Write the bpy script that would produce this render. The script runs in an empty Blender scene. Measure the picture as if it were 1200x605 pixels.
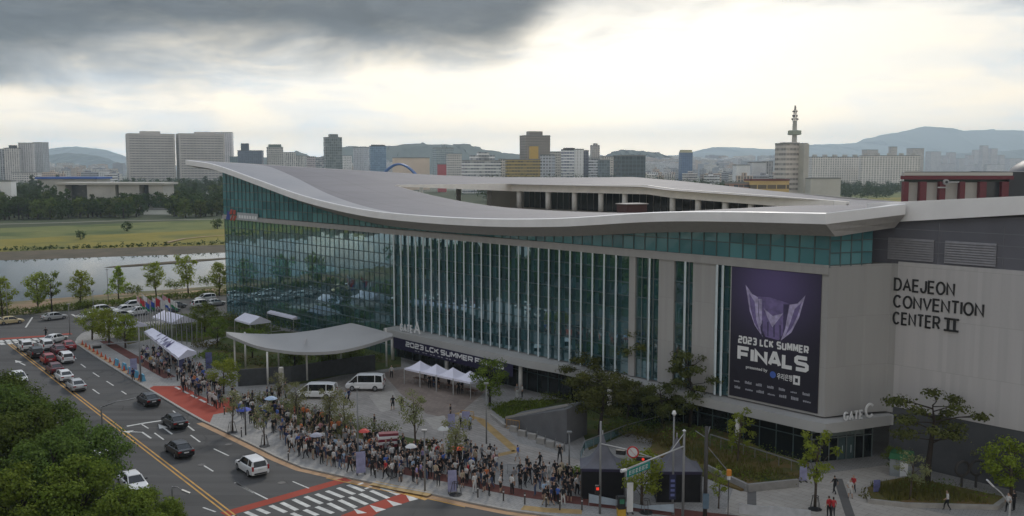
import bpy, bmesh, math, random
import numpy as np
from mathutils import geometry as mgeo
from mathutils import Vector, Matrix, Euler

S = bpy.context.scene
COL = S.collection
RD = math.radians
random.seed(11)
rng = np.random.default_rng(11)

# ------------------------------------------------------------------ camera
CAM_H = 30.0
F_PX = 1100.0                                   # focal length for a frame 1200 wide
PITCH = math.atan(107.5 / F_PX)
cam = bpy.data.cameras.new('camera')
cam.sensor_width = 36.0
cam.lens = 36.0 * F_PX / 1200.0
cam.clip_start = 0.5
cam.clip_end = 60000.0
cam_o = bpy.data.objects.new('camera', cam)
COL.objects.link(cam_o)
cam_o.location = (0, 0, CAM_H)
cam_o.rotation_euler = (RD(90) - PITCH, 0, 0)
S.camera = cam_o

# ------------------------------------------------------------------ colour management, sampling
S.view_settings.view_transform = 'Standard'
S.view_settings.look = 'None'
S.view_settings.gamma = 1.0
S.view_settings.use_curve_mapping = False
S.view_settings.exposure = 0.0
S.render.engine = 'CYCLES'
S.cycles.use_denoising = True
S.cycles.max_bounces = 8
S.cycles.diffuse_bounces = 3
S.cycles.glossy_bounces = 3
S.cycles.transmission_bounces = 4
S.cycles.transparent_max_bounces = 8
S.cycles.volume_bounces = 3
S.cycles.caustics_reflective = False
S.cycles.caustics_refractive = False
S.cycles.sample_clamp_indirect = 4.0

# ------------------------------------------------------------------ sun and sky
SUN_AZ, SUN_EL = RD(9), RD(34)                  # azimuth measured from the view axis to the right
sun = bpy.data.lights.new('sun', 'SUN')
sun.energy = 1.6
sun.angle = RD(9)
sun.color = (1.0, 0.94, 0.84)
sun_o = bpy.data.objects.new('sun', sun)
COL.objects.link(sun_o)
sd = Vector((math.sin(SUN_AZ) * math.cos(SUN_EL), math.cos(SUN_AZ) * math.cos(SUN_EL), math.sin(SUN_EL)))
sun_o.rotation_euler = (-sd).to_track_quat('-Z', 'Y').to_euler()


class NT:
    """tiny helper round a node tree"""
    def __init__(self, tree):
        self.t = tree
        tree.nodes.clear()

    def n(self, kind, **kw):
        nd = self.t.nodes.new(kind)
        for k, v in kw.items():
            setattr(nd, k, v)
        return nd

    def set(self, sock, v):
        if isinstance(v, bpy.types.NodeSocket):
            self.t.links.new(v, sock)
        elif v is not None:
            try:
                sock.default_value = v
            except Exception:
                sock.default_value = (*v, 1.0)

    def math(self, op, a, b=None, c=None, clamp=False):
        nd = self.n('ShaderNodeMath', operation=op)
        nd.use_clamp = clamp
        for i, x in enumerate((a, b, c)):
            if x is not None:
                self.set(nd.inputs[i], x)
        return nd.outputs[0]

    def maprange(self, v, a, b, c, d, smooth=False):
        nd = self.n('ShaderNodeMapRange')
        if smooth:
            nd.interpolation_type = 'SMOOTHSTEP'
        self.set(nd.inputs[0], v)
        for i, x in enumerate((a, b, c, d)):
            self.set(nd.inputs[i + 1], x)
        return nd.outputs[0]

    def mix(self, f, a, b, blend='MIX'):
        nd = self.n('ShaderNodeMix', data_type='RGBA', blend_type=blend)
        self.set(nd.inputs[0], f)
        for s, x in ((nd.inputs[6], a), (nd.inputs[7], b)):
            if isinstance(x, tuple) and len(x) == 3:
                x = (*x, 1.0)
            self.set(s, x)
        return nd.outputs[2]

    def noise(self, vec, scale, detail=4.0, rough=0.55, dist=0.0, dims='3D'):
        nd = self.n('ShaderNodeTexNoise', noise_dimensions=dims)
        if vec is not None:
            self.set(nd.inputs['Vector'], vec)
        nd.inputs['Scale'].default_value = scale
        nd.inputs['Detail'].default_value = detail
        nd.inputs['Roughness'].default_value = rough
        nd.inputs['Distortion'].default_value = dist
        return nd.outputs[0]

    def comb(self, x, y, z):
        nd = self.n('ShaderNodeCombineXYZ')
        for i, v in enumerate((x, y, z)):
            self.set(nd.inputs[i], v)
        return nd.outputs[0]


world = bpy.data.worlds.new('World')
S.world = world
world.use_nodes = True


def build_sky():
    w = NT(world.node_tree)
    gen = w.n('ShaderNodeTexCoord').outputs['Generated']
    sep = w.n('ShaderNodeSeparateXYZ')
    w.set(sep.inputs[0], gen)
    x, y, z = sep.outputs
    # clouds lie on a high flat layer: project the direction on it
    zz = w.math('ADD', w.math('MAXIMUM', z, 0.0), 0.055)
    cx, cy = w.math('DIVIDE', x, zz), w.math('DIVIDE', y, zz)
    flat = w.comb(cx, cy, 0.0)
    stretch = w.comb(w.math('MULTIPLY', x, 1.0), w.math('MULTIPLY', y, 1.0), w.math('MULTIPLY', z, 3.2))
    n_big = w.noise(stretch, 3.1, 6.0, 0.55, 0.35)
    n_mid = w.noise(stretch, 8.0, 7.0, 0.6, 0.5)
    n_flat = w.noise(flat, 0.55, 7.0, 0.58, 0.2)
    # bright window in the cloud layer ahead and to the right, where the sun stands
    dx = w.math('SUBTRACT', x, 0.13)
    dz = w.math('SUBTRACT', z, 0.115)
    d2 = w.math('ADD', w.math('MULTIPLY', w.math('MULTIPLY', dx, dx), 11.0), w.math('MULTIPLY', w.math('MULTIPLY', dz, dz), 34.0))
    glow = w.math('POWER', 2.718, w.math('MULTIPLY', d2, -1.0))
    front = w.maprange(y, -0.2, 0.6, 0.0, 1.0, True)
    glow = w.math('MULTIPLY', glow, front)
    lum = w.math('ADD', 1.12, w.math('MULTIPLY', glow, 0.6))
    # soft grey streaks
    streak = w.maprange(n_mid, 0.42, 0.68, 0.0, 1.0, True)
    streak2 = w.maprange(n_flat, 0.45, 0.7, 0.0, 1.0, True)
    cream = w.mix(w.maprange(z, 0.0, 0.16, 0.0, 1.0), (1.0, 0.81, 0.55), (1.0, 0.91, 0.755))
    cool = (0.80, 0.855, 0.90)
    sfac = w.math('MULTIPLY', w.math('ADD', w.math('MULTIPLY', streak, 0.6), w.math('MULTIPLY', streak2, 0.55)),
                  w.math('SUBTRACT', 1.0, w.math('MULTIPLY', glow, 0.75)), clamp=True)
    hue = w.mix(sfac, cream, cool)
    lum = w.math('MULTIPLY', lum, w.math('SUBTRACT', 1.0, w.math('MULTIPLY', sfac, 0.30)))
    lum = w.math('ADD', lum, w.math('MULTIPLY', w.maprange(x, 0.05, -0.4, 0.0, 0.38, True), front))
    lum = w.math('MULTIPLY', lum, w.math('ADD', 1.0, w.math('MULTIPLY', w.math('POWER', 2.718, w.math('MULTIPLY', w.math('MAXIMUM', z, 0.0), -24.0)), 2.0)))
    # the heavy dark cloud over the upper left, its ragged lower edge rising to the right
    ramp = w.maprange(x, -0.52, 0.05, 0.068, 0.114)
    ramp = w.math('ADD', ramp, w.maprange(x, -0.03, 0.14, 0.0, 0.13, True))
    zn = w.math('ADD', z, w.math('ADD', w.math('MULTIPLY', w.math('SUBTRACT', n_big, 0.5), 0.13),
                                 w.math('MULTIPLY', w.math('SUBTRACT', n_mid, 0.5), 0.035)))
    dark = w.maprange(w.math('SUBTRACT', zn, ramp), -0.022, 0.055, 0.0, 1.0, True)
    n_wisp = w.noise(stretch, 14.0, 6.0, 0.62, 0.8)
    dark = w.math('MULTIPLY', dark, w.maprange(n_wisp, 0.35, 0.75, 1.0, 0.92, True))
    dark = w.math('MULTIPLY', dark, w.maprange(y, -0.35, 0.25, 0.35, 1.0, True))
    # a paler grey shelf of cloud below it and across to the right
    shelf = w.math('MULTIPLY', w.maprange(w.math('ADD', w.math('SUBTRACT', zn, ramp), 0.0), -0.06, 0.03, 0.0, 0.34, True), w.maprange(n_mid, 0.35, 0.62, 0.0, 1.0, True))
    high = w.maprange(z, 0.2, 0.42, 0.0, 1.0, True)
    dark_l = w.math('ADD', w.math('ADD', 0.05, w.math('MULTIPLY', high, 0.74)), w.math('MULTIPLY', w.math('SUBTRACT', n_mid, 0.5), 0.22))
    dark_h = (0.83, 0.93, 1.10)
    lit = w.n('ShaderNodeVectorMath', operation='SCALE')
    w.set(lit.inputs[0], hue)
    w.set(lit.inputs['Scale'], lum)
    drk = w.n('ShaderNodeVectorMath', operation='SCALE')
    drk.inputs[0].default_value = dark_h
    w.set(drk.inputs['Scale'], dark_l)
    cloud = w.mix(shelf, lit.outputs[0], (0.50, 0.545, 0.61))
    top = w.maprange(w.math('ADD', zn, w.math('MULTIPLY', w.math('SUBTRACT', n_mid, 0.5), 0.05)), 0.135, 0.195, 0.0, 0.66, True)
    cloud = w.mix(top, cloud, (0.46, 0.475, 0.50))
    cloud = w.mix(dark, cloud, drk.outputs[0])
    sky = w.n('ShaderNodeTexSky', sky_type='NISHITA')
    sky.sun_disc = False
    sky.sun_elevation = SUN_EL
    sky.sun_rotation = SUN_AZ
    sky.altitude = 60
    sky.dust_density = 2.0
    b1 = w.n('ShaderNodeBackground')
    w.set(b1.inputs[0], sky.outputs[0])
    b1.inputs[1].default_value = 0.06
    b2 = w.n('ShaderNodeBackground')
    w.set(b2.inputs[0], cloud)
    b2.inputs[1].default_value = 1.0
    mx = w.n('ShaderNodeMixShader')
    mx.inputs[0].default_value = 0.94            # cloud cover
    w.t.links.new(b1.outputs[0], mx.inputs[1])
    w.t.links.new(b2.outputs[0], mx.inputs[2])
    out = w.n('ShaderNodeOutputWorld')
    w.t.links.new(mx.outputs[0], out.inputs[0])


build_sky()

# ------------------------------------------------------------------ photograph <-> place
_cp, _sp = math.cos(PITCH), math.sin(PITCH)


def ray(px, py):
    a, b = (px - 600) / F_PX, (302.5 - py) / F_PX
    return Vector((a, _cp + b * _sp, -_sp + b * _cp))


def at(px, py, z=0.0):
    """the point of height z seen at a pixel of the 1200 x 605 photograph"""
    r = ray(px, py)
    t = (z - CAM_H) / r.z
    return Vector((t * r.x, t * r.y, z))


def far(px, py, Y):
    """the point at distance Y seen at a pixel"""
    r = ray(px, py)
    t = Y / r.y
    return Vector((t * r.x, Y, CAM_H + t * r.z))


def screen(P):
    X, Y, Z = P[0], P[1], P[2] - CAM_H
    d = Y * _cp - Z * _sp
    u = Y * _sp + Z * _cp
    return 600 + F_PX * X / d, 302.5 - F_PX * u / d


# ------------------------------------------------------------------ mesh helpers
def fill(poly):
    """triangles of a 2-D outline"""
    n = len(poly)
    if n <= 4:
        return [tuple(range(n))]
    c = Vector((sum(q[0] for q in poly) / n, sum(q[1] for q in poly) / n))
    pv = [Vector((q[0] - c.x, q[1] - c.y)) for q in poly]
    ov, oe, of, iv, ie, if_ = mgeo.delaunay_2d_cdt(pv, [], [list(range(n))], 1, 1e-5)
    out = []
    for f in of:
        t = [iv[i][0] if iv[i] else min(range(n), key=lambda k: (pv[k] - ov[i]).length) for i in f]
        a = sum(pv[t[i]].x * pv[t[(i + 1) % len(t)]].y - pv[t[(i + 1) % len(t)]].x * pv[t[i]].y for i in range(len(t)))
        out.append(tuple(t if a > 0 else t[::-1]))
    return out


class MB:
    def __init__(self):
        self.v, self.f, self.m = [], [], []

    def add(self, vs, fs, m=0):
        b = len(self.v)
        self.v += [tuple(q) for q in vs]
        for q in fs:
            self.f.append(tuple(b + i for i in q))
            self.m.append(m)
        return self

    def hexa(self, p, m=0):
        """eight corners: bottom ring 0-3, top ring 4-7"""
        return self.add(p, [(3, 2, 1, 0), (4, 5, 6, 7), (0, 1, 5, 4), (1, 2, 6, 5), (2, 3, 7, 6), (3, 0, 4, 7)], m)

    def box(self, c, s, rot=0.0, m=0):
        x, y, z = s[0] / 2, s[1] / 2, s[2] / 2
        cr, sr = math.cos(rot), math.sin(rot)
        p = []
        for dz in (-z, z):
            for dx, dy in ((-x, -y), (x, -y), (x, y), (-x, y)):
                p.append((c[0] + dx * cr - dy * sr, c[1] + dx * sr + dy * cr, c[2] + dz))
        return self.hexa(p, m)

    def beam(self, a, b, w, h, m=0):
        """a bar of w x h from a to b"""
        a, b = Vector(a), Vector(b)
        d = (b - a).normalized()
        up = Vector((0, 0, 1)) if abs(d.z) < 0.95 else Vector((0, 1, 0))
        s = d.cross(up).normalized()
        u = s.cross(d).normalized()
        p = []
        for e in (a, b):
            for i, j in ((-1, -1), (1, -1), (1, 1), (-1, 1)):
                p.append(e + s * (i * w / 2) + u * (j * h / 2))
        return self.add(p, [(0, 1, 2, 3), (7, 6, 5, 4), (0, 4, 5, 1), (1, 5, 6, 2), (2, 6, 7, 3), (3, 7, 4, 0)], m)

    def tube(self, pts, radii, n=8, m=0, caps=True):
        pts = [Vector(q) for q in pts]
        if not hasattr(radii, '__len__'):
            radii = [radii] * len(pts)
        b = len(self.v)
        prev = None
        for i, q in enumerate(pts):
            d = (pts[min(i + 1, len(pts) - 1)] - pts[max(i - 1, 0)]).normalized()
            if prev is None:
                ref = Vector((0, 0, 1)) if abs(d.z) < 0.9 else Vector((1, 0, 0))
                s = d.cross(ref).normalized()
            else:
                s = (prev - d * prev.dot(d)).normalized()
            prev = s
            u = d.cross(s)
            for k in range(n):
                a = 2 * math.pi * k / n
                self.v.append(tuple(q + (s * math.cos(a) + u * math.sin(a)) * radii[i]))
        for i in range(len(pts) - 1):
            for k in range(n):
                k2 = (k + 1) % n
                self.f.append((b + i * n + k, b + i * n + k2, b + (i + 1) * n + k2, b + (i + 1) * n + k))
                self.m.append(m)
        if caps:
            self.f.append(tuple(b + k for k in reversed(range(n))))
            self.m.append(m)
            self.f.append(tuple(b + (len(pts) - 1) * n + k for k in range(n)))
            self.m.append(m)
        return self

    def prism(self, poly, z0, z1, m=0, mtop=None):
        """poly: 2-D outline; z0, z1 numbers or lists per corner"""
        n = len(poly)
        ar = sum(poly[i][0] * poly[(i + 1) % n][1] - poly[(i + 1) % n][0] * poly[i][1] for i in range(n))
        if ar < 0:
            poly = poly[::-1]
            if hasattr(z0, '__len__'):
                z0 = z0[::-1]
            if hasattr(z1, '__len__'):
                z1 = z1[::-1]
        za = z0 if hasattr(z0, '__len__') else [z0] * n
        zb = z1 if hasattr(z1, '__len__') else [z1] * n
        b = len(self.v)
        self.v += [(q[0], q[1], za[i]) for i, q in enumerate(poly)] + [(q[0], q[1], zb[i]) for i, q in enumerate(poly)]
        for i in range(n):
            j = (i + 1) % n
            self.f.append((b + i, b + j, b + n + j, b + n + i))
            self.m.append(m)
        for t in fill(poly):
            self.f.append(tuple(b + n + i for i in t))
            self.m.append(m if mtop is None else mtop)
            self.f.append(tuple(b + i for i in reversed(t)))
            self.m.append(m)
        return self

    def sheet(self, poly, z, m=0):
        n = len(poly)
        ar = sum(poly[i][0] * poly[(i + 1) % n][1] - poly[(i + 1) % n][0] * poly[i][1] for i in range(n))
        if ar < 0:
            poly = poly[::-1]
        return self.add([(q[0], q[1], z) for q in poly], fill(poly), m)

    def strip(self, pts, w, z, m=0):
        """a painted line of width w along 2-D points"""
        pts = [Vector((q[0], q[1])) for q in pts]
        L, Rr = [], []
        for i, q in enumerate(pts):
            d = (pts[min(i + 1, len(pts) - 1)] - pts[max(i - 1, 0)]).normalized()
            nn = Vector((-d.y, d.x))
            L.append(q + nn * w / 2)
            Rr.append(q - nn * w / 2)
        for i in range(len(pts) - 1):
            self.add([(*Rr[i], z), (*Rr[i + 1], z), (*L[i + 1], z), (*L[i], z)], [(0, 1, 2, 3)], m)
        return self

    def loft(self, rings, m=0, closed=True, caps=True):
        n = len(rings[0])
        b = len(self.v)
        for r in rings:
            self.v += [tuple(q) for q in r]
        for i in range(len(rings) - 1):
            for k in range(n if closed else n - 1):
                k2 = (k + 1) % n
                self.f.append((b + i * n + k, b + i * n + k2, b + (i + 1) * n + k2, b + (i + 1) * n + k))
                self.m.append(m)
        if caps and closed:
            self.f.append(tuple(b + k for k in reversed(range(n))))
            self.m.append(m)
            self.f.append(tuple(b + (len(rings) - 1) * n + k for k in range(n)))
            self.m.append(m)
        return self

    def grid(self, rows, m=0):
        return self.loft(rows, m, closed=False, caps=False)

    def build(self, name, mats, parent=None, smooth=False, tag=None, rel=False):
        """one mesh object; vertices are world coordinates unless rel"""
        if not isinstance(mats, (list, tuple)):
            mats = [mats]
        me = bpy.data.meshes.new(name)
        off = Vector((0, 0, 0))
        if parent is not None and not rel:
            o = parent
            while o is not None:
                off += o.location
                o = o.parent
        vs = [(q[0] - off.x, q[1] - off.y, q[2] - off.z) for q in self.v]
        me.from_pydata(vs, [], self.f)
        for q in mats:
            me.materials.append(q)
        if len(mats) > 1:
            me.polygons.foreach_set('material_index', self.m)
        if smooth:
            me.polygons.foreach_set('use_smooth', [True] * len(me.polygons))
        me.update()
        ob = bpy.data.objects.new(name, me)
        COL.objects.link(ob)
        if parent is not None:
            ob.parent = parent
        if tag:
            settag(ob, *tag)
        return ob


def settag(o, label=None, cat=None, group=None, kind=None):
    if label:
        o['label'] = label
    if cat:
        o['category'] = cat
    if group:
        o['group'] = group
    if kind:
        o['kind'] = kind
    return o


def thing(name, label, cat, loc=(0, 0, 0), rz=0.0, group=None):
    o = bpy.data.objects.new(name, None)
    COL.objects.link(o)
    o.empty_display_size = 0.3
    o.location = loc
    o.rotation_euler = (0, 0, rz)
    return settag(o, label, cat, group)


def copy_tree(o, parent=None):
    c = o.copy()
    COL.objects.link(c)
    if parent is not None:
        c.parent = parent
    for ch in list(o.children):
        copy_tree(ch, c)
    return c


class Proto:
    """first placing moves the prototype itself, later ones copy it with its parts"""
    def __init__(self, root):
        self.root, self.used = root, False

    def put(self, loc, rz=0.0, label=None, cat=None, group=None, scale=None):
        o = copy_tree(self.root) if self.used else self.root
        self.used = True
        o.location = loc
        o.rotation_euler = (0, 0, rz)
        if scale is not None:
            o.scale = (scale, scale, scale) if not hasattr(scale, '__len__') else scale
        return settag(o, label, cat, group)


def recolour(o, slot_mats):
    """give one copy its own materials: {material name: material}"""
    for q in [o] + list(o.children_recursive):
        if q.type != 'MESH':
            continue
        for s in q.material_slots:
            if s.material and s.material.name in slot_mats:
                new = slot_mats[s.material.name]
                s.link = 'OBJECT'
                s.material = new


# ------------------------------------------------------------------ materials
def principled(name):
    m = bpy.data.materials.new(name)
    m.use_nodes = True
    w = NT(m.node_tree)
    b = w.n('ShaderNodeBsdfPrincipled')
    o = w.n('ShaderNodeOutputMaterial')
    w.t.links.new(b.outputs[0], o.inputs[0])
    return m, w, b


def mat(name, c, rough=0.7, metal=0.0, var=0.12, scale=2.0, spec=0.4, detail=4.0, bump=0.0, bscale=20.0, c2=None):
    """plain coloured surface with worn, uneven tone"""
    m, w, b = principled(name)
    tc = w.n('ShaderNodeTexCoord').outputs['Object']
    nz = w.noise(tc, scale, detail)
    f = w.maprange(nz, 0.3, 0.7, 0.0, 1.0)
    lo = tuple(x * (1 - var) for x in c)
    hi = c2 if c2 else tuple(min(1.0, x * (1 + var)) for x in c)
    w.set(b.inputs['Base Color'], w.mix(f, lo, hi))
    w.set(b.inputs['Roughness'], w.maprange(nz, 0.3, 0.7, max(0.02, rough - 0.06), min(1, rough + 0.06)))
    b.inputs['Metallic'].default_value = metal
    b.inputs['Specular IOR Level'].default_value = spec
    if bump:
        bp = w.n('ShaderNodeBump')
        bp.inputs['Strength'].default_value = bump
        bp.inputs['Distance'].default_value = 0.05
        w.set(bp.inputs['Height'], w.noise(tc, bscale, 5.0))
        w.t.links.new(bp.outputs[0], b.inputs['Normal'])
    return m


def foliage_mat(name, c_dark, c_light, trans=0.25, scale=0.6):
    m = bpy.data.materials.new(name)
    m.use_nodes = True
    w = NT(m.node_tree)
    geo = w.n('ShaderNodeNewGeometry')
    oi = w.n('ShaderNodeObjectInfo')
    nz = w.noise(w.n('ShaderNodeTexCoord').outputs['Object'], scale, 3.0)
    f = w.math('ADD', w.math('MULTIPLY', geo.outputs['Random Per Island'], 0.5), w.math('MULTIPLY', w.maprange(nz, 0.3, 0.7, 0, 1), 0.5))
    c = w.mix(f, c_dark, c_light)
    hs = w.n('ShaderNodeHueSaturation')
    w.set(hs.inputs['Hue'], w.maprange(oi.outputs['Random'], 0, 1, 0.485, 0.515))
    w.set(hs.inputs['Value'], w.maprange(oi.outputs['Random'], 0, 1, 0.82, 1.2))
    w.set(hs.inputs['Color'], c)
    d = w.n('ShaderNodeBsdfDiffuse')
    t = w.n('ShaderNodeBsdfTranslucent')
    w.set(d.inputs[0], hs.outputs[0])
    w.set(t.inputs[0], hs.outputs[0])
    mx = w.n('ShaderNodeMixShader')
    mx.inputs[0].default_value = trans
    w.t.links.new(d.outputs[0], mx.inputs[1])
    w.t.links.new(t.outputs[0], mx.inputs[2])
    o = w.n('ShaderNodeOutputMaterial')
    w.t.links.new(mx.outputs[0], o.inputs[0])
    return m


def text_verts(s, bold=0.0, depth=0.05, shear=0.0, space=1.0):
    """vertices (x right, y up, z out) and faces of a word, its box scaled to 1 x 1"""
    cu = bpy.data.curves.new('t', 'FONT')
    cu.body = s
    cu.size = 1.0
    cu.offset = bold
    cu.extrude = depth
    cu.shear = shear
    cu.space_character = space
    cu.resolution_u = 3
    ob = bpy.data.objects.new('t', cu)
    COL.objects.link(ob)
    dg = bpy.context.evaluated_depsgraph_get()
    dg.update()
    me = bpy.data.meshes.new_from_object(ob.evaluated_get(dg))
    v = np.array([q.co[:] for q in me.vertices]) if len(me.vertices) else np.zeros((1, 3))
    fs = [tuple(p.vertices) for p in me.polygons]
    bpy.data.objects.remove(ob)
    bpy.data.curves.remove(cu)
    bpy.data.meshes.remove(me)
    lo, hi = v.min(0), v.max(0)
    v[:, 0] = (v[:, 0] - lo[0]) / max(1e-6, hi[0] - lo[0])
    v[:, 1] = (v[:, 1] - lo[1]) / max(1e-6, hi[1] - lo[1])
    return v, fs


def put_text(mb, s, o, ex, ey, w, h, out=0.03, bold=0.0, m=0, shear=0.0, lift=0.0, space=1.0):
    """a word lying in the plane through o: ex to the right, ey up, size w x h, standing out by `out`"""
    v, fs = text_verts(s, bold, 0.05, shear, space)
    o, ex, ey = Vector(o), Vector(ex).normalized(), Vector(ey).normalized()
    ez = ex.cross(ey)
    z = v[:, 2]
    zr = (z - z.min()) / max(1e-6, z.max() - z.min())
    pts = [o + ex * float(a * w) + ey * float(b * h) + ez * float(lift + c * out) for a, b, c in zip(v[:, 0], v[:, 1], zr)]
    mb.add(pts, fs, m)
    return mb


# ------------------------------------------------------------------ stroke lettering
def _arc(cx, cy, rx, ry, a0, a1, n=9):
    return [(cx + rx * math.cos(RD(a0 + (a1 - a0) * i / n)), cy + ry * math.sin(RD(a0 + (a1 - a0) * i / n))) for i in range(n + 1)]


SANS = {
    'A': (.98, [[(0, 0), (.5, 1), (1, 0)], [(.2, .34), (.8, .34)]]), 'C': (.95, [_arc(.5, .5, .5, .5, 42, 318, 18)]),
    'D': (.9, [[(0, 0), (0, 1), (.45, 1)] + _arc(.45, .5, .55, .5, 80, -80, 10) + [(.45, 0), (0, 0)]]), 'E': (.74, [[(1, 0), (0, 0), (0, 1), (1, 1)], [(0, .52), (.9, .52)]]),
    'F': (.72, [[(0, 0), (0, 1), (1, 1)], [(0, .5), (.88, .5)]]), 'G': (1.0, [_arc(.5, .5, .5, .5, 42, 340, 18) + [(1, .46), (.58, .46)]]), 'I': (.0, [[(0, 0), (0, 1)]]),
    'J': (.68, [[(1, 1), (1, .32)] + _arc(.5, .32, .5, .32, -20, -160, 8) + [(0, .36)]]), 'K': (.88, [[(0, 0), (0, 1)], [(1, 1), (.04, .42)], [(.36, .58), (1, 0)]]), 'L': (.7, [[(0, 1), (0, 0), (1, 0)]]),
    'M': (1.12, [[(0, 0), (0, 1), (.5, .2), (1, 1), (1, 0)]]), 'N': (.88, [[(0, 0), (0, 1), (1, 0), (1, 1)]]), 'O': (1.04, [_arc(.5, .5, .5, .5, 90, 450, 24)]),
    'R': (.84, [[(0, 0), (0, 1), (.6, 1)] + _arc(.62, .74, .38, .26, 80, -80, 8) + [(.6, .48), (0, .48)], [(.5, .48), (1, 0)]]),
    'S': (.82, [_arc(.5, .76, .48, .24, 25, 250, 10) + _arc(.5, .25, .5, .25, 80, -155, 10)]), 'T': (.84, [[(0, 1), (1, 1)], [(.5, 0), (.5, 1)]]),
    'U': (.86, [[(0, 1), (0, .38)] + _arc(.5, .38, .5, .38, 190, 350, 10) + [(1, .38), (1, 1)]]), 'V': (.94, [[(0, 1), (.5, 0), (1, 1)]]),
}
TECH = {
    'F': (1.1, [[(0, 0), (0, 1), (1, 1)], [(0, .48), (.9, .48)]]), 'I': (.0, [[(0, 0), (0, 1)]]), 'N': (1.1, [[(0, 0), (0, 1), (1, 0), (1, 1)]]),
    'A': (1.1, [[(0, 0), (.42, 1), (.58, 1), (1, 0)], [(.2, .28), (.8, .28)]]), 'L': (.9, [[(0, 1), (0, 0), (1, 0)]]),
    'S': (1.15, [[(1, 1), (.14, 1), (0, .88), (0, .64), (.14, .52), (.86, .48), (1, .36), (1, .12), (.86, 0), (0, 0)]]), 'C': (1.05, [[(1, 1), (.18, 1), (0, .84), (0, .16), (.18, 0), (1, 0)]]),
    '2': (1.05, [[(0, 1), (.86, 1), (1, .88), (1, .64), (.86, .52), (.14, .52), (0, .40), (0, 0), (1, 0)]]), '0': (1.1, [[(.5, 1), (.86, 1), (1, .86), (1, .14), (.86, 0), (.14, 0), (0, .14), (0, .86), (.14, 1), (.5, 1)]]),
    '3': (1.05, [[(0, 1), (.86, 1), (1, .88), (1, .62), (.88, .51), (1, .40), (1, .12), (.86, 0), (0, 0)], [(.3, .51), (.88, .51)]]), 'K': (1.05, [[(0, 0), (0, 1)], [(1, 1), (.04, .46)], [(.34, .6), (1, 0)]]),
    'U': (1.1, [[(0, 1), (0, .16), (.16, 0), (.84, 0), (1, .16), (1, 1)]]), 'M': (1.3, [[(0, 0), (0, 1), (.1, 1), (.5, .3), (.9, 1), (1, 1), (1, 0)]]),
    'E': (1.0, [[(1, 0), (0, 0), (0, 1), (1, 1)], [(0, .5), (.9, .5)]]), 'R': (1.1, [[(0, 0), (0, 1), (.86, 1), (1, .88), (1, .54), (.86, .42), (0, .42)], [(.55, .42), (1, 0)]]),
}


def put_word(mb, s, o, ex, ey, w, h, t, out=0.03, face=SANS, gap=0.12, m=0):
    """a word drawn with strokes of width t in the plane through o, box w x h, raised by `out`"""
    o, ex, ey = Vector(o), Vector(ex).normalized(), Vector(ey).normalized()
    ez = ex.cross(ey)
    letters = [c for c in s if c != ' ']
    fixed = len(letters) * t + (len(s) - 1) * gap * h + s.count(' ') * 0.3 * h
    kx = (w - fixed) / (sum(face[c][0] for c in letters) * h)
    adv, x = [], 0.0
    for ch in s:
        if ch == ' ':
            x += (gap + 0.3) * h
            continue
        gw = face[ch][0] * h * kx
        adv.append((ch, x, gw))
        x += gw + t + gap * h
    lift = 0.0
    for ch, x0, gw in adv:
        for line in face[ch][1]:
            lift = (lift + 0.002) % 0.008
            P = [Vector((x0 + t / 2 + a * gw, t / 2 + b * (h - t))) for a, b in line]
            L, R_ = [], []
            closed = (P[0] - P[-1]).length < 1e-6
            n = len(P)
            for i, p in enumerate(P):
                a = P[i - 1] if i > 0 else (P[-2] if closed else None)
                b = P[i + 1] if i < n - 1 else (P[1] if closed else None)
                d0 = (p - a).normalized() if a is not None else None
                d1 = (b - p).normalized() if b is not None else None
                d0 = d0 if d0 is not None else d1
                d1 = d1 if d1 is not None else d0
                n0, n1 = Vector((-d0.y, d0.x)), Vector((-d1.y, d1.x))
                mi = n0 + n1
                if mi.length < 0.2:
                    mi = n0
                mi.normalize()
                k = (t / 2) / max(0.45, mi.dot(n0))
                e = Vector((0, 0))
                L.append(p + mi * k + e)
                R_.append(p - mi * k + e)
            for q in L + R_:                          # pointed joints stay inside the letter's height
                q.y = max(0.0, min(h, q.y))
            for i in range(n - 1):
                q = [R_[i], R_[i + 1], L[i + 1], L[i]]
                bot = [o + ex * c.x + ey * c.y for c in q]
                top = [v + ez * (out + lift) for v in bot]
                mb.add(bot + top, [(4, 5, 6, 7), (0, 1, 5, 4), (2, 3, 7, 6), (1, 2, 6, 5), (3, 0, 4, 7)], m)
    return mb
# ------------------------------------------------------------------ frames of the place
BO = Vector((30.99, 91.18))                     # front corner of the convention hall
BD = Vector((-0.6719, 0.7406)).normalized()     # along its glass front, away from the corner
BN = Vector((0.7406, 0.6719)).normalized()      # into the building
RW = Vector((37.68, 93.91))                     # inner corner where the stone wing starts
RD1 = (RW - BO).normalized()
RN1 = Vector((RD1.y, -RD1.x))                   # outward from the return wall


def B(u, v, z):
    q = BO + BD * u + BN * v
    return Vector((q.x, q.y, z))


def W(s, v, z):
    """the stone wing: s metres to the right of its inner corner, v into it"""
    q = RW - BD * s + BN * v
    return Vector((q.x, q.y, z))


def ST(s, t, z=0.0):
    """river frame: s metres across, t along"""
    q = BD * s + BN * t
    return Vector((q.x, q.y, z))


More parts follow.
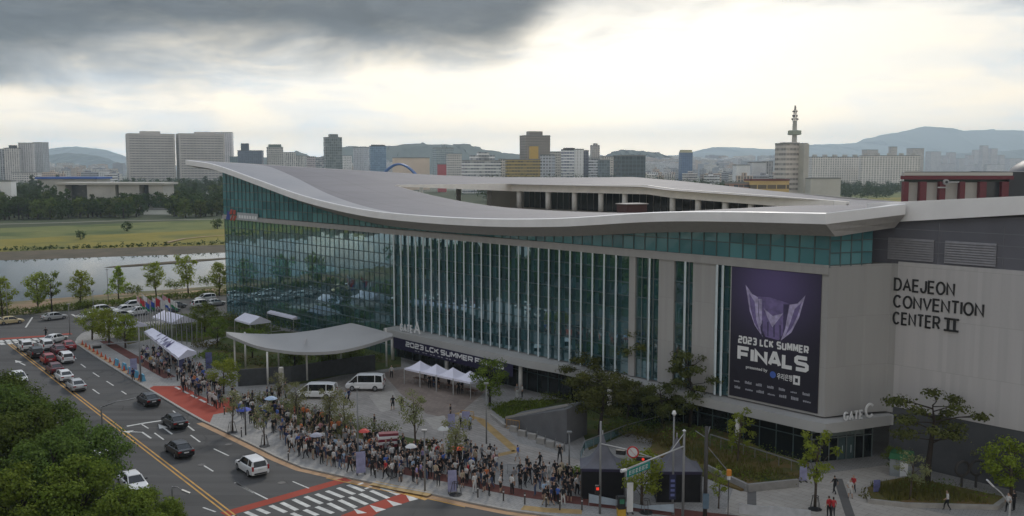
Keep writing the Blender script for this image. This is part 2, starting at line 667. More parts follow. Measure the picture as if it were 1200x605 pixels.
# ------------------------------------------------------------------ ground materials
def ground_mat(name, c1, c2, scale, c3=None, scale3=0.02, rough=0.95, bump=0.0):
    m, w, b = principled(name)
    tc = w.n('ShaderNodeTexCoord').outputs['Object']
    c = w.mix(w.maprange(w.noise(tc, scale, 6.0, 0.65), 0.33, 0.67, 0, 1), c1, c2)
    if c3:
        c = w.mix(w.maprange(w.noise(tc, scale3, 4.0, 0.6), 0.5, 0.64, 0, 1), c, c3)
    w.set(b.inputs['Base Color'], c)
    b.inputs['Roughness'].default_value = rough
    b.inputs['Specular IOR Level'].default_value = 0.2
    if bump:
        bp = w.n('ShaderNodeBump')
        bp.inputs['Strength'].default_value = bump
        w.set(bp.inputs['Height'], w.noise(tc, scale * 3, 4.0))
        w.t.links.new(bp.outputs[0], b.inputs['Normal'])
    return m


M_city = ground_mat('city_ground', (0.10, 0.11, 0.08), (0.16, 0.155, 0.14), 0.02, (0.05, 0.075, 0.035), 0.004)
M_meadow = ground_mat('meadow_grass', (0.165, 0.145, 0.018), (0.22, 0.18, 0.03), 0.05, (0.11, 0.118, 0.025), 0.03)
M_meadow2 = ground_mat('green_meadow', (0.095, 0.12, 0.03), (0.15, 0.155, 0.045), 0.04, (0.06, 0.085, 0.02), 0.03)
M_bank = ground_mat('bank_grass', (0.085, 0.095, 0.035), (0.16, 0.125, 0.065), 0.10, (0.22, 0.15, 0.09), 0.05)
M_mud = ground_mat('river_mud', (0.075, 0.066, 0.045), (0.125, 0.10, 0.07), 0.12)
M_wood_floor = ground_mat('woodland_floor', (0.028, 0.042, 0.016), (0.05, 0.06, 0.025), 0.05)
M_lawn = ground_mat('lawn_grass', (0.05, 0.075, 0.02), (0.085, 0.10, 0.032), 0.6, (0.13, 0.10, 0.04), 0.2)
M_dry = ground_mat('ornamental_grass', (0.15, 0.095, 0.04), (0.11, 0.105, 0.035), 0.5, (0.05, 0.07, 0.02), 0.25)
M_sandpath = ground_mat('sand_path', (0.28, 0.20, 0.12), (0.36, 0.26, 0.17), 0.3)


def asphalt():
    m, w, b = principled('asphalt')
    tc = w.n('ShaderNodeTexCoord').outputs['Object']
    big = w.noise(tc, 0.08, 4.0, 0.6)
    fine = w.noise(tc, 6.0, 3.0, 0.7)
    # worn wheel tracks run with the lanes
    mp = w.n('ShaderNodeMapping')
    mp.inputs['Rotation'].default_value = (0, 0, -math.atan2(-60.7, 77.9) )
    mp.inputs['Scale'].default_value = (0.02, 0.55, 1)
    w.set(mp.inputs[0], tc)
    lane = w.noise(mp.outputs[0], 1.0, 3.0, 0.6)
    v = w.math('ADD', w.math('MULTIPLY', w.math('SUBTRACT', big, 0.5), 0.034), 0.067)
    v = w.math('ADD', v, w.math('MULTIPLY', w.math('SUBTRACT', fine, 0.5), 0.018))
    v = w.math('ADD', v, w.math('MULTIPLY', w.math('SUBTRACT', lane, 0.5), 0.045))
    w.set(b.inputs['Base Color'], w.comb(w.math('MULTIPLY', v, 1.0), v, w.math('MULTIPLY', v, 1.02)))
    # darker repair patches and fine cracks
    vo = w.n('ShaderNodeTexVoronoi', feature='DISTANCE_TO_EDGE')
    wob = w.n('ShaderNodeVectorMath', operation='ADD')
    w.set(wob.inputs[0], tc)
    wn = w.n('ShaderNodeTexNoise')
    w.set(wn.inputs['Vector'], tc)
    wn.inputs['Scale'].default_value = 0.7
    w.set(wob.inputs[1], wn.outputs['Color'])
    w.set(vo.inputs['Vector'], wob.outputs[0])
    vo.inputs['Scale'].default_value = 0.16
    crack = w.math('MULTIPLY', w.math('LESS_THAN', vo.outputs['Distance'], 0.012), w.maprange(w.noise(tc, 0.11, 2.0), 0.48, 0.6, 0.0, 0.022))
    vb = w.n('ShaderNodeTexVoronoi', feature='F1', distance='CHEBYCHEV')
    w.set(vb.inputs['Vector'], mp.outputs[0])
    vb.inputs['Scale'].default_value = 0.9
    sepc = w.n('ShaderNodeSeparateColor')
    w.set(sepc.inputs[0], vb.outputs['Color'])
    patch = w.math('MULTIPLY', w.math('GREATER_THAN', sepc.outputs[0], 0.80), 0.014)
    v = w.math('SUBTRACT', w.math('SUBTRACT', v, crack), patch)
    w.set(b.inputs['Base Color'], w.comb(w.math('MULTIPLY', v, 1.02), v, w.math('MULTIPLY', v, 0.99)))
    b.inputs['Roughness'].default_value = 0.85
    b.inputs['Specular IOR Level'].default_value = 0.3
    return m


M_asphalt = asphalt()


def paving(name, c1, c2, mortar, bw, bh, rot, var=0.25, msize=0.02):
    m, w, b = principled(name)
    tc = w.n('ShaderNodeTexCoord').outputs['Object']
    mp = w.n('ShaderNodeMapping')
    mp.inputs['Rotation'].default_value = (0, 0, rot)
    w.set(mp.inputs[0], tc)
    br = w.n('ShaderNodeTexBrick')
    w.set(br.inputs['Vector'], mp.outputs[0])
    br.inputs['Color1'].default_value = (*c1, 1)
    br.inputs['Color2'].default_value = (*c2, 1)
    br.inputs['Mortar'].default_value = (*mortar, 1)
    br.inputs['Scale'].default_value = 1.0
    br.inputs['Mortar Size'].default_value = msize
    br.inputs['Brick Width'].default_value = bw
    br.inputs['Row Height'].default_value = bh
    nz = w.noise(tc, 0.25, 5.0, 0.65)
    v = w.maprange(nz, 0.3, 0.7, 1 - var, 1 + var)
    sc = w.n('ShaderNodeVectorMath', operation='SCALE')
    w.set(sc.inputs[0], br.outputs[0])
    w.set(sc.inputs['Scale'], v)
    w.set(b.inputs['Base Color'], sc.outputs[0])
    b.inputs['Roughness'].default_value = 0.85
    b.inputs['Specular IOR Level'].default_value = 0.25
    return m


_rot = math.atan2(BD.y, BD.x)
M_plaza = paving('plaza_paving', (0.285, 0.262, 0.24), (0.335, 0.31, 0.285), (0.17, 0.155, 0.14), 1.2, 0.6, -_rot, 0.16)
M_brown = paving('brown_paving', (0.225, 0.18, 0.155), (0.265, 0.215, 0.185), (0.14, 0.115, 0.1), 0.9, 0.45, -_rot, 0.16)
M_pale = paving('pale_paving', (0.36, 0.335, 0.30), (0.40, 0.37, 0.335), (0.24, 0.22, 0.2), 1.5, 0.75, -_rot, 0.12)
M_walk = paving('pavement_blocks', (0.26, 0.252, 0.243), (0.30, 0.292, 0.28), (0.17, 0.165, 0.158), 0.6, 0.3, 0.6, 0.15)
M_bike = ground_mat('red_bike_lane', (0.105, 0.042, 0.036), (0.135, 0.055, 0.045), 0.5)
M_red = ground_mat('red_road_paint', (0.27, 0.052, 0.034), (0.33, 0.068, 0.045), 0.35)
M_white = mat('white_road_paint', (0.50, 0.50, 0.48), 0.7, var=0.25, scale=1.2)
M_yellow = mat('yellow_road_paint', (0.45, 0.24, 0.04), 0.7, var=0.25, scale=1.0)
M_tactile = mat('yellow_tactile_blocks', (0.34, 0.23, 0.095), 0.8, var=0.2, scale=1.0)
M_kerb = mat('kerb_granite', (0.30, 0.285, 0.265), 0.8, var=0.15, scale=1.5)
M_kerb_tan = mat('kerb_tan', (0.36, 0.22, 0.12), 0.8, var=0.2, scale=0.8)

# ------------------------------------------------------------------ terrain: one sheet, the river bed cut into it
prof = [(-9000, -0.03, 0), (-500, -0.03, 0), (0, -0.03, 0), (120, -0.03, 0), (206.5, -0.03, 1), (216, -0.15, 1), (226, -0.9, 1),
        (238, -1.75, 2), (246, -3.2, 2), (270, -3.2, 2), (310, -3.2, 2), (347, -1.75, 2), (361, -0.9, 2), (371, -0.35, 3), (428, -0.05, 5),
        (506, 0.0, 4), (900, 0.0, 0), (3000, 0, 0), (30000, 0, 0)]
ts = [-9000, -2000, -500] + list(range(-200, 700, 12)) + [1200, 3000, 30000]
tb = MB()
rows = []
prng = random.Random(3)
wig = [prng.uniform(-1, 1) for _ in range(len(ts) * len(prof))]
for i, (s, z, k) in enumerate(prof):
    r = []
    for j, t in enumerate(ts):
        ss = s
        if -400 < t < 1000 and 205 < s < 500:
            if 325 < s < 375:
                ss += max(-42, min(24, -(t - 84) * 0.36))
            elif 215 < s < 250:
                ss += max(-3, min(7, -(t - 110) * 0.10))
            ss += wig[(i * len(ts) + j) % len(wig)] * (2.2 if s > 250 else 0.8)
        r.append(ST(ss, t, z))
    rows.append(r)
for i in range(len(rows) - 1):
    b0 = len(tb.v)
    tb.v += [tuple(q) for q in rows[i]] + [tuple(q) for q in rows[i + 1]]
    n = len(ts)
    for j in range(n - 1):
        tb.f.append((b0 + j, b0 + j + 1, b0 + n + j + 1, b0 + n + j))
        tb.m.append(prof[i][2])
gr = tb.build('ground', [M_city, M_bank, M_mud, M_meadow, M_wood_floor, M_meadow2], smooth=True)
settag(gr, kind='structure')
for p in gr.data.polygons:                       # faces up
    pass
gr.data.flip_normals() if gr.data.polygons[0].normal.z < 0 else None

# water
M_water, w_, b_ = principled('river_water')
b_.inputs['Base Color'].default_value = (0.030, 0.036, 0.034, 1)
b_.inputs['Roughness'].default_value = 0.03
b_.inputs['IOR'].default_value = 1.5
b_.inputs['Specular IOR Level'].default_value = 0.9
bp_ = w_.n('ShaderNodeBump')
bp_.inputs['Strength'].default_value = 0.012
bp_.inputs['Distance'].default_value = 0.25
w_.set(bp_.inputs['Height'], w_.noise(w_.n('ShaderNodeTexCoord').outputs['Object'], 0.25, 4.0, 0.55))
w_.t.links.new(bp_.outputs[0], b_.inputs['Normal'])
wb = MB().sheet([ST(232, -2000), ST(232, 2500), ST(372, 2500), ST(372, -2000)], -1.6)
settag(wb.build('river', M_water), kind='structure')


def blob(mb, c, rx, ry, h, rot, n=20, m=0, seed=0):
    """a low mound"""
    r_ = random.Random(seed)
    k = [r_.uniform(0.75, 1.15) for _ in range(n)]
    rings = []
    for fr, hh in ((1.0, -0.25), (0.8, 0.55), (0.45, 0.9), (0.1, 1.0)):
        rings.append([(c[0] + math.cos(rot) * rx * fr * k[i] * math.cos(6.283 * i / n) - math.sin(rot) * ry * fr * k[i] * math.sin(6.283 * i / n),
                       c[1] + math.sin(rot) * rx * fr * k[i] * math.cos(6.283 * i / n) + math.cos(rot) * ry * fr * k[i] * math.sin(6.283 * i / n),
                       c[2] + h * hh) for i in range(n)])
    return mb.loft(rings, m)


sb = MB()
for px, py, rx, ry, sd_ in ((185, 309.5, 17, 2.2, 1), (225, 306, 20, 2.4, 2), (160, 311, 9, 1.5, 3)):
    blob(sb, at(px, py, -1.6), rx, ry, 0.35, math.atan2(BN.y, BN.x), seed=sd_)
settag(sb.build('sandbar', M_mud, smooth=True), kind='structure')

# paths and stripes on the far and near banks
pb = MB()
pb.strip([at(x, y)[:2] for x, y in ((195, 284.5), (215, 280), (240, 277.5), (264, 276))], 1.8, 0.10)
pb.strip([ST(219, t)[:2] for t in (40, 60, 80, 100)], 3.2, -0.22)
settag(pb.build('sand_path', M_sandpath), kind='structure')
pb = MB()
pb.strip([at(x, y)[:2] for x, y in ((-30, 263.5), (60, 261.5), (140, 259), (262, 257))], 7, 0.06)
settag(pb.build('riverside_road', ground_mat('pale_path', (0.14, 0.14, 0.10), (0.2, 0.2, 0.15), 0.1)), kind='structure')

# ------------------------------------------------------------------ streets
KERB = [(88, 401), (89, 404), (115, 421), (160, 449), (215, 482), (238, 495), (268, 509), (297, 523), (325, 537), (354, 549), (390, 557),
        (425, 564.5), (460, 572), (500, 579), (552, 590.5), (595, 599), (640, 605), (700, 613), (800, 626), (1000, 650), (1300, 690)]
KW = [at(*q) for q in KERB]
corner = [at(*q) for q in ((90, 397), (95, 392), (104, 387.5), (150, 380), (262, 369.5))]
road_poly = ([ST(178, 300), ST(204.5, 300), ST(204.5, 96), ST(204.5, 40), ST(205, -60), ST(205, -400), ST(150, -400)] +
             [at(-400, 520), at(-200, 700), Vector((-30, 40, 0)), Vector((60, 30, 0))] + KW[::-1] + corner)
rb = MB().sheet([q[:2] for q in road_poly], 0.0)
settag(rb.build('road', M_asphalt), kind='structure')

plaza_poly = ([q for q in KW] + [Vector((150, 30, 0)), Vector((190, 120, 0)), B(20, 170, 0), B(133, 170, 0), ST(178, 260)] + corner[::-1])
pz = MB().prism([q[:2] for q in plaza_poly], -0.2, 0.12)
settag(pz.build('pavement', M_walk), kind='structure')


def offset_line(pts, d):
    out = []
    for i, q in enumerate(pts):
        a, b = pts[max(i - 1, 0)], pts[min(i + 1, len(pts) - 1)]
        e = Vector((b.x - a.x, b.y - a.y)).normalized()
        out.append(Vector((q.x - e.y * d, q.y + e.x * d)))
    return out


kb = MB()
ko, ki = offset_line(KW, -0.02), offset_line(KW, 0.28)
kb.loft([[(*ko[i], -0.1), (*ko[i], 0.14), (*ki[i], 0.14), (*ki[i], -0.1)] for i in range(len(KW))])
settag(kb.build('kerb', M_kerb), kind='structure')
# tan gutter band in the bend, tan kerb by the long straight
kt = MB()
kt.strip(offset_line(KW[5:17], -0.45), 0.75, 0.004)
kt.strip(offset_line(KW[1:4], 0.75), 0.8, 0.124)
settag(kt.build('gutter_band', M_kerb_tan), kind='structure')
bl = MB()
bl.strip(offset_line(KW[1:4], 4.6), 1.7, 0.124)
bl.strip(offset_line(KW[8:21], 4.3), 1.9, 0.124)
settag(bl.build('bike_lane', M_bike), kind='structure')

rp = MB()
rp.sheet([at(x, y, 0.12)[:2] for x, y in ((173.5, 456.0), (180, 452.5), (217, 452.5), (232, 463), (249, 470), (266, 466), (290, 470), (272, 482), (250, 486), (245, 497.5), (207, 476))], 0.128)
settag(rp.build('red_crossing', M_red), kind='structure')
rp = MB()
L0, L1 = at(408, 561.5), at(262, 603)
rp.strip([L0[:2], L1[:2]], 1.25, 0.0062)
rp.sheet([at(x, y)[:2] for x, y in ((400, 604), (432, 592), (474, 577.2), (489, 585), (450, 597), (425, 612), (398, 612))], 0.0058)
rp.strip([at(x, y)[:2] for x, y in ((0, 397.5), (60, 393.5), (84, 391))], 1.6, 0.004)
settag(rp.build('red_road_band', M_red), kind='structure')


def Z5(x, y):                                    # crosswalk close-up, 5 times enlarged
    return at(260 + x / 5, 560 + y / 5)[:2]


wl = MB()
row1 = [((210, 183), (275, 210)), ((285, 163), (375, 203)), ((350, 146), (440, 190)), ((420, 127), (510, 170)), ((490, 110), (585, 152)),
        ((553, 95), (645, 133)), ((615, 77), (710, 115)), ((680, 59), (775, 97)), ((740, 42), (830, 78)), ((140, 200), (210, 232)), ((65, 222), (140, 255))]
row2 = [((485, 188), (560, 220)), ((555, 170), (650, 208)), ((625, 150), (720, 195)), ((690, 131), (785, 175)), ((750, 113), (850, 157)), ((810, 94), (910, 138)),
        ((875, 76), (975, 120)), ((935, 58), (1035, 100)), ((410, 208), (500, 245))]
for a, b in row1 + row2:
    wl.strip([Z5(*a), Z5(*b)], 0.46, 0.008)
for a, b, c in (((770, 180), (850, 206), (795, 212)), ((865, 160), (962, 186), (905, 202)), ((965, 129), (1058, 155), (1005, 167)), ((1075, 96), (1152, 125), (1100, 138))):
    wl.sheet([Z5(*a), Z5(*b), Z5(*c)], 0.008)
for a, b in (((795, 42), (828, 30)), ((840, 65), (878, 50)), ((80, 32), (268, 126)), ((415, 22), (510, 62))):
    wl.strip([Z5(*a), Z5(*b)], 0.16 if a[0] < 500 else 0.3, 0.008)


def Z8(x, y):                                    # road close-up, 2.69 times enlarged
    return at(x / 2.69, 380 + y / 2.69)[:2]


for a, b in (((255, 126), (270, 137)), ((293, 153), (313, 166)), ((336, 180), (358, 194)), ((383, 211), (398, 221)), ((292, 205), (313, 220)),
             ((447, 316), (468, 329)), ((487, 343), (516, 364)), ((601, 350), (631, 372)), ((674, 393), (721, 415)), ((633, 440), (672, 464)),
             ((740, 500), (800, 532)), ((545, 273), (553, 279)), ((640, 578), (680, 592)), ((225, 98), (240, 109)), ((205, 146), (222, 158))):
    wl.strip([Z8(*a), Z8(*b)], 0.17, 0.008)
wl.strip([Z8(400, 322), Z8(455, 312), Z8(509, 304)], 0.4, 0.008)


def arrow(tail, head, turn=0):
    """a lane arrow painted on the road, its head wide; turn bends it to the left"""
    a, b = Vector(tail), Vector(head)
    d = (b - a).normalized()
    nn = Vector((-d.y, d.x))
    L = 5.2
    e = a + d * L
    wl.strip([a, a + d * (L * 0.62)], 0.22, 0.008)
    if turn:
        k = a + d * (L * 0.6)
        q = k + nn * 0.9 + d * 0.9
        wl.strip([k - d * 0.08, q], 0.22, 0.008)
        t_ = (nn + d).normalized()
        s_ = Vector((-t_.y, t_.x))
        wl.sheet([q + t_ * 1.1, q + s_ * 0.55, q - s_ * 0.55], 0.009)
    else:
        k = a + d * (L * 0.6)
        wl.sheet([e, k + nn * 0.5, k - nn * 0.5], 0.009)


arrow(Z8(476, 360), Z8(440, 335), 1)
arrow(Z8(543, 347), Z8(503, 318))
arrow(Z8(612, 336), Z8(575, 308))
arrow(Z8(80, 130), Z8(20, 100))
# far crossing, painted in two rows
for r0, r1, k in (((-8, 399.5), (56, 395.6), 9), ((-8, 402.5), (46, 399.0), 7)):
    for i in range(k):
        q = at(r0[0] + (r1[0] - r0[0]) * i / (k - 1), r0[1] + (r1[1] - r0[1]) * i / (k - 1))
        d = Vector((0.62, -0.78))
        wl.strip([(q.x, q.y), (q.x + d.x * 2.2, q.y + d.y * 2.2)], 0.75, 0.008)
wl.strip([at(84, 368.5)[:2], at(93, 373)[:2]], 0.4, 0.008)
wl.strip([at(38, 372)[:2], at(30, 384)[:2]], 0.3, 0.008)
for a, b in (((205.5, 453.5), (211, 456.6)), ((214, 458.2), (221, 461.6)), ((224, 463), (231, 466.8)), ((234, 468), (241, 471.8)), ((244, 473), (250, 476))):
    wl.strip([at(*a, 0.12)[:2], at(*b, 0.12)[:2]], 0.35, 0.134)
settag(wl.build('white_road_markings', M_white), kind='structure')

# small opposing-lane marks left of the centre line
yl = MB()
CL = [(11, 403), (40, 425), (92, 468), (140, 505), (200, 555), (268, 600), (300, 622)]
cl = [at(*q) for q in CL]
# straightened through the two ends so the pair keeps an even gap
a_, b_ = at(11, 403), at(268, 601)
mid = [a_ + (b_ - a_) * k for k in (0, 0.25, 0.5, 0.75, 1.0, 1.15)]
for d in (-0.22, 0.22):
    yl.strip(offset_line(mid, d), 0.17, 0.008)
yl.strip(offset_line(KW[10:15], -0.95), 0.16, 0.009)
yl.strip([Z5(1070, 92), Z5(1200, 128)], 0.5, 0.0085)
settag(yl.build('yellow_road_lines', M_yellow), kind='structure')

tb_ = MB()
for pts, w0 in ((((563, 492), (605, 529)), 1.0), (((605, 529), (581, 534)), 0.9), (((437, 566), (470, 573), (505, 579.5)), 1.1), (((612, 595), (640, 598), (682, 600)), 1.1),
                (((535, 484), (565, 492)), 0.8)):
    tb_.strip([at(x, y, 0.12)[:2] for x, y in pts], w0, 0.129)
settag(tb_.build('tactile_paving', M_tactile), kind='structure')

# forecourt surfaces
fp = MB()
fp.sheet([at(x, y, 0.12)[:2] for x, y in ((330, 468), (395, 447), (470, 436), (560, 458), (582, 492), (610, 520), (700, 545), (690, 566), (600, 545), (480, 520), (400, 500), (340, 480))], 0.124)
settag(fp.build('forecourt', M_plaza), kind='structure')
fp = MB()
fp.sheet([at(x, y, 0.12)[:2] for x, y in ((448, 437), (475, 432), (570, 458), (530, 492), (500, 485), (470, 462))], 0.128)
settag(fp.build('brown_forecourt', M_brown), kind='structure')
fp = MB()
fp.sheet([at(x, y, 0.12)[:2] for x, y in ((497, 490), (521, 487), (526, 501), (508, 503))], 0.132)
fp.sheet([at(x, y, 0.12)[:2] for x, y in ((432, 464), (460, 458), (470, 476), (447, 484))], 0.132)
settag(fp.build('pale_forecourt', M_pale), kind='structure')
fp = MB()
fp.sheet([at(x, y, 0.12)[:2] for x, y in ((860, 570), (960, 556), (1040, 545), (1080, 560), (1020, 585), (1300, 640), (1000, 640), (850, 600))], 0.124)
settag(fp.build('gate_forecourt', M_pale), kind='structure')
fp = MB()
fp.strip([at(x, y, 0.12)[:2] for x, y in ((982, 561), (988, 580), (996, 604), (1002, 620))], 0.8, 0.130)
fp.strip([at(x, y, 0.12)[:2] for x, y in ((881, 570), (881, 592))], 0.8, 0.130)
settag(fp.build('paving_band', mat('dark_stone_band', (0.12, 0.115, 0.11), 0.8)), kind='structure')
lw = MB()
lw.sheet([at(x, y, 0.12)[:2] for x, y in ((232, 416), (262, 396), (330, 388), (470, 398), (470, 430), (400, 440), (345, 452), (300, 440), (262, 432))], 0.126)
lw.sheet([at(x, y, 0.12)[:2] for x, y in ((576, 480), (600, 470), (660, 468), (684, 472), (604, 500))], 0.127)
lw.sheet([at(x, y, 0.12)[:2] for x, y in ((196, 375), (268, 369.5), (330, 387), (262, 395), (230, 401))], 0.1255)
lw.sheet([at(x, y, 0.12)[:2] for x, y in ((672, 476), (700, 468), (790, 486), (850, 513), (790, 520), (735, 508), (690, 528))], 0.1285)
lw.sheet([at(x, y, 0.12)[:2] for x, y in ((300, 466), (345, 474), (420, 500), (520, 522), (515, 533), (420, 514), (330, 494))], 0.134)
lw.sheet([at(x, y, 0.12)[:2] for x, y in ((135, 386), (200, 380), (262, 374), (262, 392), (230, 402), (180, 396), (150, 404))], 0.126)
settag(lw.build('lawn', M_lawn), kind='structure')

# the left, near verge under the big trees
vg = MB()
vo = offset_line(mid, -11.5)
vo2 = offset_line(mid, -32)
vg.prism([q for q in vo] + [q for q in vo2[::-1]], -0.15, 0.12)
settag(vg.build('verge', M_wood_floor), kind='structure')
# ------------------------------------------------------------------ hills and mountains
def ridge(name, prof, Y, depth, m, seed, rough=0.08):
    """prof: (px, py) skyline seen at distance Y, a hill with depth behind and before it"""
    r_ = random.Random(seed)
    xs = [p[0] for p in prof]
    n = 150
    rows = []
    nz = [r_.uniform(-1, 1) for _ in range(400)]

    def wob(x):
        i = int(x) % 399
        f = x - int(x)
        return nz[i] * (1 - f) + nz[i + 1] * f
    for k in range(11):
        g = (k - 5) / 5.0
        row = []
        for i in range(n):
            px = xs[0] + (xs[-1] - xs[0]) * i / (n - 1)
            py = float(np.interp(px, xs, [p[1] for p in prof]))
            top = far(px, py, Y)
            h = max(0.0, top.z)
            fall = (1 - abs(g) ** 1.4)
            hh = h * fall * (1 + rough * wob(i * 0.9 + k * 37) + rough * 0.6 * wob(i * 2.3 + k * 61) * (1 - (k == 5) * 0.3))
            if k == 5:
                hh = h * (1 + 0.015 * wob(i * 1.7))
            row.append((top.x * (1 + 0.0 * g) + depth * 0.06 * wob(i * 0.31 + k), Y + g * depth, hh - 2))
        rows.append(row)
    mb = MB().grid(rows)
    return settag(mb.build(name, m, smooth=True), kind='structure')


M_hill = ground_mat('forested_hill', (0.020, 0.034, 0.024), (0.035, 0.05, 0.032), 0.012)
M_mount = ground_mat('far_mountain', (0.045, 0.065, 0.05), (0.06, 0.08, 0.06), 0.003)
ridge('mountain', [(800, 182), (850, 172), (905, 175), (960, 170), (1010, 167), (1050, 157), (1075, 151), (1092, 147.5), (1108, 151), (1128, 155.5), (1155, 151.5), (1180, 155.5), (1200, 154), (1250, 158), (1330, 172)], 12500, 2600, M_mount, 1)
ridge('mountain_range', [(690, 190), (740, 184), (800, 181), (850, 178), (900, 177.5), (980, 178), (1040, 183), (1120, 190)], 10500, 1500, M_mount, 2)
ridge('blue_mountain', [(35, 188), (55, 182), (70, 175), (85, 171.5), (100, 173), (118, 180), (138, 186), (170, 192)], 11000, 1800, M_mount, 3)
ridge('hill', [(42, 192), (55, 186), (68, 181), (82, 179), (96, 181), (112, 188), (122, 193)], 7000, 900, M_hill, 4)
ridge('wooded_hill', [(300, 192), (335, 178), (350, 176), (362, 183), (378, 186), (400, 174), (412, 171), (440, 172), (480, 169), (495, 166.5), (505, 168.5), (525, 169.5), (540, 168), (560, 172), (580, 178),
             (605, 181), (640, 186), (700, 188)], 4200, 600, M_hill, 5)
ridge('low_hill', [(690, 192), (715, 179), (728, 175), (745, 176), (768, 178), (790, 186), (820, 193)], 4000, 500, M_hill, 6)
ridge('foothill', [(1010, 190), (1060, 186), (1120, 180), (1170, 177), (1210, 175), (1290, 178), (1330, 186)], 8200, 900, M_hill, 7)

# ------------------------------------------------------------------ haze
def build_haze():
    m = bpy.data.materials.new('haze')
    m.use_nodes = True
    w = NT(m.node_tree)
    v = w.n('ShaderNodeVolumePrincipled')
    v.inputs['Color'].default_value = (0.74, 0.88, 1.0, 1)
    v.inputs['Density'].default_value = 0.0001
    v.inputs['Anisotropy'].default_value = 0.2
    o = w.n('ShaderNodeOutputMaterial')
    w.t.links.new(v.outputs[0], o.inputs['Volume'])
    mb = MB().box((0, 8000, 300), (34000, 18000, 610))
    ob = mb.build('haze', m)
    settag(ob, kind='stuff')


build_haze()

# ------------------------------------------------------------------ distant city
_fm = {}


def facade_mat(kind, wall, win, fh=3.3, bw=3.0):
    key = (kind, wall, win, fh, bw)
    if key in _fm:
        return _fm[key]
    m, w, b = principled('facade_' + kind)
    wall = tuple(min(0.8, x * 1.4) for x in wall)
    tc = w.n('ShaderNodeTexCoord').outputs['Object']
    nrm = w.n('ShaderNodeTexCoord').outputs['Normal']
    sep = w.n('ShaderNodeSeparateXYZ')
    w.set(sep.inputs[0], tc)
    sn = w.n('ShaderNodeSeparateXYZ')
    w.set(sn.inputs[0], nrm)
    zf = w.math('FRACT', w.math('DIVIDE', sep.outputs[2], fh))
    h = w.math('ADD', w.math('MULTIPLY', sep.outputs[0], w.math('ABSOLUTE', sn.outputs[1])), w.math('MULTIPLY', sep.outputs[1], w.math('ABSOLUTE', sn.outputs[0])))
    xf = w.math('FRACT', w.math('DIVIDE', w.math('ADD', h, 500.0), bw))
    mz = w.math('MULTIPLY', w.math('GREATER_THAN', zf, 0.32), w.math('LESS_THAN', zf, 0.80))
    if kind == 'grid':
        mk = w.math('MULTIPLY', mz, w.math('MULTIPLY', w.math('GREATER_THAN', xf, 0.22), w.math('LESS_THAN', xf, 0.78)))
    elif kind == 'band':
        mk = w.math('MULTIPLY', mz, w.math('GREATER_THAN', xf, 0.08))
    elif kind == 'vert':
        mk = w.math('MULTIPLY', w.math('GREATER_THAN', xf, 0.45), w.math('GREATER_THAN', zf, 0.15))
    elif kind == 'glass':
        mk = w.math('MULTIPLY', w.math('GREATER_THAN', xf, 0.10), w.math('GREATER_THAN', zf, 0.12))
    else:
        mk = w.math('MULTIPLY', mz, 0.0)
    mk = w.math('MULTIPLY', mk, w.math('LESS_THAN', w.math('ABSOLUTE', sn.outputs[2]), 0.5))
    # rooms differ: blinds, lights off
    cell = w.n('ShaderNodeTexWhiteNoise')
    w.set(cell.inputs[0], w.comb(w.math('FLOOR', w.math('DIVIDE', w.math('ADD', h, 500.0), bw)), w.math('FLOOR', w.math('DIVIDE', sep.outputs[2], fh)), 0.0))
    wv = w.mix(w.math('POWER', cell.outputs[0], 3.0), win, tuple(min(1, x * 0.5 + y * 0.5) for x, y in zip(win, wall)))
    dirt = w.noise(tc, 0.06, 4.0)
    wl_ = w.mix(w.maprange(dirt, 0.3, 0.7, 0, 1), tuple(x * 0.88 for x in wall), tuple(min(1, x * 1.08) for x in wall))
    w.set(b.inputs['Base Color'], w.mix(mk, wl_, wv))
    w.set(b.inputs['Roughness'], w.maprange(mk, 0, 1, 0.8, 0.25))
    _fm[key] = m
    return m


M_roofgrey = mat('roof_grey', (0.22, 0.22, 0.21), 0.9, var=0.2, scale=0.1)
M_concrete = mat('pale_concrete', (0.47, 0.45, 0.41), 0.85, var=0.12, scale=0.1)
M_darkwin = mat('dark_window', (0.05, 0.055, 0.06), 0.25, var=0.3, scale=0.3)


def block(x0, x1, yt, Y, label, wall, kind='grid', win=(0.06, 0.07, 0.08), rot=20, fh=3.3, bw=3.2, dr=0.7, cap=None, capc=None, steps=(), cat='building',
          name='office_building', group=None, parapet=True):
    """a distant building: pixel extents of its silhouette, real width, depth and height at distance Y.
    cap: (fraction from, to, metres) penthouse; steps: lower wings (x0, x1, yt)"""
    a, b = far(x0, yt, Y), far(x1, yt, Y)
    W_ = b.x - a.x
    r = RD(rot)
    # silhouette width of a w x d box turned by r
    w = W_ / (math.cos(abs(r)) + dr * math.sin(abs(r)))
    d = w * dr
    h = max(3.0, (a.z + b.z) / 2)
    c = Vector(((a.x + b.x) / 2, Y + d / 2, 0))
    t = thing(name, label, cat, c, r, group)
    mw = facade_mat(kind, wall, win, fh, bw)
    MB().box((0, 0, h / 2), (w, d, h)).build('walls', mw, t, rel=True)
    if parapet:
        p = MB()
        for sx, sy, ww, dd in ((0, -d / 2, w, 0.5), (0, d / 2, w, 0.5), (-w / 2, 0, 0.5, d), (w / 2, 0, 0.5, d)):
            p.box((sx, sy, h + 0.5), (ww + 0.3 if ww > 1 else 0.56, dd + 0.3 if dd > 1 else 0.56, 1.0))
        p.box((0, 0, h + 0.05), (w - 0.6, d - 0.6, 0.1))
        p.build('roof', capc or M_roofgrey, t, rel=True)
    if cap:
        for f0, f1, hh in (cap if isinstance(cap, list) else [cap]):
            MB().box((w * ((f0 + f1) / 2 - 0.5), 0, h + hh / 2 + 0.1), (w * (f1 - f0), d * 0.55, hh)).build('penthouse', capc or mw, t, rel=True)
    return t


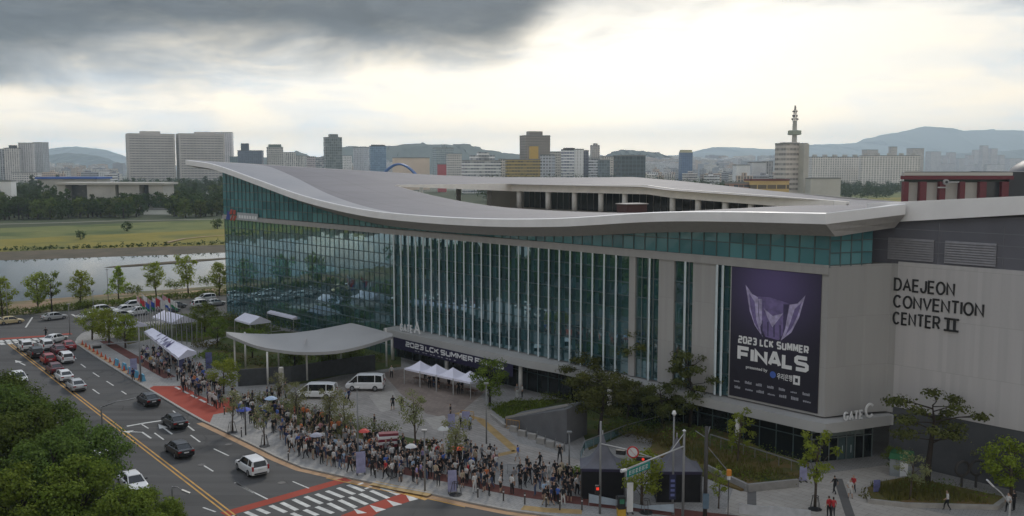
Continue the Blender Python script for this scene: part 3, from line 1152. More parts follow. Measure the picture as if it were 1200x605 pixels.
Gy, Lg, Wt = (0.30, 0.29, 0.28), (0.42, 0.40, 0.37), (0.62, 0.61, 0.59)

M_govwin = mat('gov_window', (0.15, 0.14, 0.14), 0.4, var=0.2)
# the four-slab government complex: floors shown as bands all round
def gov(x0, x1, yt, Y, label, rot, corex, coreh, hgt=None):
    a, b = far(x0, yt, Y), far(x1, yt, Y)
    W_ = b.x - a.x
    r = RD(rot)
    w = W_ / (math.cos(r) + 0.62 * math.sin(abs(r)))
    d = w * 0.62
    h = (a.z + b.z) / 2
    t = thing('government_tower', label, 'building', (a.x + W_ / 2, Y + d / 2, 0), r, 'government towers beyond the wood')
    M_gov = bpy.data.materials.get('gov_concrete') or mat('gov_concrete', (0.50, 0.455, 0.415), 0.85, var=0.1, scale=0.05)
    MB().box((0, 0, h / 2), (w - 1.6, d - 1.6, h)).build('core', M_govwin, t, rel=True)
    nf = 19
    fh = h / nf
    mb = MB()
    for k in range(nf + 1):
        MB().box((0, 0, min(h, k * fh)), (w, d, fh * (0.66 if k < nf else 1.0))).build('spandrel', M_gov, t, rel=True)
    for sx in (-1, 1):
        for sy in (-1, 1):
            MB().box((sx * (w / 2 - 1.5), sy * (d / 2 - 1.5), h / 2), (3.3, 3.3, h + 0.6)).build('corner_pier', M_gov, t, rel=True)
    nb = 13
    for k in range(1, nb):
        mb.box((-w / 2 + w * k / nb, 0, h / 2), (0.7, d + 0.12, h - 1))
    mb.build('mullions', M_gov, t, rel=True)
    MB().box((w * corex, 0, h + coreh / 2), (w * 0.42, d * 0.5, coreh)).build('penthouse', M_gov, t, rel=True)
    return t


gov(139, 200, 158, 1750, 'pale grey government tower with many floors, left of the pair above the wood', 26, 0.0, 7)
gov(199, 259, 158, 1780, 'pale grey government tower partly behind the rising tip of the curved roof', 26, 0.1, 6)
block(247, 271, 155.5, 1900, 'tall plain pale slab rising behind the right government tower', (0.47, 0.45, 0.46), 'vert', (0.36, 0.35, 0.37), rot=10, bw=4)
# far left
block(-12, 3, 175, 1500, 'grey apartment block cut by the edge of the picture', (0.33, 0.34, 0.36), 'vert', rot=15)
block(2, 21, 174, 1500, 'slim apartment tower with a dark crown beside twin grey towers', (0.44, 0.42, 0.40), 'vert', (0.22, 0.22, 0.22), rot=18, cap=(0.3, 0.8, 5), capc=M_darkwin, name='apartment_tower')
block(19, 37, 168, 1520, 'left one of the twin tall grey towers with plain faces', (0.40, 0.39, 0.39), 'vert', (0.30, 0.30, 0.31), rot=16, name='apartment_tower')
block(37, 53, 167.5, 1560, 'right one of the twin tall grey towers, glassy green at its foot', (0.36, 0.37, 0.38), 'vert', (0.27, 0.29, 0.30), rot=-14, name='apartment_tower')
block(11, 42, 203, 1400, 'low pale podium in front of the twin grey towers', (0.45, 0.43, 0.41), 'grid', rot=12)
# middle left
block(276, 306, 177, 1500, 'dark blue office block with a taller left half', (0.10, 0.13, 0.18), 'glass', (0.07, 0.10, 0.15), rot=8, cap=(0.12, 0.42, 12), capc=mat('navy_panel', (0.07, 0.09, 0.12), 0.6))
block(268, 279, 184, 1700, 'small teal glazed block beside the dark blue office', (0.14, 0.20, 0.22), 'glass', (0.08, 0.12, 0.14), rot=10)
block(310, 331, 173, 1500, 'grey apartment tower with a green crown', (0.36, 0.35, 0.33), 'grid', rot=20, cap=(0.1, 0.9, 5), capc=mat('green_grey_cap', (0.16, 0.20, 0.18), 0.7), name='apartment_tower')
block(330, 346, 179, 1700, 'pale apartment tower right of the green crowned one', (0.50, 0.48, 0.45), 'vert', rot=15, name='apartment_tower')
block(344, 359, 183, 1750, 'shorter pale apartment tower in the middle of its row', (0.48, 0.46, 0.43), 'vert', rot=-15, name='apartment_tower')
block(358, 370, 184, 1600, 'grey brick apartment block beside a dark glass one', (0.37, 0.33, 0.33), 'grid', rot=12, name='apartment_tower')
block(369, 381, 185, 1550, 'short dark glass block with white frame', (0.5, 0.5, 0.5), 'glass', (0.10, 0.12, 0.15), rot=5)
block(377, 400, 161.5, 1450, 'tall dark green glass tower with a cap, tallest of the left skyline', (0.20, 0.235, 0.24), 'glass', (0.075, 0.10, 0.105), rot=22, cap=(0.28, 0.8, 5.5), fh=4)
block(399, 412, 183, 1900, 'small white block tucked behind the tall glass tower', (0.55, 0.54, 0.52), 'grid', rot=15)
block(413, 431, 173.5, 1600, 'slim pale office slab with a dark left side', (0.42, 0.43, 0.45), 'vert', (0.30, 0.31, 0.34), rot=-28)
block(431, 452, 171.5, 1500, 'blue glass office tower with a flat cap', (0.16, 0.25, 0.36), 'glass', (0.10, 0.18, 0.28), rot=15, cap=(0.1, 0.95, 2.5), capc=M_darkwin)
block(458, 503, 185.5, 1200, 'wide beige box behind the blue arches', (0.50, 0.41, 0.33), 'plain', rot=10, dr=0.4)
block(506, 531, 174, 1450, 'teal grey office building with rooftop plant', (0.25, 0.29, 0.30), 'grid', (0.10, 0.14, 0.17), rot=20, cap=[(0.45, 0.6, 6), (0.7, 0.95, 3)])
block(512, 523, 193, 1100, 'small bright red building front', (0.36, 0.08, 0.09), 'plain', rot=8)
block(522, 541, 181, 1350, 'pale building full of small windows beside the red front', (0.45, 0.43, 0.40), 'grid', rot=15)
block(540, 587, 189, 1050, 'white building with ribbon windows and stepped upper floors', (0.62, 0.62, 0.61), 'band', (0.13, 0.15, 0.19), rot=10, dr=0.5, cap=[(0.2, 0.85, 6.5), (0.4, 0.7, 10)], fh=3.6)
block(584, 594, 187, 1250, 'narrow beige block right of the white stepped building', (0.5, 0.46, 0.4), 'grid', rot=15)
block(592, 634, 187.5, 1000, 'long ochre building with rows of windows', (0.30, 0.22, 0.075), 'band', (0.09, 0.08, 0.05), rot=8, dr=0.4)
block(609, 645, 159.5, 1200, 'big dark brown tower block with a raised roof', (0.20, 0.175, 0.15), 'grid', (0.13, 0.12, 0.11), rot=18, cap=(0.22, 0.75, 6))
block(620, 631, 171.5, 1080, 'mustard yellow tower in front of the dark brown block', (0.42, 0.27, 0.06), 'plain', rot=10)
block(633, 651, 182, 1000, 'pale blue grey tower with small windows', (0.38, 0.39, 0.42), 'grid', rot=-20)
block(645, 661, 178.5, 1250, 'beige grey office block behind pale ones', (0.42, 0.40, 0.37), 'grid', rot=15)
block(658, 676, 176, 1050, 'white office block with dark blue window rows', (0.58, 0.58, 0.60), 'band', (0.10, 0.12, 0.20), rot=12, cap=(0.1, 0.9, 2.5), capc=M_darkwin)
block(673, 684, 175.5, 1030, 'bright white slender tower with plain front', (0.75, 0.75, 0.75), 'vert', (0.6, 0.6, 0.6), rot=4)
block(683, 690, 177, 1060, 'thin dark tower beside the bright white one', (0.12, 0.13, 0.16), 'glass', (0.08, 0.09, 0.12), rot=10)
block(692, 703, 171, 1500, 'brown grey apartment tower standing behind low blocks', (0.36, 0.33, 0.31), 'vert', (0.26, 0.24, 0.23), rot=15, cap=(0.3, 0.8, 4), name='apartment_tower')
block(688, 703, 186, 1150, 'light grey low office between white and dark ones', (0.44, 0.45, 0.47), 'band', rot=10)
block(701, 715, 188, 1100, 'teal glass low block before the dark glass cube', (0.16, 0.20, 0.22), 'glass', (0.10, 0.13, 0.15), rot=10)
block(703, 722, 184, 1300, 'beige office block behind the teal low block', (0.46, 0.43, 0.39), 'grid', rot=15)
block(721, 757, 183, 950, 'dark glass cube with a flat roof', (0.09, 0.12, 0.14), 'glass', (0.05, 0.075, 0.09), rot=12, fh=4, bw=4)
block(797, 812, 179, 1400, 'blue glass tower with a cream crown', (0.10, 0.16, 0.27), 'glass', (0.08, 0.14, 0.25), rot=10, cap=(0.0, 1.0, 4), capc=mat('cream_panel', (0.5, 0.47, 0.32), 0.7))
block(879, 898, 191, 1100, 'plain grey block beside the red sign building', (0.42, 0.42, 0.43), 'plain', rot=10)
block(861, 879, 194, 1080, 'white building carrying a bright red sign panel', (0.62, 0.60, 0.58), 'plain', rot=8)
block(895, 906, 190, 1200, 'dark glazed slab behind the plain grey block', (0.28, 0.28, 0.29), 'vert', (0.10, 0.11, 0.12), rot=10)
block(852, 880, 215.5, 560, 'brick red low roofed hall left of the yellow one', (0.36, 0.21, 0.16), 'band', rot=8, dr=0.5)
block(876, 926, 212, 560, 'yellow two storey hall with a dark red roof', (0.44, 0.31, 0.13), 'band', (0.10, 0.08, 0.05), rot=8, dr=0.4, capc=mat('dark_red_roof', (0.17, 0.06, 0.05), 0.8), fh=5, bw=6)

# broadcasting building with its lattice mast
t = block(913, 948, 169, 800, 'stepped grey broadcasting tower block with an antenna mast on its roof', (0.44, 0.40, 0.375), 'band', (0.24, 0.22, 0.21), rot=20, dr=0.75, fh=4.2, cap=(0.1, 0.75, 1.5))
h0 = far(930, 168, 800).z
MB().box((4.5, -2, h0 / 2), (5, 26, h0 - 1)).build('stair_tower', M_concrete, t, rel=True)
mst = MB()
zt = lambda y: far(935, y, 812).z
mx_ = 3.0
mst.tube([(mx_, 0, h0 - 1), (mx_, 0, zt(158)), (mx_, 0, zt(142))], [2.3, 2.1, 1.8], 10)
mst.build('mast_shaft', M_concrete, t, rel=True)
MB().tube([(mx_, 0, zt(158.5)), (mx_, 0, zt(158)), (mx_, 0, zt(153.5)), (mx_, 0, zt(153))], [4.6, 5.6, 5.6, 4.8], 14).build('mast_gallery', mat('mast_green', (0.33, 0.36, 0.29), 0.8), t, rel=True)
lat = MB()
M_steel = mat('mast_steel', (0.22, 0.2, 0.2), 0.6, 0.3)
for sx in (-1, 1):
    for sy in (-1, 1):
        lat.beam((mx_ + sx * 1.2, sy * 1.2, zt(142)), (mx_ + sx * 0.25, sy * 0.25, zt(124)), 0.32, 0.32)
for k in range(8):
    zk = zt(142) + (zt(124) - zt(142)) * k / 8
    s_ = 1.25 - 0.95 * k / 8
    lat.box((mx_, 0, zk), (s_ * 2.6, s_ * 2.6, 0.4))
for zk, rr in ((zt(140), 2.5), (zt(136), 1.9), (zt(131), 1.7)):
    for a in range(5):
        an = a * 1.257 + zk
        lat.box((mx_ + rr * math.cos(an), rr * math.sin(an), zk), (0.9, 0.9, 1.5), an)
lat.build('lattice_mast', M_steel, t, rel=True)
block(948, 986, 210, 780, 'long low grey annex beside the broadcasting tower', (0.38, 0.37, 0.35), 'plain', rot=6, dr=0.4)

# apartments on the right
def slab(x0, x1, yt, Y, label, rot=8):
    t = block(x0, x1, yt, Y, label, (0.56, 0.53, 0.49), 'grid', (0.17, 0.16, 0.16), rot=rot, dr=0.16, fh=2.8, bw=4.0, name='apartment_slab', group='long apartment slabs on the right')
    a, b = far(x0, yt, Y), far(x1, yt, Y)
    w = (b.x - a.x)
    for k in range(5):
        MB().box((-w * 0.4 + w * 0.2 * k, 1.5, a.z + 2.2), (6, 5, 4.2)).build('lift_tower', M_concrete, t, rel=True)
    return t


slab(949, 1012, 184.5, 1500, 'long pale apartment slab beside the broadcasting tower')
slab(1011, 1078, 183, 1450, 'long pale apartment slab directly above the red hall', -8)
for x0, x1, yt, lb in ((1013, 1030, 176, 'grey apartment tower behind the long slabs, left of three'), (1043, 1052, 172.5, 'slim grey apartment tower behind the long slabs, middle of three'),
                       (1066, 1084, 174.5, 'tan apartment tower at the right end of the long slab')):
    block(x0, x1, yt, 2100, lb, (0.44, 0.41, 0.38), 'vert', (0.30, 0.28, 0.27), rot=15, name='apartment_tower')
for x0, x1, yt in ((1088, 1104, 178), (1103, 1112, 183), (1111, 1121, 179), (1122, 1132, 186), (1133, 1142, 182), (1141, 1150, 176), (1150, 1159, 171), (1160, 1170, 174.5), (1170, 1178, 182), (1180, 1200, 186), (1095, 1120, 192), (1125, 1150, 194), (1150, 1180, 193)):
    block(x0, x1, yt, 3400 + (x0 * 7) % 500, 'hazy apartment tower far off under the blue mountain', (0.46, 0.44, 0.44), 'vert', (0.28, 0.28, 0.3), rot=15, name='apartment_tower', group='apartment towers under the mountain')

# sprawl of low city blocks, a few pixels each
sp_rng = random.Random(5)
sp = []
cols = [((0.50, 0.48, 0.45), 'pale'), ((0.46, 0.44, 0.43), 'grey'), ((0.42, 0.34, 0.28), 'tan'), ((0.55, 0.55, 0.55), 'white'), ((0.28, 0.29, 0.32), 'slate')]
for i in range(290):
    band = sp_rng.random()
    if band < 0.66:
        px = sp_rng.uniform(690, 915)
        py = sp_rng.uniform(182, 206)
    elif band < 0.78:
        px = sp_rng.uniform(50, 140)
        py = sp_rng.uniform(190, 204)
    else:
        px = sp_rng.uniform(270, 660)
        py = sp_rng.uniform(183, 197)
    wpx = sp_rng.uniform(5, 17) if band > 0.66 else sp_rng.uniform(6, 22)
    Y = 900 + (206 - py) * 130 + sp_rng.uniform(0, 300)
    c, cn = cols[sp_rng.randrange(5)]
    zone = 'left of the government towers' if px < 200 else ('behind the curved roof' if px < 690 else 'in the flat district left of the broadcasting tower')
    a, b = far(px, py, Y), far(px + wpx, py, Y)
    if a.z < 5:
        continue
    h = a.z
    w = b.x - a.x
    rot = RD(sp_rng.uniform(-25, 25))
    t = MB()
    t.box((0, 0, h / 2), (w, w * 0.7, h))
    if sp_rng.random() < 0.6:
        t.box((w * sp_rng.uniform(-0.2, 0.2), 0, h + 1.5), (w * 0.3, w * 0.3, 3))
    ob = t.build('city_building', facade_mat(sp_rng.choice(['grid', 'band', 'vert']), c, (0.12, 0.12, 0.13)), None)
    ob.location = (a.x, Y, 0)
    ob.rotation_euler = (0, 0, rot)
    settag(ob, f'distant {cn} low city building {zone}', 'building', 'low buildings of the distant city')

# blue arched bridge far behind the roof
ab = thing('arch_bridge', 'blue steel arches of a bridge showing above the curved roof', 'bridge', far(467, 205, 900).xy.to_3d())
M_blue = mat('bridge_blue', (0.045, 0.13, 0.36), 0.5)
for dy in (0, 9):
    pts = []
    for k in range(17):
        f = k / 16
        q = far(444 + 46 * f, 209, 900)
        pts.append((q.x, 900 + dy + 6 * f, far(0, 209 - 16.5 * math.sin(math.pi * f), 900).z))
    MB().tube(pts, 1.0, 8).build('arch', M_blue, ab)
q0, q1 = far(430, 207, 900), far(500, 207, 900)
MB().box(((q0.x + q1.x) / 2, 905, q0.z - 1), (q1.x - q0.x, 10, 1.6)).build('deck', M_concrete, ab)
for f in (0.1, 0.5, 0.9):
    MB().box((q0.x + (q1.x - q0.x) * f, 905, (q0.z - 2) / 2), (3, 6, q0.z - 2)).build('pier', M_concrete, ab)

# the long museum hall among the trees
mu = thing('museum_hall', 'long low concrete hall with deep openings among the trees across the river', 'building', far(133, 228, 640).xy.to_3d())
a0, a1 = far(69, 214, 640), far(196, 214.5, 640)
r_ = MB()
r_.box(((a0.x + a1.x) / 2, 648, a0.z - 0.7), (a1.x - a0.x, 26, 1.4))
r_.build('roof', M_concrete, mu)
xs_ = [(69, 79), (104, 137), (141, 165), (176, 193)]
for x0, x1 in xs_:
    p, q = far(x0, 216, 640), far(x1, 216, 640)
    MB().box(((p.x + q.x) / 2, 647, (a0.z - 1.4) / 2), (q.x - p.x, 20, a0.z - 1.4)).build('wall', M_concrete, mu)
p, q = far(72, 216, 646), far(192, 216, 646)
MB().box(((p.x + q.x) / 2, 652, (a0.z - 2) / 2), (q.x - p.x, 12, a0.z - 2)).build('dark_glazing', M_darkwin, mu)
bs = thing('sports_hall', 'low hall with a bright blue flat roof behind the museum', 'building', far(78, 212, 760).xy.to_3d())
p, q = far(42, 210, 760), far(112, 209.5, 760)
MB().box(((p.x + q.x) / 2, 775, p.z / 2), (q.x - p.x, 26, p.z)).build('walls', M_concrete, bs)
MB().box(((p.x + q.x) / 2, 775, p.z + 0.8), (q.x - p.x + 2, 29, 1.6)).build('roof', mat('blue_roof', (0.035, 0.11, 0.38), 0.6), bs)
block(-10, 12, 213, 700, 'plain white low building at the edge of the far wood', (0.62, 0.60, 0.56), 'plain', rot=5)
block(168, 199, 247.6, 585, 'long white shed roof at the foot of the far trees', (0.55, 0.55, 0.52), 'plain', rot=3, dr=0.3, name='shed')

# red hall with a dark roof and the dark dome behind the stone wing
rh = thing('red_hall', 'dark roofed hall with red piers and grey panels behind the parapet', 'building', far(1120, 230, 210).xy.to_3d())
M_redp = mat('red_piers', (0.13, 0.026, 0.032), 0.6)
M_dkroof = mat('dark_hall_roof', (0.035, 0.037, 0.042), 0.5)
Yh = 210
za, zb_ = far(1100, 238, Yh).z - 6, far(1100, 213, Yh).z
for x0, x1 in ((1058, 1064), (1077, 1085), (1100, 1107), (1124, 1130), (1147, 1155), (1173, 1181)):
    p, q = far(x0, 213, Yh), far(x1, 213, Yh)
    MB().box(((p.x + q.x) / 2, Yh, zb_ / 2), (q.x - p.x, 1.2, zb_)).build('pier', M_redp, rh)
p, q = far(1057, 211, Yh), far(1186, 211, Yh)
MB().box(((p.x + q.x) / 2, Yh + 0.1, zb_ + 0.9), (q.x - p.x, 1.6, 0.8)).build('lintel', M_redp, rh)
MB().box(((p.x + q.x) / 2, Yh + 0.1, zb_ + 1.7), (q.x - p.x - 0.4, 1.3, 0.7)).build('fascia', M_concrete, rh)
p, q = far(1064, 213, Yh), far(1149, 213, Yh)
MB().box(((p.x + q.x) / 2, Yh + 1.2, zb_ / 2 - 0.5), (q.x - p.x, 0.8, zb_ + 0.6)).build('panel_wall', M_concrete, rh)
p, q = far(1152, 213, Yh), far(1180, 213, Yh)
MB().box(((p.x + q.x) / 2, Yh + 1.4, zb_ / 2), (q.x - p.x + 1, 0.8, zb_)).build('dark_opening', M_darkwin, rh)
p, q = far(1064, 206, Yh), far(1230, 206, Yh)
pb_ = far(1082, 206, Yh + 40)
MB().prism([(p.x, Yh + 2), (q.x, Yh + 2), (q.x + 4, Yh + 40), (pb_.x, Yh + 40)], zb_ - 1, [zb_ + 2.2, zb_ + 2.2, far(0, 203, Yh + 40).z, far(0, 203, Yh + 40).z]).build('roof', mat('dark_green_roof', (0.04, 0.055, 0.045), 0.7), rh)
p, q = far(1186, 203, Yh), far(1260, 203, Yh)
MB().box(((p.x + q.x) / 2, Yh + 10, (zb_ + 2) / 2), (q.x - p.x, 18, zb_ + 2.4)).build('side_wing', M_dkroof, rh)
em = MB()
c = far(1109, 213.5, Yh - 1.2)
em.tube([(c.x, Yh - 1.3, c.z), (c.x, Yh - 0.7, c.z)], 0.62, 20)
em.build('round_emblem', mat('emblem_silver', (0.34, 0.34, 0.34), 0.5), rh)
em = MB()
em.tube([(c.x, Yh - 1.42, c.z), (c.x, Yh - 1.31, c.z)], 0.3, 16)
em.build('emblem_disc', M_dkroof, rh)
em = MB()
em.box((c.x + 1.8, Yh - 1.0, c.z), (2.2, 0.3, 0.3))
em.box((c.x - 0.6, Yh - 1.0, c.z - 1.2), (2.4, 0.3, 0.3))
em.build('emblem_bars', mat('emblem_white', (0.34, 0.34, 0.34), 0.5), rh)
dm = thing('dome_hall', 'dark domed roof rising at the right edge above the red hall', 'building', far(1215, 200, 330).xy.to_3d())
c = far(1226, 205, 330)
rr = far(1270, 205, 330).x - c.x
rings = []
for k in range(9):
    a = k / 8 * math.pi / 2 * 0.97
    rings.append([(c.x + rr * math.cos(a) * math.cos(6.283 * i / 28), 330 + rr * math.cos(a) * math.sin(6.283 * i / 28), c.z - 3 + (far(0, 183, 330).z - c.z + 3) * math.sin(a)) for i in range(28)])
MB().loft(rings).build('dome', mat('dome_grey', (0.10, 0.10, 0.11), 0.5), dm, smooth=True)
MB().tube([(c.x, 330, 0), (c.x, 330, c.z - 2.9)], rr * 1.01, 28).build('drum', M_dkroof, dm)
# ------------------------------------------------------------------ convention hall
hall = thing('convention_hall', 'long glass fronted convention hall with a sweeping grey roof and stone wing', 'building', (BO.x, BO.y, 0.12))

PU = [-14, 0.5, 17.9, 35, 51.4, 71.7, 83.7, 97.2, 112.6, 130.2, 142.7]
PZ = [25.6, 25.54, 25.0, 23.6, 22.97, 23.05, 23.75, 25.2, 27.65, 30.35, 31.25]


def spline(x, xs, ys):
    """smooth monotone-ish interpolation"""
    i = max(0, min(len(xs) - 2, int(np.searchsorted(xs, x)) - 1))

    def sl(k):
        a, b = max(k - 1, 0), min(k + 1, len(xs) - 1)
        return (ys[b] - ys[a]) / (xs[b] - xs[a])
    h = xs[i + 1] - xs[i]
    f = (x - xs[i]) / h
    return ((2 * f**3 - 3 * f**2 + 1) * ys[i] + (f**3 - 2 * f**2 + f) * h * sl(i) + (-2 * f**3 + 3 * f**2) * ys[i + 1] + (f**3 - f**2) * h * sl(i + 1))


def ztop(u):
    return spline(u, PU, PZ)


def zback(u):
    return float(np.interp(u, [0, 26, 34.7, 51.8, 71.7, 85, 95, 139, 145], [24.6, 24.1, 24.2, 25.5, 27.0, 27.75, 27.55, 27.25, 27.2]))


def zopen(u):                                   # upper lip of the roof court
    return float(np.interp(u, [10, 26, 39, 58, 64, 101, 104], [25.68, 24.75, 25.2, 25.9, 26.45, 26.3, 26.37]))


def sstep(a, b, x):
    f = max(0, min(1, (x - a) / (b - a)))
    return f * f * (3 - 2 * f)


def zr(u, v):
    a = ztop(u)
    if u < 26:
        return a if v <= 22 else a + (zback(u) - a) * ((v - 22) / 48) ** 0.8
    k = sstep(101, 143, u)
    wv = sstep(103, 125, u)
    zf = a * (1 - wv) + (a + (zback(u) - a) * 0.34) * wv
    zo = zopen(min(u, 103.6)) * (1 - k) + 28.4 * k
    return float(np.interp(v, [-3, 22, 49, 70], [a, zf, zo, zback(u)]))


def steel_roof():
    m, w, b = principled('roof_metal')
    tc = w.n('ShaderNodeTexCoord').outputs['Object']
    mp = w.n('ShaderNodeMapping')
    mp.inputs['Rotation'].default_value = (0, 0, -math.atan2(BN.y, BN.x))
    w.set(mp.inputs[0], tc)
    sp_ = w.n('ShaderNodeSeparateXYZ')
    w.set(sp_.inputs[0], mp.outputs[0])
    seam = w.math('LESS_THAN', w.math('FRACT', w.math('DIVIDE', w.math('ADD', sp_.outputs[1], 400.0), 1.3)), 0.08)
    big = w.noise(tc, 0.05, 5.0, 0.65)
    c = w.mix(w.maprange(big, 0.3, 0.7, 0, 1), (0.135, 0.132, 0.152), (0.172, 0.168, 0.19))
    stain_m = w.n('ShaderNodeMapping')
    stain_m.inputs['Scale'].default_value = (0.03, 0.5, 0.5)
    w.set(stain_m.inputs[0], mp.outputs[0])
    stain = w.noise(stain_m.outputs[0], 1.0, 5.0, 0.65)
    c = w.mix(w.maprange(stain, 0.45, 0.75, 0.0, 0.5), c, (0.105, 0.103, 0.115))
    cross = w.math('LESS_THAN', w.math('FRACT', w.math('DIVIDE', w.math('ADD', sp_.outputs[0], 400.0), 9.0)), 0.02)
    c = w.mix(w.math('MAXIMUM', w.math('MULTIPLY', seam, 0.6), w.math('MULTIPLY', cross, 0.7)), c, (0.07, 0.07, 0.08))
    w.set(b.inputs['Base Color'], c)
    b.inputs['Specular IOR Level'].default_value = 0.15
    b.inputs['Roughness'].default_value = 0.6
    return m


M_roof = steel_roof()
M_alu = mat('roof_edge_aluminium', (0.78, 0.765, 0.76), 0.55, 0.0, var=0.06, scale=0.3)
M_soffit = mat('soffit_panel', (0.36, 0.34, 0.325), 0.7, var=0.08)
M_panelw = mat('court_fascia_panel', (0.80, 0.76, 0.71), 0.6, var=0.08, scale=0.5)

# roof skin
us = [-1 + 144 * i / 72 for i in range(73)]
rm = MB()
rm.grid([[B(u, v, zr(u, v)) for u in us] for v in [-3 + 25 * i / 8 for i in range(9)]])
rm.grid([[B(u, v, zr(u, v) - 0.95) for u in us[::-1]] for v in (-0.2, 8, 22)])
ul = lambda v: 103.6 - 2.6 * min(1, (v - 22) / 28)
rm.grid([[B(u, v, zr(u, v)) for u in [ul(v) + (143 - ul(v)) * i / 20 for i in range(21)]] for v in [22 + 48 * i / 8 for i in range(9)]])
ub = lambda v: 10 + 16 * min(1, (v - 22) / 26)
rm.grid([[B(u, v, zr(u, v)) for u in [-14 + (ub(v) + 14) * i / 10 for i in range(11)]] for v in [22 + 48 * i / 8 for i in range(9)]])
rm.grid([[B(u, v, zr(u, v)) for u in [26 + 75 * i / 30 for i in range(31)]] for v in (48, 51, 56, 63, 70)])
rm.build('roof', M_roof, hall, smooth=True)

# light on the rising curved edge, painted as a paler sheet, and the bright rim
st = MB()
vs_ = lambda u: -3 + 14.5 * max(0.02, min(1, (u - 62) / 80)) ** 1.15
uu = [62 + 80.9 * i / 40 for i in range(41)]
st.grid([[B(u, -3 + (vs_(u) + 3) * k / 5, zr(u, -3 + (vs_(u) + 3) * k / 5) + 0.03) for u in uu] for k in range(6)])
st.build('lit_roof_edge', mat('lit_roof_tone', (0.21, 0.21, 0.228), 0.42, 0.2, var=0.05, scale=0.2), hall, smooth=True)
ue = [-1.2 + 144.4 * i / 90 for i in range(91)]
fa = MB()
fa.loft([[B(u, -3.12, ztop(u) - 0.02), B(u, -2.85, ztop(u) + 0.07), B(u, -2.85, ztop(u) - 0.2), B(u, -2.95, ztop(u) - 1.0), B(u, -3.12, ztop(u) - 1.0)] for u in ue])
# rim round the pointed left end, back to the rear
fa.loft([[B(143.2 - 0 * v, v, zr(142.7, v) + 0.1), B(142.6, v, zr(142.7, v) + 0.1), B(142.6, v, zr(142.7, v) - 0.9), B(143.2, v, zr(142.7, v) - 0.9)] for v in (-3.1, 10, 22, 45, 70)])
fa.build('roof_rim', M_alu, hall)
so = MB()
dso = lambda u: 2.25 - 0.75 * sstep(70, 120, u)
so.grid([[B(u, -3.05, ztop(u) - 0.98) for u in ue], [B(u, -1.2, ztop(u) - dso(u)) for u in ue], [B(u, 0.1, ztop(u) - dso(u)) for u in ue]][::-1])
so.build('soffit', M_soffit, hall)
# the rim turns the corner to the stone wing
cr = MB()
e0 = [B(-1.2, -3.12, 0), None]
Pc0 = B(-1.2, -3.12, 0)
Pc1 = Vector((*(RW + RN1 * 2.2), 0))
Pi0, Pi1 = B(-1.2, 0.05, 0), Vector((*(RW + RN1 * 0.05), 0))
zc0, zc1 = ztop(-1.2), 26.3


def eave(o_, i_, z, drop):
    """outline of the eave at one station: outer foot o_, wall foot i_"""
    g = lambda f, dz: o_.lerp(i_, f) + Vector((0, 0, z + dz))
    return g(0, 0.0), g(0.05, 0.07), g(0, -1.0), g(0.3, -drop * .72), g(0.6, -drop), g(1, -drop)


A_, B2_ = eave(Pc0, Pi0, zc0, 2.25), eave(Pc1, Pi1, zc1, 2.35)
mid_e = eave(Pc0.lerp(Pc1, .5), Pi0.lerp(Pi1, .5), (zc0 + zc1) / 2, 2.3)
cr.loft([[q[2], q[0], q[1], q[5] + Vector((0, 0, 2.2)), q[5] + Vector((0, 0, 1.6))] for q in (A_, mid_e, B2_)])
cr.build('corner_eave', M_alu, hall)
cr = MB()
cr.grid([[q[k] for q in (A_, mid_e, B2_)] for k in (2, 3, 4, 5)])
cr.build('corner_soffit', M_soffit, hall)
# back closing faces so light does not leak
wl2 = MB()
wl2.loft([[B(u, 70, 0), B(u, 70.4, 0), B(u, 70.4, zback(u) - 0.05), B(u, 70, zback(u) - 0.05)] for u in (-14, 26, 52, 72, 85, 95, 120, 132)])
wl2.build('rear_wall', M_concrete, hall)

# roof court: floor, glazed rear, columns and deep pale fascia
ct = MB()
ct.prism([B(9, 21.5, 0)[:2], B(26, 52, 0)[:2], B(101, 52, 0)[:2], B(104, 21.5, 0)[:2]], 20.6, 21.2)
ct.build('court_floor', mat('court_paving', (0.30, 0.28, 0.24), 0.9), hall)
gl = MB()
gl.sheet([B(60, 40, 0)[:2], B(34, 40, 0)[:2], B(30, 44, 0)[:2], B(62, 47, 0)[:2]], 21.22)
gl.build('court_planting', mat('court_lawn', (0.22, 0.21, 0.07), 0.9), hall)
lip = [(10, 22), (26, 48), (39, 50), (58, 50), (64, 50), (101, 50), (103.6, 22)]
cf = MB()
fd = lambda v: 0.25 + 1.3 * min(1, (v - 22) / 24)
cf.loft([[B(u, v - 0.35, zopen(u) + 0.06), B(u, v + 0.3, zopen(u) + 0.06), B(u, v + 0.3, zopen(u) - fd(v)), B(u, v - 0.35, zopen(u) - fd(v))] for u, v in lip])
cf.build('court_fascia', M_panelw, hall)
cb = MB()
cb.loft([[B(u, 22.0, ztop(u) - 0.02), B(u, 22.2, ztop(u) - 0.02), B(u, 22.2, ztop(u) - 1.5), B(u, 22.0, ztop(u) - 1.5)] for u in [9.5 + 94.5 * i / 24 for i in range(25)]])
cb.build('court_kerb', mat('court_kerb_panel', (0.36, 0.35, 0.34), 0.6), hall)
M_col = mat('white_column', (0.66, 0.64, 0.61), 0.6, var=0.08)
for px in (537, 573, 608, 642, 673, 704, 732, 788, 818, 850, 880):
    r = ray(px, 232)
    t_ = (50.5 - (Vector((0, 0)) - BO).dot(BN)) / Vector((r.x, r.y)).dot(BN)
    u = (Vector((r.x * t_, r.y * t_)) - BO).dot(BD)
    q = B(u, 50.6, 0)
    MB().tube([(q.x, q.y, 21.2), (q.x, q.y, zopen(u) - 1.5)], 0.55, 12).build('court_column', M_col, hall, smooth=True)
M_court_gl, w_, b_ = principled('court_glass')
b_.inputs['Base Color'].default_value = (0.03, 0.036, 0.038, 1)
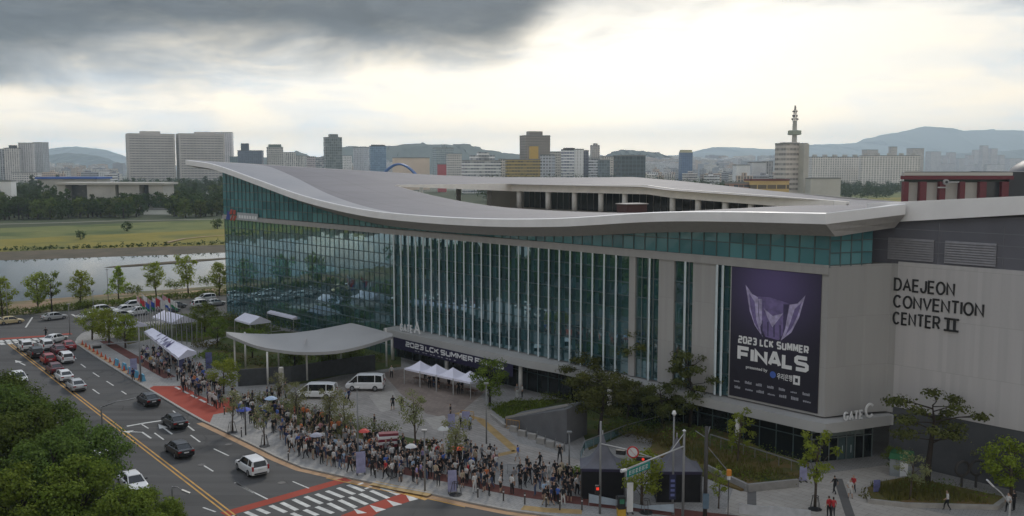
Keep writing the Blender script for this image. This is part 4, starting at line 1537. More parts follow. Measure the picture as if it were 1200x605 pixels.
b_.inputs['Roughness'].default_value = 0.08
cg = MB()
for k in range(44):
    u = 27 + k * 1.7
    cg.add([B(u, 54, 21.2), B(u + 1.62, 54, 21.2), B(u + 1.62, 54 + random.uniform(-.02, .02), zopen(u + 1.62) - 0.4), B(u, 54 + random.uniform(-.02, .02), zopen(u) - 0.4)], [(1, 0, 3, 2)])
cg.build('court_glazing', M_court_gl, hall)
cgf = MB()
for k in range(45):
    cgf.beam(B(26.96 + k * 1.7, 53.95, 21.2), B(26.96 + k * 1.7, 53.95, zopen(27 + k * 1.7) - 0.45), 0.09, 0.1)
cgf.build('court_glazing_mullion', mat('court_bar', (0.25, 0.25, 0.25), 0.5), hall)


def glass_mat(name, tint, base, gl=0.08, refl=(0.80, 0.95, 0.95)):
    """clear tinted curtain wall glass"""
    m = bpy.data.materials.new(name)
    m.use_nodes = True
    w = NT(m.node_tree)
    fr = w.n('ShaderNodeFresnel')
    fr.inputs['IOR'].default_value = 1.6
    tr = w.n('ShaderNodeBsdfTransparent')
    tr.inputs[0].default_value = (*tint, 1)
    df = w.n('ShaderNodeBsdfDiffuse')
    geo = w.n('ShaderNodeNewGeometry')
    w.set(df.inputs[0], w.mix(w.math('POWER', geo.outputs['Random Per Island'], 2.0), tuple(c * 0.55 for c in base), tuple(c * 1.5 for c in base)))
    g = w.n('ShaderNodeBsdfGlossy')
    g.inputs['Roughness'].default_value = 0.015
    g.inputs[0].default_value = (*refl, 1)
    m1 = w.n('ShaderNodeMixShader')
    m1.inputs[0].default_value = 0.36
    w.t.links.new(tr.outputs[0], m1.inputs[1])
    w.t.links.new(df.outputs[0], m1.inputs[2])
    m2 = w.n('ShaderNodeMixShader')
    w.set(m2.inputs[0], w.math('ADD', w.math('MULTIPLY', fr.outputs[0], 1.6), gl, clamp=True))
    w.t.links.new(m1.outputs[0], m2.inputs[1])
    w.t.links.new(g.outputs[0], m2.inputs[2])
    o = w.n('ShaderNodeOutputMaterial')
    w.t.links.new(m2.outputs[0], o.inputs[0])
    return m


M_glass = glass_mat('curtain_glass', (0.42, 0.66, 0.72), (0.052, 0.18, 0.215), 0.27, (0.72, 0.94, 1.0))


def spandrel():
    """teal glass with a pale lining behind it, pane by pane a little different"""
    m, w, b = principled('teal_glass')
    geo = w.n('ShaderNodeNewGeometry')
    c = w.mix(geo.outputs['Random Per Island'], (0.05, 0.15, 0.17), (0.11, 0.28, 0.30))
    w.set(b.inputs['Base Color'], c)
    b.inputs['Roughness'].default_value = 0.06
    b.inputs['Specular IOR Level'].default_value = 0.6
    return m


M_teal = spandrel()
def board_stone(name='board_marked_stone', c1=(0.40, 0.385, 0.385), c2=(0.52, 0.50, 0.495)):
    m, w, b = principled(name)
    tc = w.n('ShaderNodeTexCoord').outputs['Object']
    mp = w.n('ShaderNodeMapping')
    mp.inputs['Rotation'].default_value = (0, 0, -math.atan2(BD.y, BD.x))
    w.set(mp.inputs[0], tc)
    sp_ = w.n('ShaderNodeSeparateXYZ')
    w.set(sp_.inputs[0], mp.outputs[0])
    x, z = sp_.outputs[0], sp_.outputs[2]
    cell = w.n('ShaderNodeTexWhiteNoise')
    w.set(cell.inputs[0], w.comb(w.math('FLOOR', w.math('DIVIDE', x, 0.42)), w.math('FLOOR', w.math('DIVIDE', z, 5.0)), 0.0))
    drip = w.n('ShaderNodeMapping')
    drip.inputs['Scale'].default_value = (1.6, 1.6, 0.12)
    w.set(drip.inputs[0], tc)
    st_ = w.noise(drip.outputs[0], 1.0, 5.0, 0.6)
    f = w.math('ADD', w.math('MULTIPLY', cell.outputs[0], 0.4), w.math('MULTIPLY', st_, 0.6))
    c = w.mix(f, c1, c2)
    jz = w.math('LESS_THAN', w.math('FRACT', w.math('DIVIDE', z, 5.0)), 0.010)
    c = w.mix(w.math('MULTIPLY', jz, 0.3), c, (0.2, 0.19, 0.18))
    w.set(b.inputs['Base Color'], c)
    b.inputs['Roughness'].default_value = 0.85
    return m


M_stone = board_stone('pale_stone_cladding', (0.31, 0.30, 0.29), (0.38, 0.37, 0.358))
M_white_fin = mat('white_fin', (0.62, 0.70, 0.735), 0.45, var=0.05)
M_bar = mat('dark_glazing_bar', (0.07, 0.11, 0.115), 0.45)
M_bar_l = mat('grey_glazing_bar', (0.16, 0.19, 0.19), 0.45)


def panes(mb, u0, u1, z0, z1, nu, nz, v=0.0, jit=0.012, ztopf=None):
    """separate panes, each set a hair out of true"""
    for i in range(nu):
        for k in range(nz):
            a, b = u0 + (u1 - u0) * i / nu, u0 + (u1 - u0) * (i + 1) / nu
            za, zb = z0 + (z1 - z0) * k / nz, z0 + (z1 - z0) * (k + 1) / nz
            j = [random.uniform(-jit, jit) for _ in range(3)]
            j.append(j[0] + j[2] - j[1])
            mb.add([B(b, v + j[0], za), B(a, v + j[1], za), B(a, v + j[2], zb), B(b, v + j[3], zb)], [(0, 1, 2, 3)])


def fbox(mb, u0, u1, v0, v1, z0, z1, m=0):
    return mb.hexa([B(u1, v0, z0), B(u0, v0, z0), B(u0, v1, z0), B(u1, v1, z0), B(u1, v0, z1), B(u0, v0, z1), B(u0, v1, z1), B(u1, v1, z1)], m)


# upper teal band under the eave, its top following the roof
def zsof(u):
    return ztop(u) - 2.2 + 0.75 * sstep(70, 120, u)


tg = MB()
bars = MB()
nU = 80
for i in range(nU):
    a, b = 0.0 + 133 * i / nU, 0.0 + 133 * (i + 1) / nU
    z = 20.35
    rowh = 1.55
    ta, tb2 = zsof(a), zsof(b)
    while z < max(ta, tb2) - 0.05:
        z2a, z2b = min(z + rowh, ta), min(z + rowh, tb2)
        if z2a > z + 0.02 or z2b > z + 0.02:
            j = random.uniform(-0.006, 0.006)
            tg.add([B(b, 0.10 + j, z), B(a, 0.10 - j, z), B(a, 0.10, max(z2a, z)), B(b, 0.10, max(z2b, z))], [(0, 1, 2, 3)])
        if z > 20.4 and z < max(ta, tb2) - 0.15:
            bars.beam(B(a, 0.06, z), B(b, 0.06, z), 0.09, 0.10)
        z += rowh
    bars.beam(B(a, 0.05, 20.1), B(a, 0.05, ta), 0.12, 0.11)
tg.add(bars.v, bars.f, 1)
tg.build('upper_glazing', [M_teal, M_bar], hall)
# the same band round the return wall
tg = MB()
bars = MB()
RL = (RW - BO).length


def Rr(s, out, z):
    q = BO + RD1 * s + RN1 * out
    return Vector((q.x, q.y, z))


for i in range(4):
    a, b = 0.02 + (RL - 1.9) * i / 4, 0.02 + (RL - 1.9) * (i + 1) / 4
    for k in range(3):
        z0, z1 = 20.35 + 1.2 * k, min(20.35 + 1.2 * (k + 1), 23.85)
        j = random.uniform(-0.006, 0.006)
        tg.add([Rr(a, -0.05 + j, z0), Rr(b, -0.05 - j, z0), Rr(b, -0.05, z1), Rr(a, -0.05, z1)], [(0, 1, 2, 3)])
        bars.beam(Rr(a, -0.02, z0), Rr(b, -0.02, z0), 0.09, 0.1)
    bars.beam(Rr(a, -0.02, 20.2), Rr(a, -0.02, 23.8), 0.11, 0.11)
tg.build('corner_glazing', M_teal, hall)
bars.build('corner_glazing_mullion', M_bar, hall)

# the pale band across the front
MB().hexa([B(133.0, -0.22, 19.45), B(-0.02, -0.22, 19.45), B(-0.02, 0.3, 19.45), B(133.0, 0.3, 19.45),
           B(133.0, -0.22, 20.2), B(-0.02, -0.22, 20.36), B(-0.02, 0.3, 20.36), B(133.0, 0.3, 20.2)]).build('pale_band', M_stone, hall)

# lower front: stone piers and glass between
for u0, u1 in ((0.0, 11.35), (13.25, 16.3), (18.9, 21.1), (24.6, 25.55)):
    b = MB()
    fbox(b, u0, u1, 0.0, 0.6, 5.2, 19.44)
    b.build('stone_pier', M_stone, hall)
for u0, u1, nu in ((11.35, 13.25, 2), (16.3, 18.9, 3), (21.1, 24.6, 4)):
    p = MB()
    panes(p, u0, u1, 5.2, 19.45, nu, 6, 0.28, 0.005)
    p.build('glazing', M_glass, hall)
p = MB()
panes(p, 25.55, 73.5, 5.2, 19.45, 48, 9, 0.28, 0.006)
p.build('glazing', M_glass, hall)
p = MB()
panes(p, 73.5, 133.0, 0.12, 19.45, 40, 12, 0.28, 0.006)
p.build('glazing', M_glass, hall)
bars = MB()
for u0, u1, zl, n in ((11.35, 13.25, 5.2, 6), (16.3, 18.9, 5.2, 6), (21.1, 24.6, 5.2, 6), (25.55, 73.5, 5.2, 9), (73.5, 133, 0.12, 12)):
    for k in range(1, n):
        z = zl + (19.45 - zl) * k / n
        bars.beam(B(u0, 0.21, z), B(u1, 0.21, z), 0.07, 0.13)
for k in range(41):
    bars.beam(B(73.5 + 59.5 * k / 40, 0.22, 0.12), B(73.5 + 59.5 * k / 40, 0.22, 19.5), 0.06, 0.08)
bars.build('glazing_mullion', M_bar, hall)
bars = MB()
for u in (16.95, 17.6, 22.0, 22.85, 23.7):
    bars.beam(B(u, 0.15, 5.2), B(u, 0.15, 19.45), 0.08, 0.1)
bars.build('narrow_mullion', M_bar_l, hall)
fins = [25.62 + (73.4 - 25.62) * k / 25 for k in range(1, 26)] + [12.3, 17.3, 22.4, 13.05]
for u in fins:
    MB().beam(B(u, -0.10, 5.15), B(u, -0.10, 19.46), 0.17, 0.42).build('vertical_fin', M_white_fin, hall)
# end glass wall and inside: floors, columns, a core wall
p = MB()
for k in range(14):
    for z in range(6):
        a, b = 0.4 + 30 * k / 14, 0.4 + 30 * (k + 1) / 14
        p.add([B(133, a, z * 3.3 + .12), B(133, b, z * 3.3 + .12), B(133, b, z * 3.3 + 3.4), B(133, a, z * 3.3 + 3.4)], [(0, 1, 2, 3)])
p.build('end_glazing', M_glass, hall)
M_in = mat('interior_floor', (0.22, 0.22, 0.21), 0.8)
M_inw = mat('interior_wall', (0.17, 0.21, 0.21), 0.8, var=0.3, scale=0.2)
for z in (6.4, 12.6, 19.0):
    b = MB()
    fbox(b, 84, 132.7, 2.6 if z < 19 else 0.4, 31, z, z + 0.5)
    fbox(b, 2, 84, 3.2 if z < 19 else 0.4, 10.5, z, z + 0.5)
    b.build('floor_slab', M_in, hall)
b = MB()
fbox(b, 2, 96, 10.5, 10.9, 0.12, 20.3)
fbox(b, 96, 96.4, 10.5, 31, 0.12, 20.3)
fbox(b, 96.4, 120, 31, 31.4, 0.12, 20.3)
b.build('interior_wall', M_inw, hall)
for u in list(range(30, 130, 9)):
    q = B(u, 2.0, 0)
    MB().tube([(q.x, q.y, 0.12), (q.x, q.y, 19.0)], 0.35, 10).build('interior_column', M_col, hall, smooth=True)

# return wall and stone wing
rw = MB()
rw.loft([[Rr(0, 0.0, z), Rr(RL - 1.0, 0.0, z), Rr(RL - 0.35, 0.08, z), (*(RW - BD * 0.45), z), (*(RW - BD * 1.2), z), (*(RW - BD * 1.2 + BN * 1.2), z), (*(BO + BN * 1.5), z)] for z in (5.2, 20.33)])
rw.build('return_wall', M_stone, hall)


def wbox(mb, s0, s1, v0, v1, z0, z1, m=0):
    return mb.hexa([W(s0, v0, z0), W(s1, v0, z0), W(s1, v1, z0), W(s0, v1, z0), W(s0, v0, z1), W(s1, v0, z1), W(s1, v1, z1), W(s0, v1, z1)], m)


b = MB()
wbox(b, 1.2, 46, 0, 1.0, 5.85, 20.55)
b.build('stone_wall', board_stone(), hall)
M_dkwall = mat('dark_stone_base', (0.085, 0.088, 0.095), 0.8, var=0.15, scale=0.6)
b = MB()
wbox(b, 0.9, 46, 0.12, 1.0, 0.1, 5.85)
b.build('base_wall', M_dkwall, hall)
M_gpanel = mat('grey_wall_panel', (0.115, 0.115, 0.135), 0.6, var=0.10, scale=0.4)
b = MB()
b.hexa([W(-1.9, 0.25, 20.3), W(46, 0.25, 20.56), W(46, 1.0, 20.56), W(-1.9, 1.0, 20.3), W(-1.9, 0.25, 24.5), W(46, 0.25, 27.6), W(46, 1, 27.6), W(-1.9, 1, 24.5)])
b.build('grey_upper_wall', M_gpanel, hall)
jn = MB()
for z in (21.6, 22.7, 23.8):
    jn.beam(W(-1.5, 0.24, z), W(40, 0.24, z), 0.03, 0.05)
for s in (5.0, 10.9, 14.2, 17.5, 22):
    jn.beam(W(s, 0.235, 20.6), W(s, 0.235, 24.5), 0.04, 0.04)
jn.build('panel_joints', mat('panel_joint', (0.19, 0.19, 0.21), 0.6), hall)
M_louv = mat('louvre_panel', (0.225, 0.22, 0.235), 0.5)
for s0, s1 in ((0.0, 4.6), (5.65, 10.35), (15.5, 20)):
    b = MB()
    for k in range(9):
        z = 20.75 + k * 0.24
        b.hexa([W(s0, 0.06, z), W(s1, 0.06, z), W(s1, 0.24, z + 0.02), W(s0, 0.24, z + 0.02), W(s0, 0.16, z + 0.2), W(s1, 0.16, z + 0.2), W(s1, 0.24, z + 0.22), W(s0, 0.24, z + 0.22)])
    b.build('louvre', M_louv, hall)
b = MB()
b.hexa([W(-2.2, -0.35, 24.2), W(46, -0.35, 29.0), W(46, 1.3, 29.0), W(-2.2, 1.3, 24.2), W(-2.2, -0.35, 26.25), W(46, -0.35, 29.8), W(46, 1.3, 29.8), W(-2.2, 1.3, 26.25)])
b.build('wing_parapet', M_alu, hall)
b = MB()
b.prism([W(-2.2, 1.3, 0)[:2], W(46, 1.3, 0)[:2], W(46, 60, 0)[:2], W(-2.2, 60, 0)[:2]], 24, [25.3, 26.6, 26.0, 24.6])
b.build('wing_roof', M_roof, hall)

# ground floor: canopy fascia round the corner, recessed glass, columns
M_fascia = mat('canopy_fascia', (0.40, 0.395, 0.385), 0.6, var=0.06, scale=0.4)


def fas(pts_out, pts_in):
    """top slopes down a little to the front"""
    rings = []
    for o_, i_ in zip(pts_out, pts_in):
        rings.append([(o_.x, o_.y, 3.95), (o_.x, o_.y, 4.95), (i_.x, i_.y, 5.25), (i_.x, i_.y, 3.95)])
    return MB().loft(rings)


fo = [B(73.4, -2.2, 0), B(41, -2.2, 0), B(36, -1.6, 0), B(0.9, -1.45, 0), B(-0.9, -1.25, 0), Vector((*(BO + RD1 * 1.5 + RN1 * 1.35), 0)), Vector((*(RW + RN1 * 1.2 + RD1 * 0.3), 0)), Vector((*(RW - BD * 1.4 - BN * 0.1), 0))]
fi = [B(73.4, 4.0, 0), B(41, 4.0, 0), B(36, 4, 0), B(2, 4.0, 0), B(1.6, 3.9, 0), Vector((*(BO + RD1 * 2.2 - RN1 * 2.4), 0)), Vector((*(RW - RN1 * 2.4), 0)), Vector((*(RW - BD * 0.2 + BN * 1.0), 0))]
fas(fo, fi).build('canopy_fascia', M_fascia, hall)
M_dkglass, w_, b_ = principled('ground_floor_glass')
b_.inputs['Base Color'].default_value = (0.012, 0.016, 0.018, 1)
b_.inputs['Roughness'].default_value = 0.04
b_.inputs['Specular IOR Level'].default_value = 0.5
p = MB()
panes(p, 1.6, 73.5, 0.12, 3.95, 36, 2, 0.5, 0.008)
p.build('ground_floor_glazing', M_dkglass, hall)
bars = MB()
for k in range(37):
    bars.beam(B(1.6 + 71.9 * k / 36, 0.42, 0.12), B(1.6 + 71.9 * k / 36, 0.42, 3.95), 0.08, 0.1)
bars.beam(B(1.6, 0.42, 2.6), B(73.5, 0.42, 2.6), 0.08, 0.09)
bars.build('ground_floor_mullion', M_bar, hall)
# glazed entrance lobby under the corner
lob = MB()
la, lb_ = B(1.6, 0.5, 0), Vector((*(RW - RN1 * 0.9 - RD1 * 0.2), 0))
le = (lb_ - la)
nL = 7
for k in range(nL):
    for z0, z1 in ((0.12, 2.5), (2.5, 3.95)):
        a, b = la + le * (k / nL), la + le * ((k + 1) / nL)
        j = random.uniform(-0.01, 0.01)
        lob.add([(a.x + j, a.y, z0), (b.x, b.y + j, z0), (b.x, b.y, z1), (a.x, a.y, z1)], [(0, 1, 2, 3)])
lob.build('entrance_glazing', M_dkglass, hall)
M_frost = mat('frosted_panel', (0.16, 0.20, 0.20), 0.3, var=0.1)
lob = MB()
ln = Vector((le.y, -le.x, 0)).normalized()
for k in range(nL + 1):
    a = la + le * (k / nL) + ln * 0.05
    lob.beam((a.x, a.y, 0.12), (a.x, a.y, 3.95), 0.09, 0.1)
lob.beam((la + ln * 0.05) + Vector((0, 0, 2.5)), (lb_ + ln * 0.05) + Vector((0, 0, 2.5)), 0.09, 0.1)
lob.beam((la + ln * 0.05) + Vector((0, 0, 3.2)), (lb_ + ln * 0.05) + Vector((0, 0, 3.2)), 0.06, 0.08)
lob.build('entrance_mullion', M_bar_l, hall)
for k in (3, 4):
    a, b = la + le * (k / nL) + ln * 0.03, la + le * ((k + 1) / nL) + ln * 0.03
    q = MB()
    q.hexa([(a.x + 0.1, a.y, 0.14), (b.x - 0.1, b.y, 0.14), (b.x - 0.1, b.y + .06, 0.14), (a.x + .1, a.y + .06, 0.14), (a.x + 0.1, a.y, 2.4), (b.x - 0.1, b.y, 2.4), (b.x - 0.1, b.y + .06, 2.4), (a.x + .1, a.y + .06, 2.4)])
    dr_ = q.build('entrance_door', M_bar, hall)
    hq = MB()
    hq.beam(a * 0.5 + b * 0.5 + ln * 0.1 + Vector((0, 0, 0.8)), a * 0.5 + b * 0.5 + ln * 0.1 + Vector((0, 0, 1.6)), 0.05, 0.05)
    hq.build('handle', M_white_fin, dr_)
lob = MB()
for k in range(1, 6):
    a, b = la + le * ((k + .06) / nL) + ln * 0.04, la + le * ((k + .94) / nL) + ln * 0.04
    lob.add([(a.x, a.y, 2.62), (b.x, b.y, 2.62), (b.x, b.y, 3.85), (a.x, a.y, 3.85)], [(0, 1, 2, 3)])
lob.build('transom_panel', M_frost, hall)
for u, v in ((72.0, -1.5), (58.5, -1.5), (43.0, -1.3), (27.5, -1.0), (9.5, -0.8)):
    q = B(u, v, 0)
    MB().tube([(q.x, q.y, 0.12), (q.x, q.y, 3.96)], 0.28, 12).build('column', M_col, hall, smooth=True)

# ------------------------------------------------------------------ lettering and banners on the hall
M_black = mat('black_letter', (0.012, 0.012, 0.014), 0.4)
M_letter = mat('white_letter', (0.72, 0.72, 0.72), 0.5, var=0.04)
sg = thing('building_sign', 'black raised letters naming the Daejeon Convention Center on the stone wall', 'sign', W(0.85, -0.05, 14.2))
for s_, z, w_t in (('DAEJEON', 17.62, 6.0), ('CONVENTION', 15.92, 8.75), ('CENTER', 14.22, 4.75)):
    put_word(MB(), s_, W(0.85, -0.02, z), -BD.to_3d(), (0, 0, 1), w_t, 1.32, 0.19, out=0.05, gap=0.055).build('lettering', M_black, sg)
b = MB()
for s0, s1, z0, z1 in ((6.0, 7.35, 14.22, 14.40), (6.0, 7.35, 15.34, 15.52), (6.26, 6.48, 14.41, 15.33), (6.86, 7.08, 14.41, 15.33)):
    wbox(b, s0, s1, -0.16, -0.02, z0, z1)
b.build('numeral', M_black, sg)


def gate_sign(letter, o, ex, label, h):
    t = thing('gate_sign', label, 'sign', o)
    ex = ex.normalized()
    put_word(MB(), 'GATE', o, ex, (0, 0, 1), h * 1.6, h * 0.6, h * 0.095, out=0.12).build('lettering', M_letter, t)
    put_word(MB(), letter, o + ex * (h * 1.78), ex, (0, 0, 1), h * 0.8, h, h * 0.14, out=0.12).build('letter', M_letter, t)
    return t


gate_sign('A', B(69.6, -1.7, 5.02), -BD.to_3d(), 'small white letters GATE A standing on the canopy edge', 2.0)
o_ = Vector((*(BO + RD1 * 1.35 + RN1 * 1.15), 5.0))
gate_sign('C', o_, RD1.to_3d(), 'white letters GATE C standing on the corner canopy', 1.5)

# big banner on the corner
bn = thing('event_banner', 'huge dark purple banner announcing the summer finals with a silver cup', 'banner', B(11.15, -0.1, 5.45))


def banner_cloth():
    m, w, b = principled('banner_cloth')
    tc = w.n('ShaderNodeTexCoord').outputs['Object']
    sp_ = w.n('ShaderNodeSeparateXYZ')
    w.set(sp_.inputs[0], tc)
    z = sp_.outputs[2]
    x = w.math('ADD', w.math('MULTIPLY', sp_.outputs[0], -BD.x), w.math('MULTIPLY', sp_.outputs[1], -BD.y))
    dx = w.math('SUBTRACT', x, 5.0)
    dz = w.math('SUBTRACT', z, 12.6)
    r2 = w.math('ADD', w.math('MULTIPLY', w.math('MULTIPLY', dx, dx), 0.045), w.math('MULTIPLY', w.math('MULTIPLY', dz, dz), 0.05))
    g = w.math('POWER', 2.718, w.math('MULTIPLY', r2, -1.0))
    c = w.mix(g, (0.010, 0.008, 0.018), (0.105, 0.075, 0.20))
    w.set(b.inputs['Base Color'], c)
    b.inputs['Roughness'].default_value = 0.6
    return m


p = MB()
fbox(p, 0.72, 11.15, -0.10, -0.02, 5.45, 19.40)
p.build('cloth', banner_cloth(), bn)
EX = -BD.to_3d()


def bq(x, z, out=-0.115):                        # x metres from the banner's left edge, z up from the ground
    return B(11.15 - x, out, z)


M_cup1 = mat('cup_pale', (0.42, 0.37, 0.56), 0.5, var=0.35, scale=1.5)
M_cup2 = mat('cup_mid', (0.17, 0.13, 0.29), 0.5, var=0.3, scale=1.5)
M_cup3 = mat('cup_dark', (0.065, 0.05, 0.12), 0.5, var=0.3, scale=1.5)
# a plain winged cup
cupm = MB()


def flat(pts, lift, m):
    cupm.add([bq(x, 17.6 - (17.6 - z) * 0.84, -0.11 - lift) for x, z in pts], [tuple(range(len(pts)))], m)


flat([(3.3, 16.3), (4.7, 16.35), (6.9, 15.9), (6.5, 12.4), (5.9, 11.2), (4.3, 11.4), (3.7, 12.6)], 0.004, 1)
flat([(1.75, 17.6), (2.6, 16.5), (3.3, 16.2), (3.4, 14.0), (3.75, 12.0), (4.0, 11.3), (3.0, 12.6), (2.35, 14.3)], 0.006, 0)
flat([(8.75, 17.1), (7.9, 16.0), (7.0, 15.75), (6.75, 14.0), (6.4, 12.2), (6.1, 11.2), (7.3, 12.4), (8.1, 14.3)], 0.006, 0)
flat([(2.2, 16.6), (2.9, 15.6), (3.15, 13.4), (3.6, 11.9), (2.9, 13.0), (2.45, 14.6)], 0.008, 1)
flat([(8.35, 16.2), (7.6, 15.3), (7.1, 13.4), (6.6, 11.9), (7.3, 12.9), (7.9, 14.4)], 0.008, 1)
flat([(4.05, 14.9), (5.1, 14.1), (6.3, 14.6), (5.75, 13.7), (5.1, 12.7), (4.5, 13.8)], 0.010, 0)
for k in range(4):
    x0 = 3.75 + 0.72 * k
    flat([(x0, 13.4 - 0.1 * k), (x0 + 0.16, 13.4 - 0.1 * k), (x0 + 0.2, 11.5), (x0 + 0.06, 11.5)], 0.009, 2)
flat([(6.3, 15.7), (6.9, 15.75), (6.6, 12.8), (6.35, 12.0)], 0.010, 2)
flat([(3.35, 16.0), (3.75, 16.05), (3.85, 13.0), (3.6, 12.5)], 0.011, 0)
cupm.build('cup_picture', [M_cup1, M_cup2, M_cup3], bn)
put_word(MB(), '2023 LCK SUMMER', bq(1.0, 11.3), EX, (0, 0, 1), 8.3, 0.80, 0.175, 0.015, TECH, 0.07).build('lettering', M_letter, bn)
put_word(MB(), 'FINALS', bq(0.95, 9.4), EX, (0, 0, 1), 8.4, 1.6, 0.40, 0.015, TECH, 0.04).build('lettering', M_letter, bn)
put_text(MB(), 'presented by', bq(2.05, 8.62), EX, (0, 0, 1), 2.6, 0.42, out=0.015, bold=0.01).build('lettering', M_letter, bn)
q = MB()
c0 = bq(5.3, 8.55, -0.118)
q.add([c0 + EX * (0.36 * math.cos(k * 0.524)) + Vector((0, 0, 0.36 * math.sin(k * 0.524))) for k in range(12)], [tuple(range(12))])
q.build('sponsor_disc', mat('sponsor_blue', (0.06, 0.12, 0.42), 0.5), bn)
put_text(MB(), '\uc6b0\ub9ac\uc740\ud589', bq(5.8, 8.18), EX, (0, 0, 1), 1.75, 0.66, out=0.015, bold=0.012).build('lettering', M_letter, bn)
q = MB()
for x0, x1, z0, z1 in ((7.65, 7.87, 7.95, 8.9), (8.2, 8.42, 7.95, 8.9), (7.88, 8.19, 8.62, 8.9), (7.88, 8.19, 7.95, 8.2)):
    q.add([bq(x0, z0), bq(x1, z0), bq(x1, z1), bq(x0, z1)], [(0, 1, 2, 3)])
q.build('sponsor_badge', M_letter, bn)
M_faint = mat('faint_print', (0.34, 0.34, 0.38), 0.6)
q = MB()
lr = random.Random(4)
for row, z in ((0, 7.05), (1, 6.35)):
    for k in range(7):
        x0 = 0.6 + k * 1.36 + (0.08 if row else 0)
        wv = lr.uniform(0.6, 1.05)
        hv = lr.choice([0.16, 0.2, 0.28, 0.4])
        nseg = lr.randint(4, 7)
        for i in range(nseg):
            a = x0 + wv * i / nseg
            hh = hv * lr.uniform(0.7, 1.1)
            q.add([bq(a, z), bq(a + wv / nseg * 0.78, z), bq(a + wv / nseg * 0.78, z + hh), bq(a, z + hh)], [(0, 1, 2, 3)])
q.build('sponsor_marks', M_faint, bn)

# long banner under the gate A canopy
bn2 = thing('entrance_banner', 'long dark purple banner hanging under the Gate A canopy between the columns', 'banner', B(71.0, -0.6, 1.6))
M_purple = mat('dark_purple_cloth', (0.016, 0.012, 0.045), 0.6, var=0.2, scale=0.3)
p = MB()
fbox(p, 43.4, 70.6, -2.32, -2.26, 2.3, 3.97)
p.build('cloth', M_purple, bn2)
put_word(MB(), '2023 LCK SUMMER FINALS', B(67.4, -2.33, 2.98), EX, (0, 0, 1), 22.2, 0.78, 0.19, 0.02, TECH, 0.14).build('lettering', M_letter, bn2)
q = MB()
for k in range(16):
    a = 65.6 - k * 0.62 - (0.5 if k % 3 == 0 else 0)
    q.add([B(a, -2.335, 2.58), B(a - 0.42, -2.335, 2.58), B(a - 0.42, -2.335, 2.72), B(a, -2.335, 2.72)], [(0, 1, 2, 3)])
q.build('small_print', M_faint, bn2)
# emblem and name near the left end of the band
es = thing('emblem_sign', 'red and blue emblem with pale lettering near the left end of the glass front', 'sign', B(131, -0.4, 19.3))
q = MB()
q.add([B(131.2, -0.3, 19.4), B(129.4, -0.3, 19.4), B(129.4, -0.3, 21.0), B(130.4, -0.3, 21.2)], [(0, 1, 2, 3)])
q.build('blue_mark', mat('emblem_blue', (0.03, 0.05, 0.25), 0.5), es)
q = MB()
for pts in (((129.3, 19.3), (128.6, 19.3), (127.6, 20.4), (128.3, 20.4)), ((128.2, 19.3), (127.3, 19.3), (126.4, 20.2), (127.2, 20.4)),
            ((129.6, 20.5), (128.5, 20.5), (128.0, 21.5), (129.0, 21.5)), ((128.1, 20.55), (126.9, 20.5), (126.7, 21.4), (127.7, 21.4))):
    q.add([B(u, -0.32, z) for u, z in pts], [(0, 1, 2, 3)])
q.build('red_mark', mat('emblem_red', (0.36, 0.05, 0.035), 0.5), es)
q = MB()
fbox(q, 117.6, 126.2, -0.34, -0.24, 19.55, 21.0)
q.build('pale_board', mat('pale_board', (0.36, 0.38, 0.40), 0.5), es)
q = MB()
for k in range(7):
    a = 125.4 - k * 1.1
    q.add([B(a, -0.36, 19.9), B(a - 0.8, -0.36, 19.9), B(a - 0.8, -0.36, 20.5), B(a, -0.36, 20.5)], [(0, 1, 2, 3)])
q.build('lettering', M_letter, es)
kq = B(56, 36, 21.2)
ks = thing('rooftop_kiosk', 'small dark red timber kiosk standing in the open roof court', 'kiosk', kq)
MB().box((kq.x, kq.y, 22.5), (4.2, 2.8, 2.4), 0.5).build('walls', mat('kiosk_timber', (0.06, 0.025, 0.023), 0.7), ks)
MB().box((kq.x, kq.y, 23.78), (4.5, 3.1, 0.15), 0.5).build('roof', M_soffit, ks)

# curved canopy on slender posts
cv = thing('curved_canopy', 'grey leaf shaped canopy curving over slender posts by the drive', 'canopy', at(330, 440, 0.12))
top = [at(x, y, z) for x, y, z in ((265, 389, 6.5), (290, 391, 6.0), (318, 391.6, 5.8), (345, 390, 5.85), (370, 386.8, 6.2), (392, 382.6, 6.6), (412, 378.5, 7.0), (436, 384.5, 6.7), (460, 391, 6.4))]
bot = [at(x, y, z) for x, y, z in ((265.5, 391.5, 6.3), (300, 405, 5.3), (330, 410.5, 4.95), (360, 412.8, 4.9), (395, 411, 5.15), (425, 405, 5.6), (460, 394, 6.2))]


def resample(pts, n):
    d = [0]
    for a, b in zip(pts, pts[1:]):
        d.append(d[-1] + (b - a).length)
    return [Vector((spline(d[-1] * i / (n - 1), d, [p.x for p in pts]), spline(d[-1] * i / (n - 1), d, [p.y for p in pts]), spline(d[-1] * i / (n - 1), d, [p.z for p in pts]))) for i in range(n)]




def resample_lin(pts, n):
    d = [0]
    for a, b in zip(pts, pts[1:]):
        d.append(d[-1] + (b - a).length)
    return [Vector([float(np.interp(d[-1] * i / (n - 1), d, [p[k] for p in pts])) for k in range(3)]) for i in range(n)]


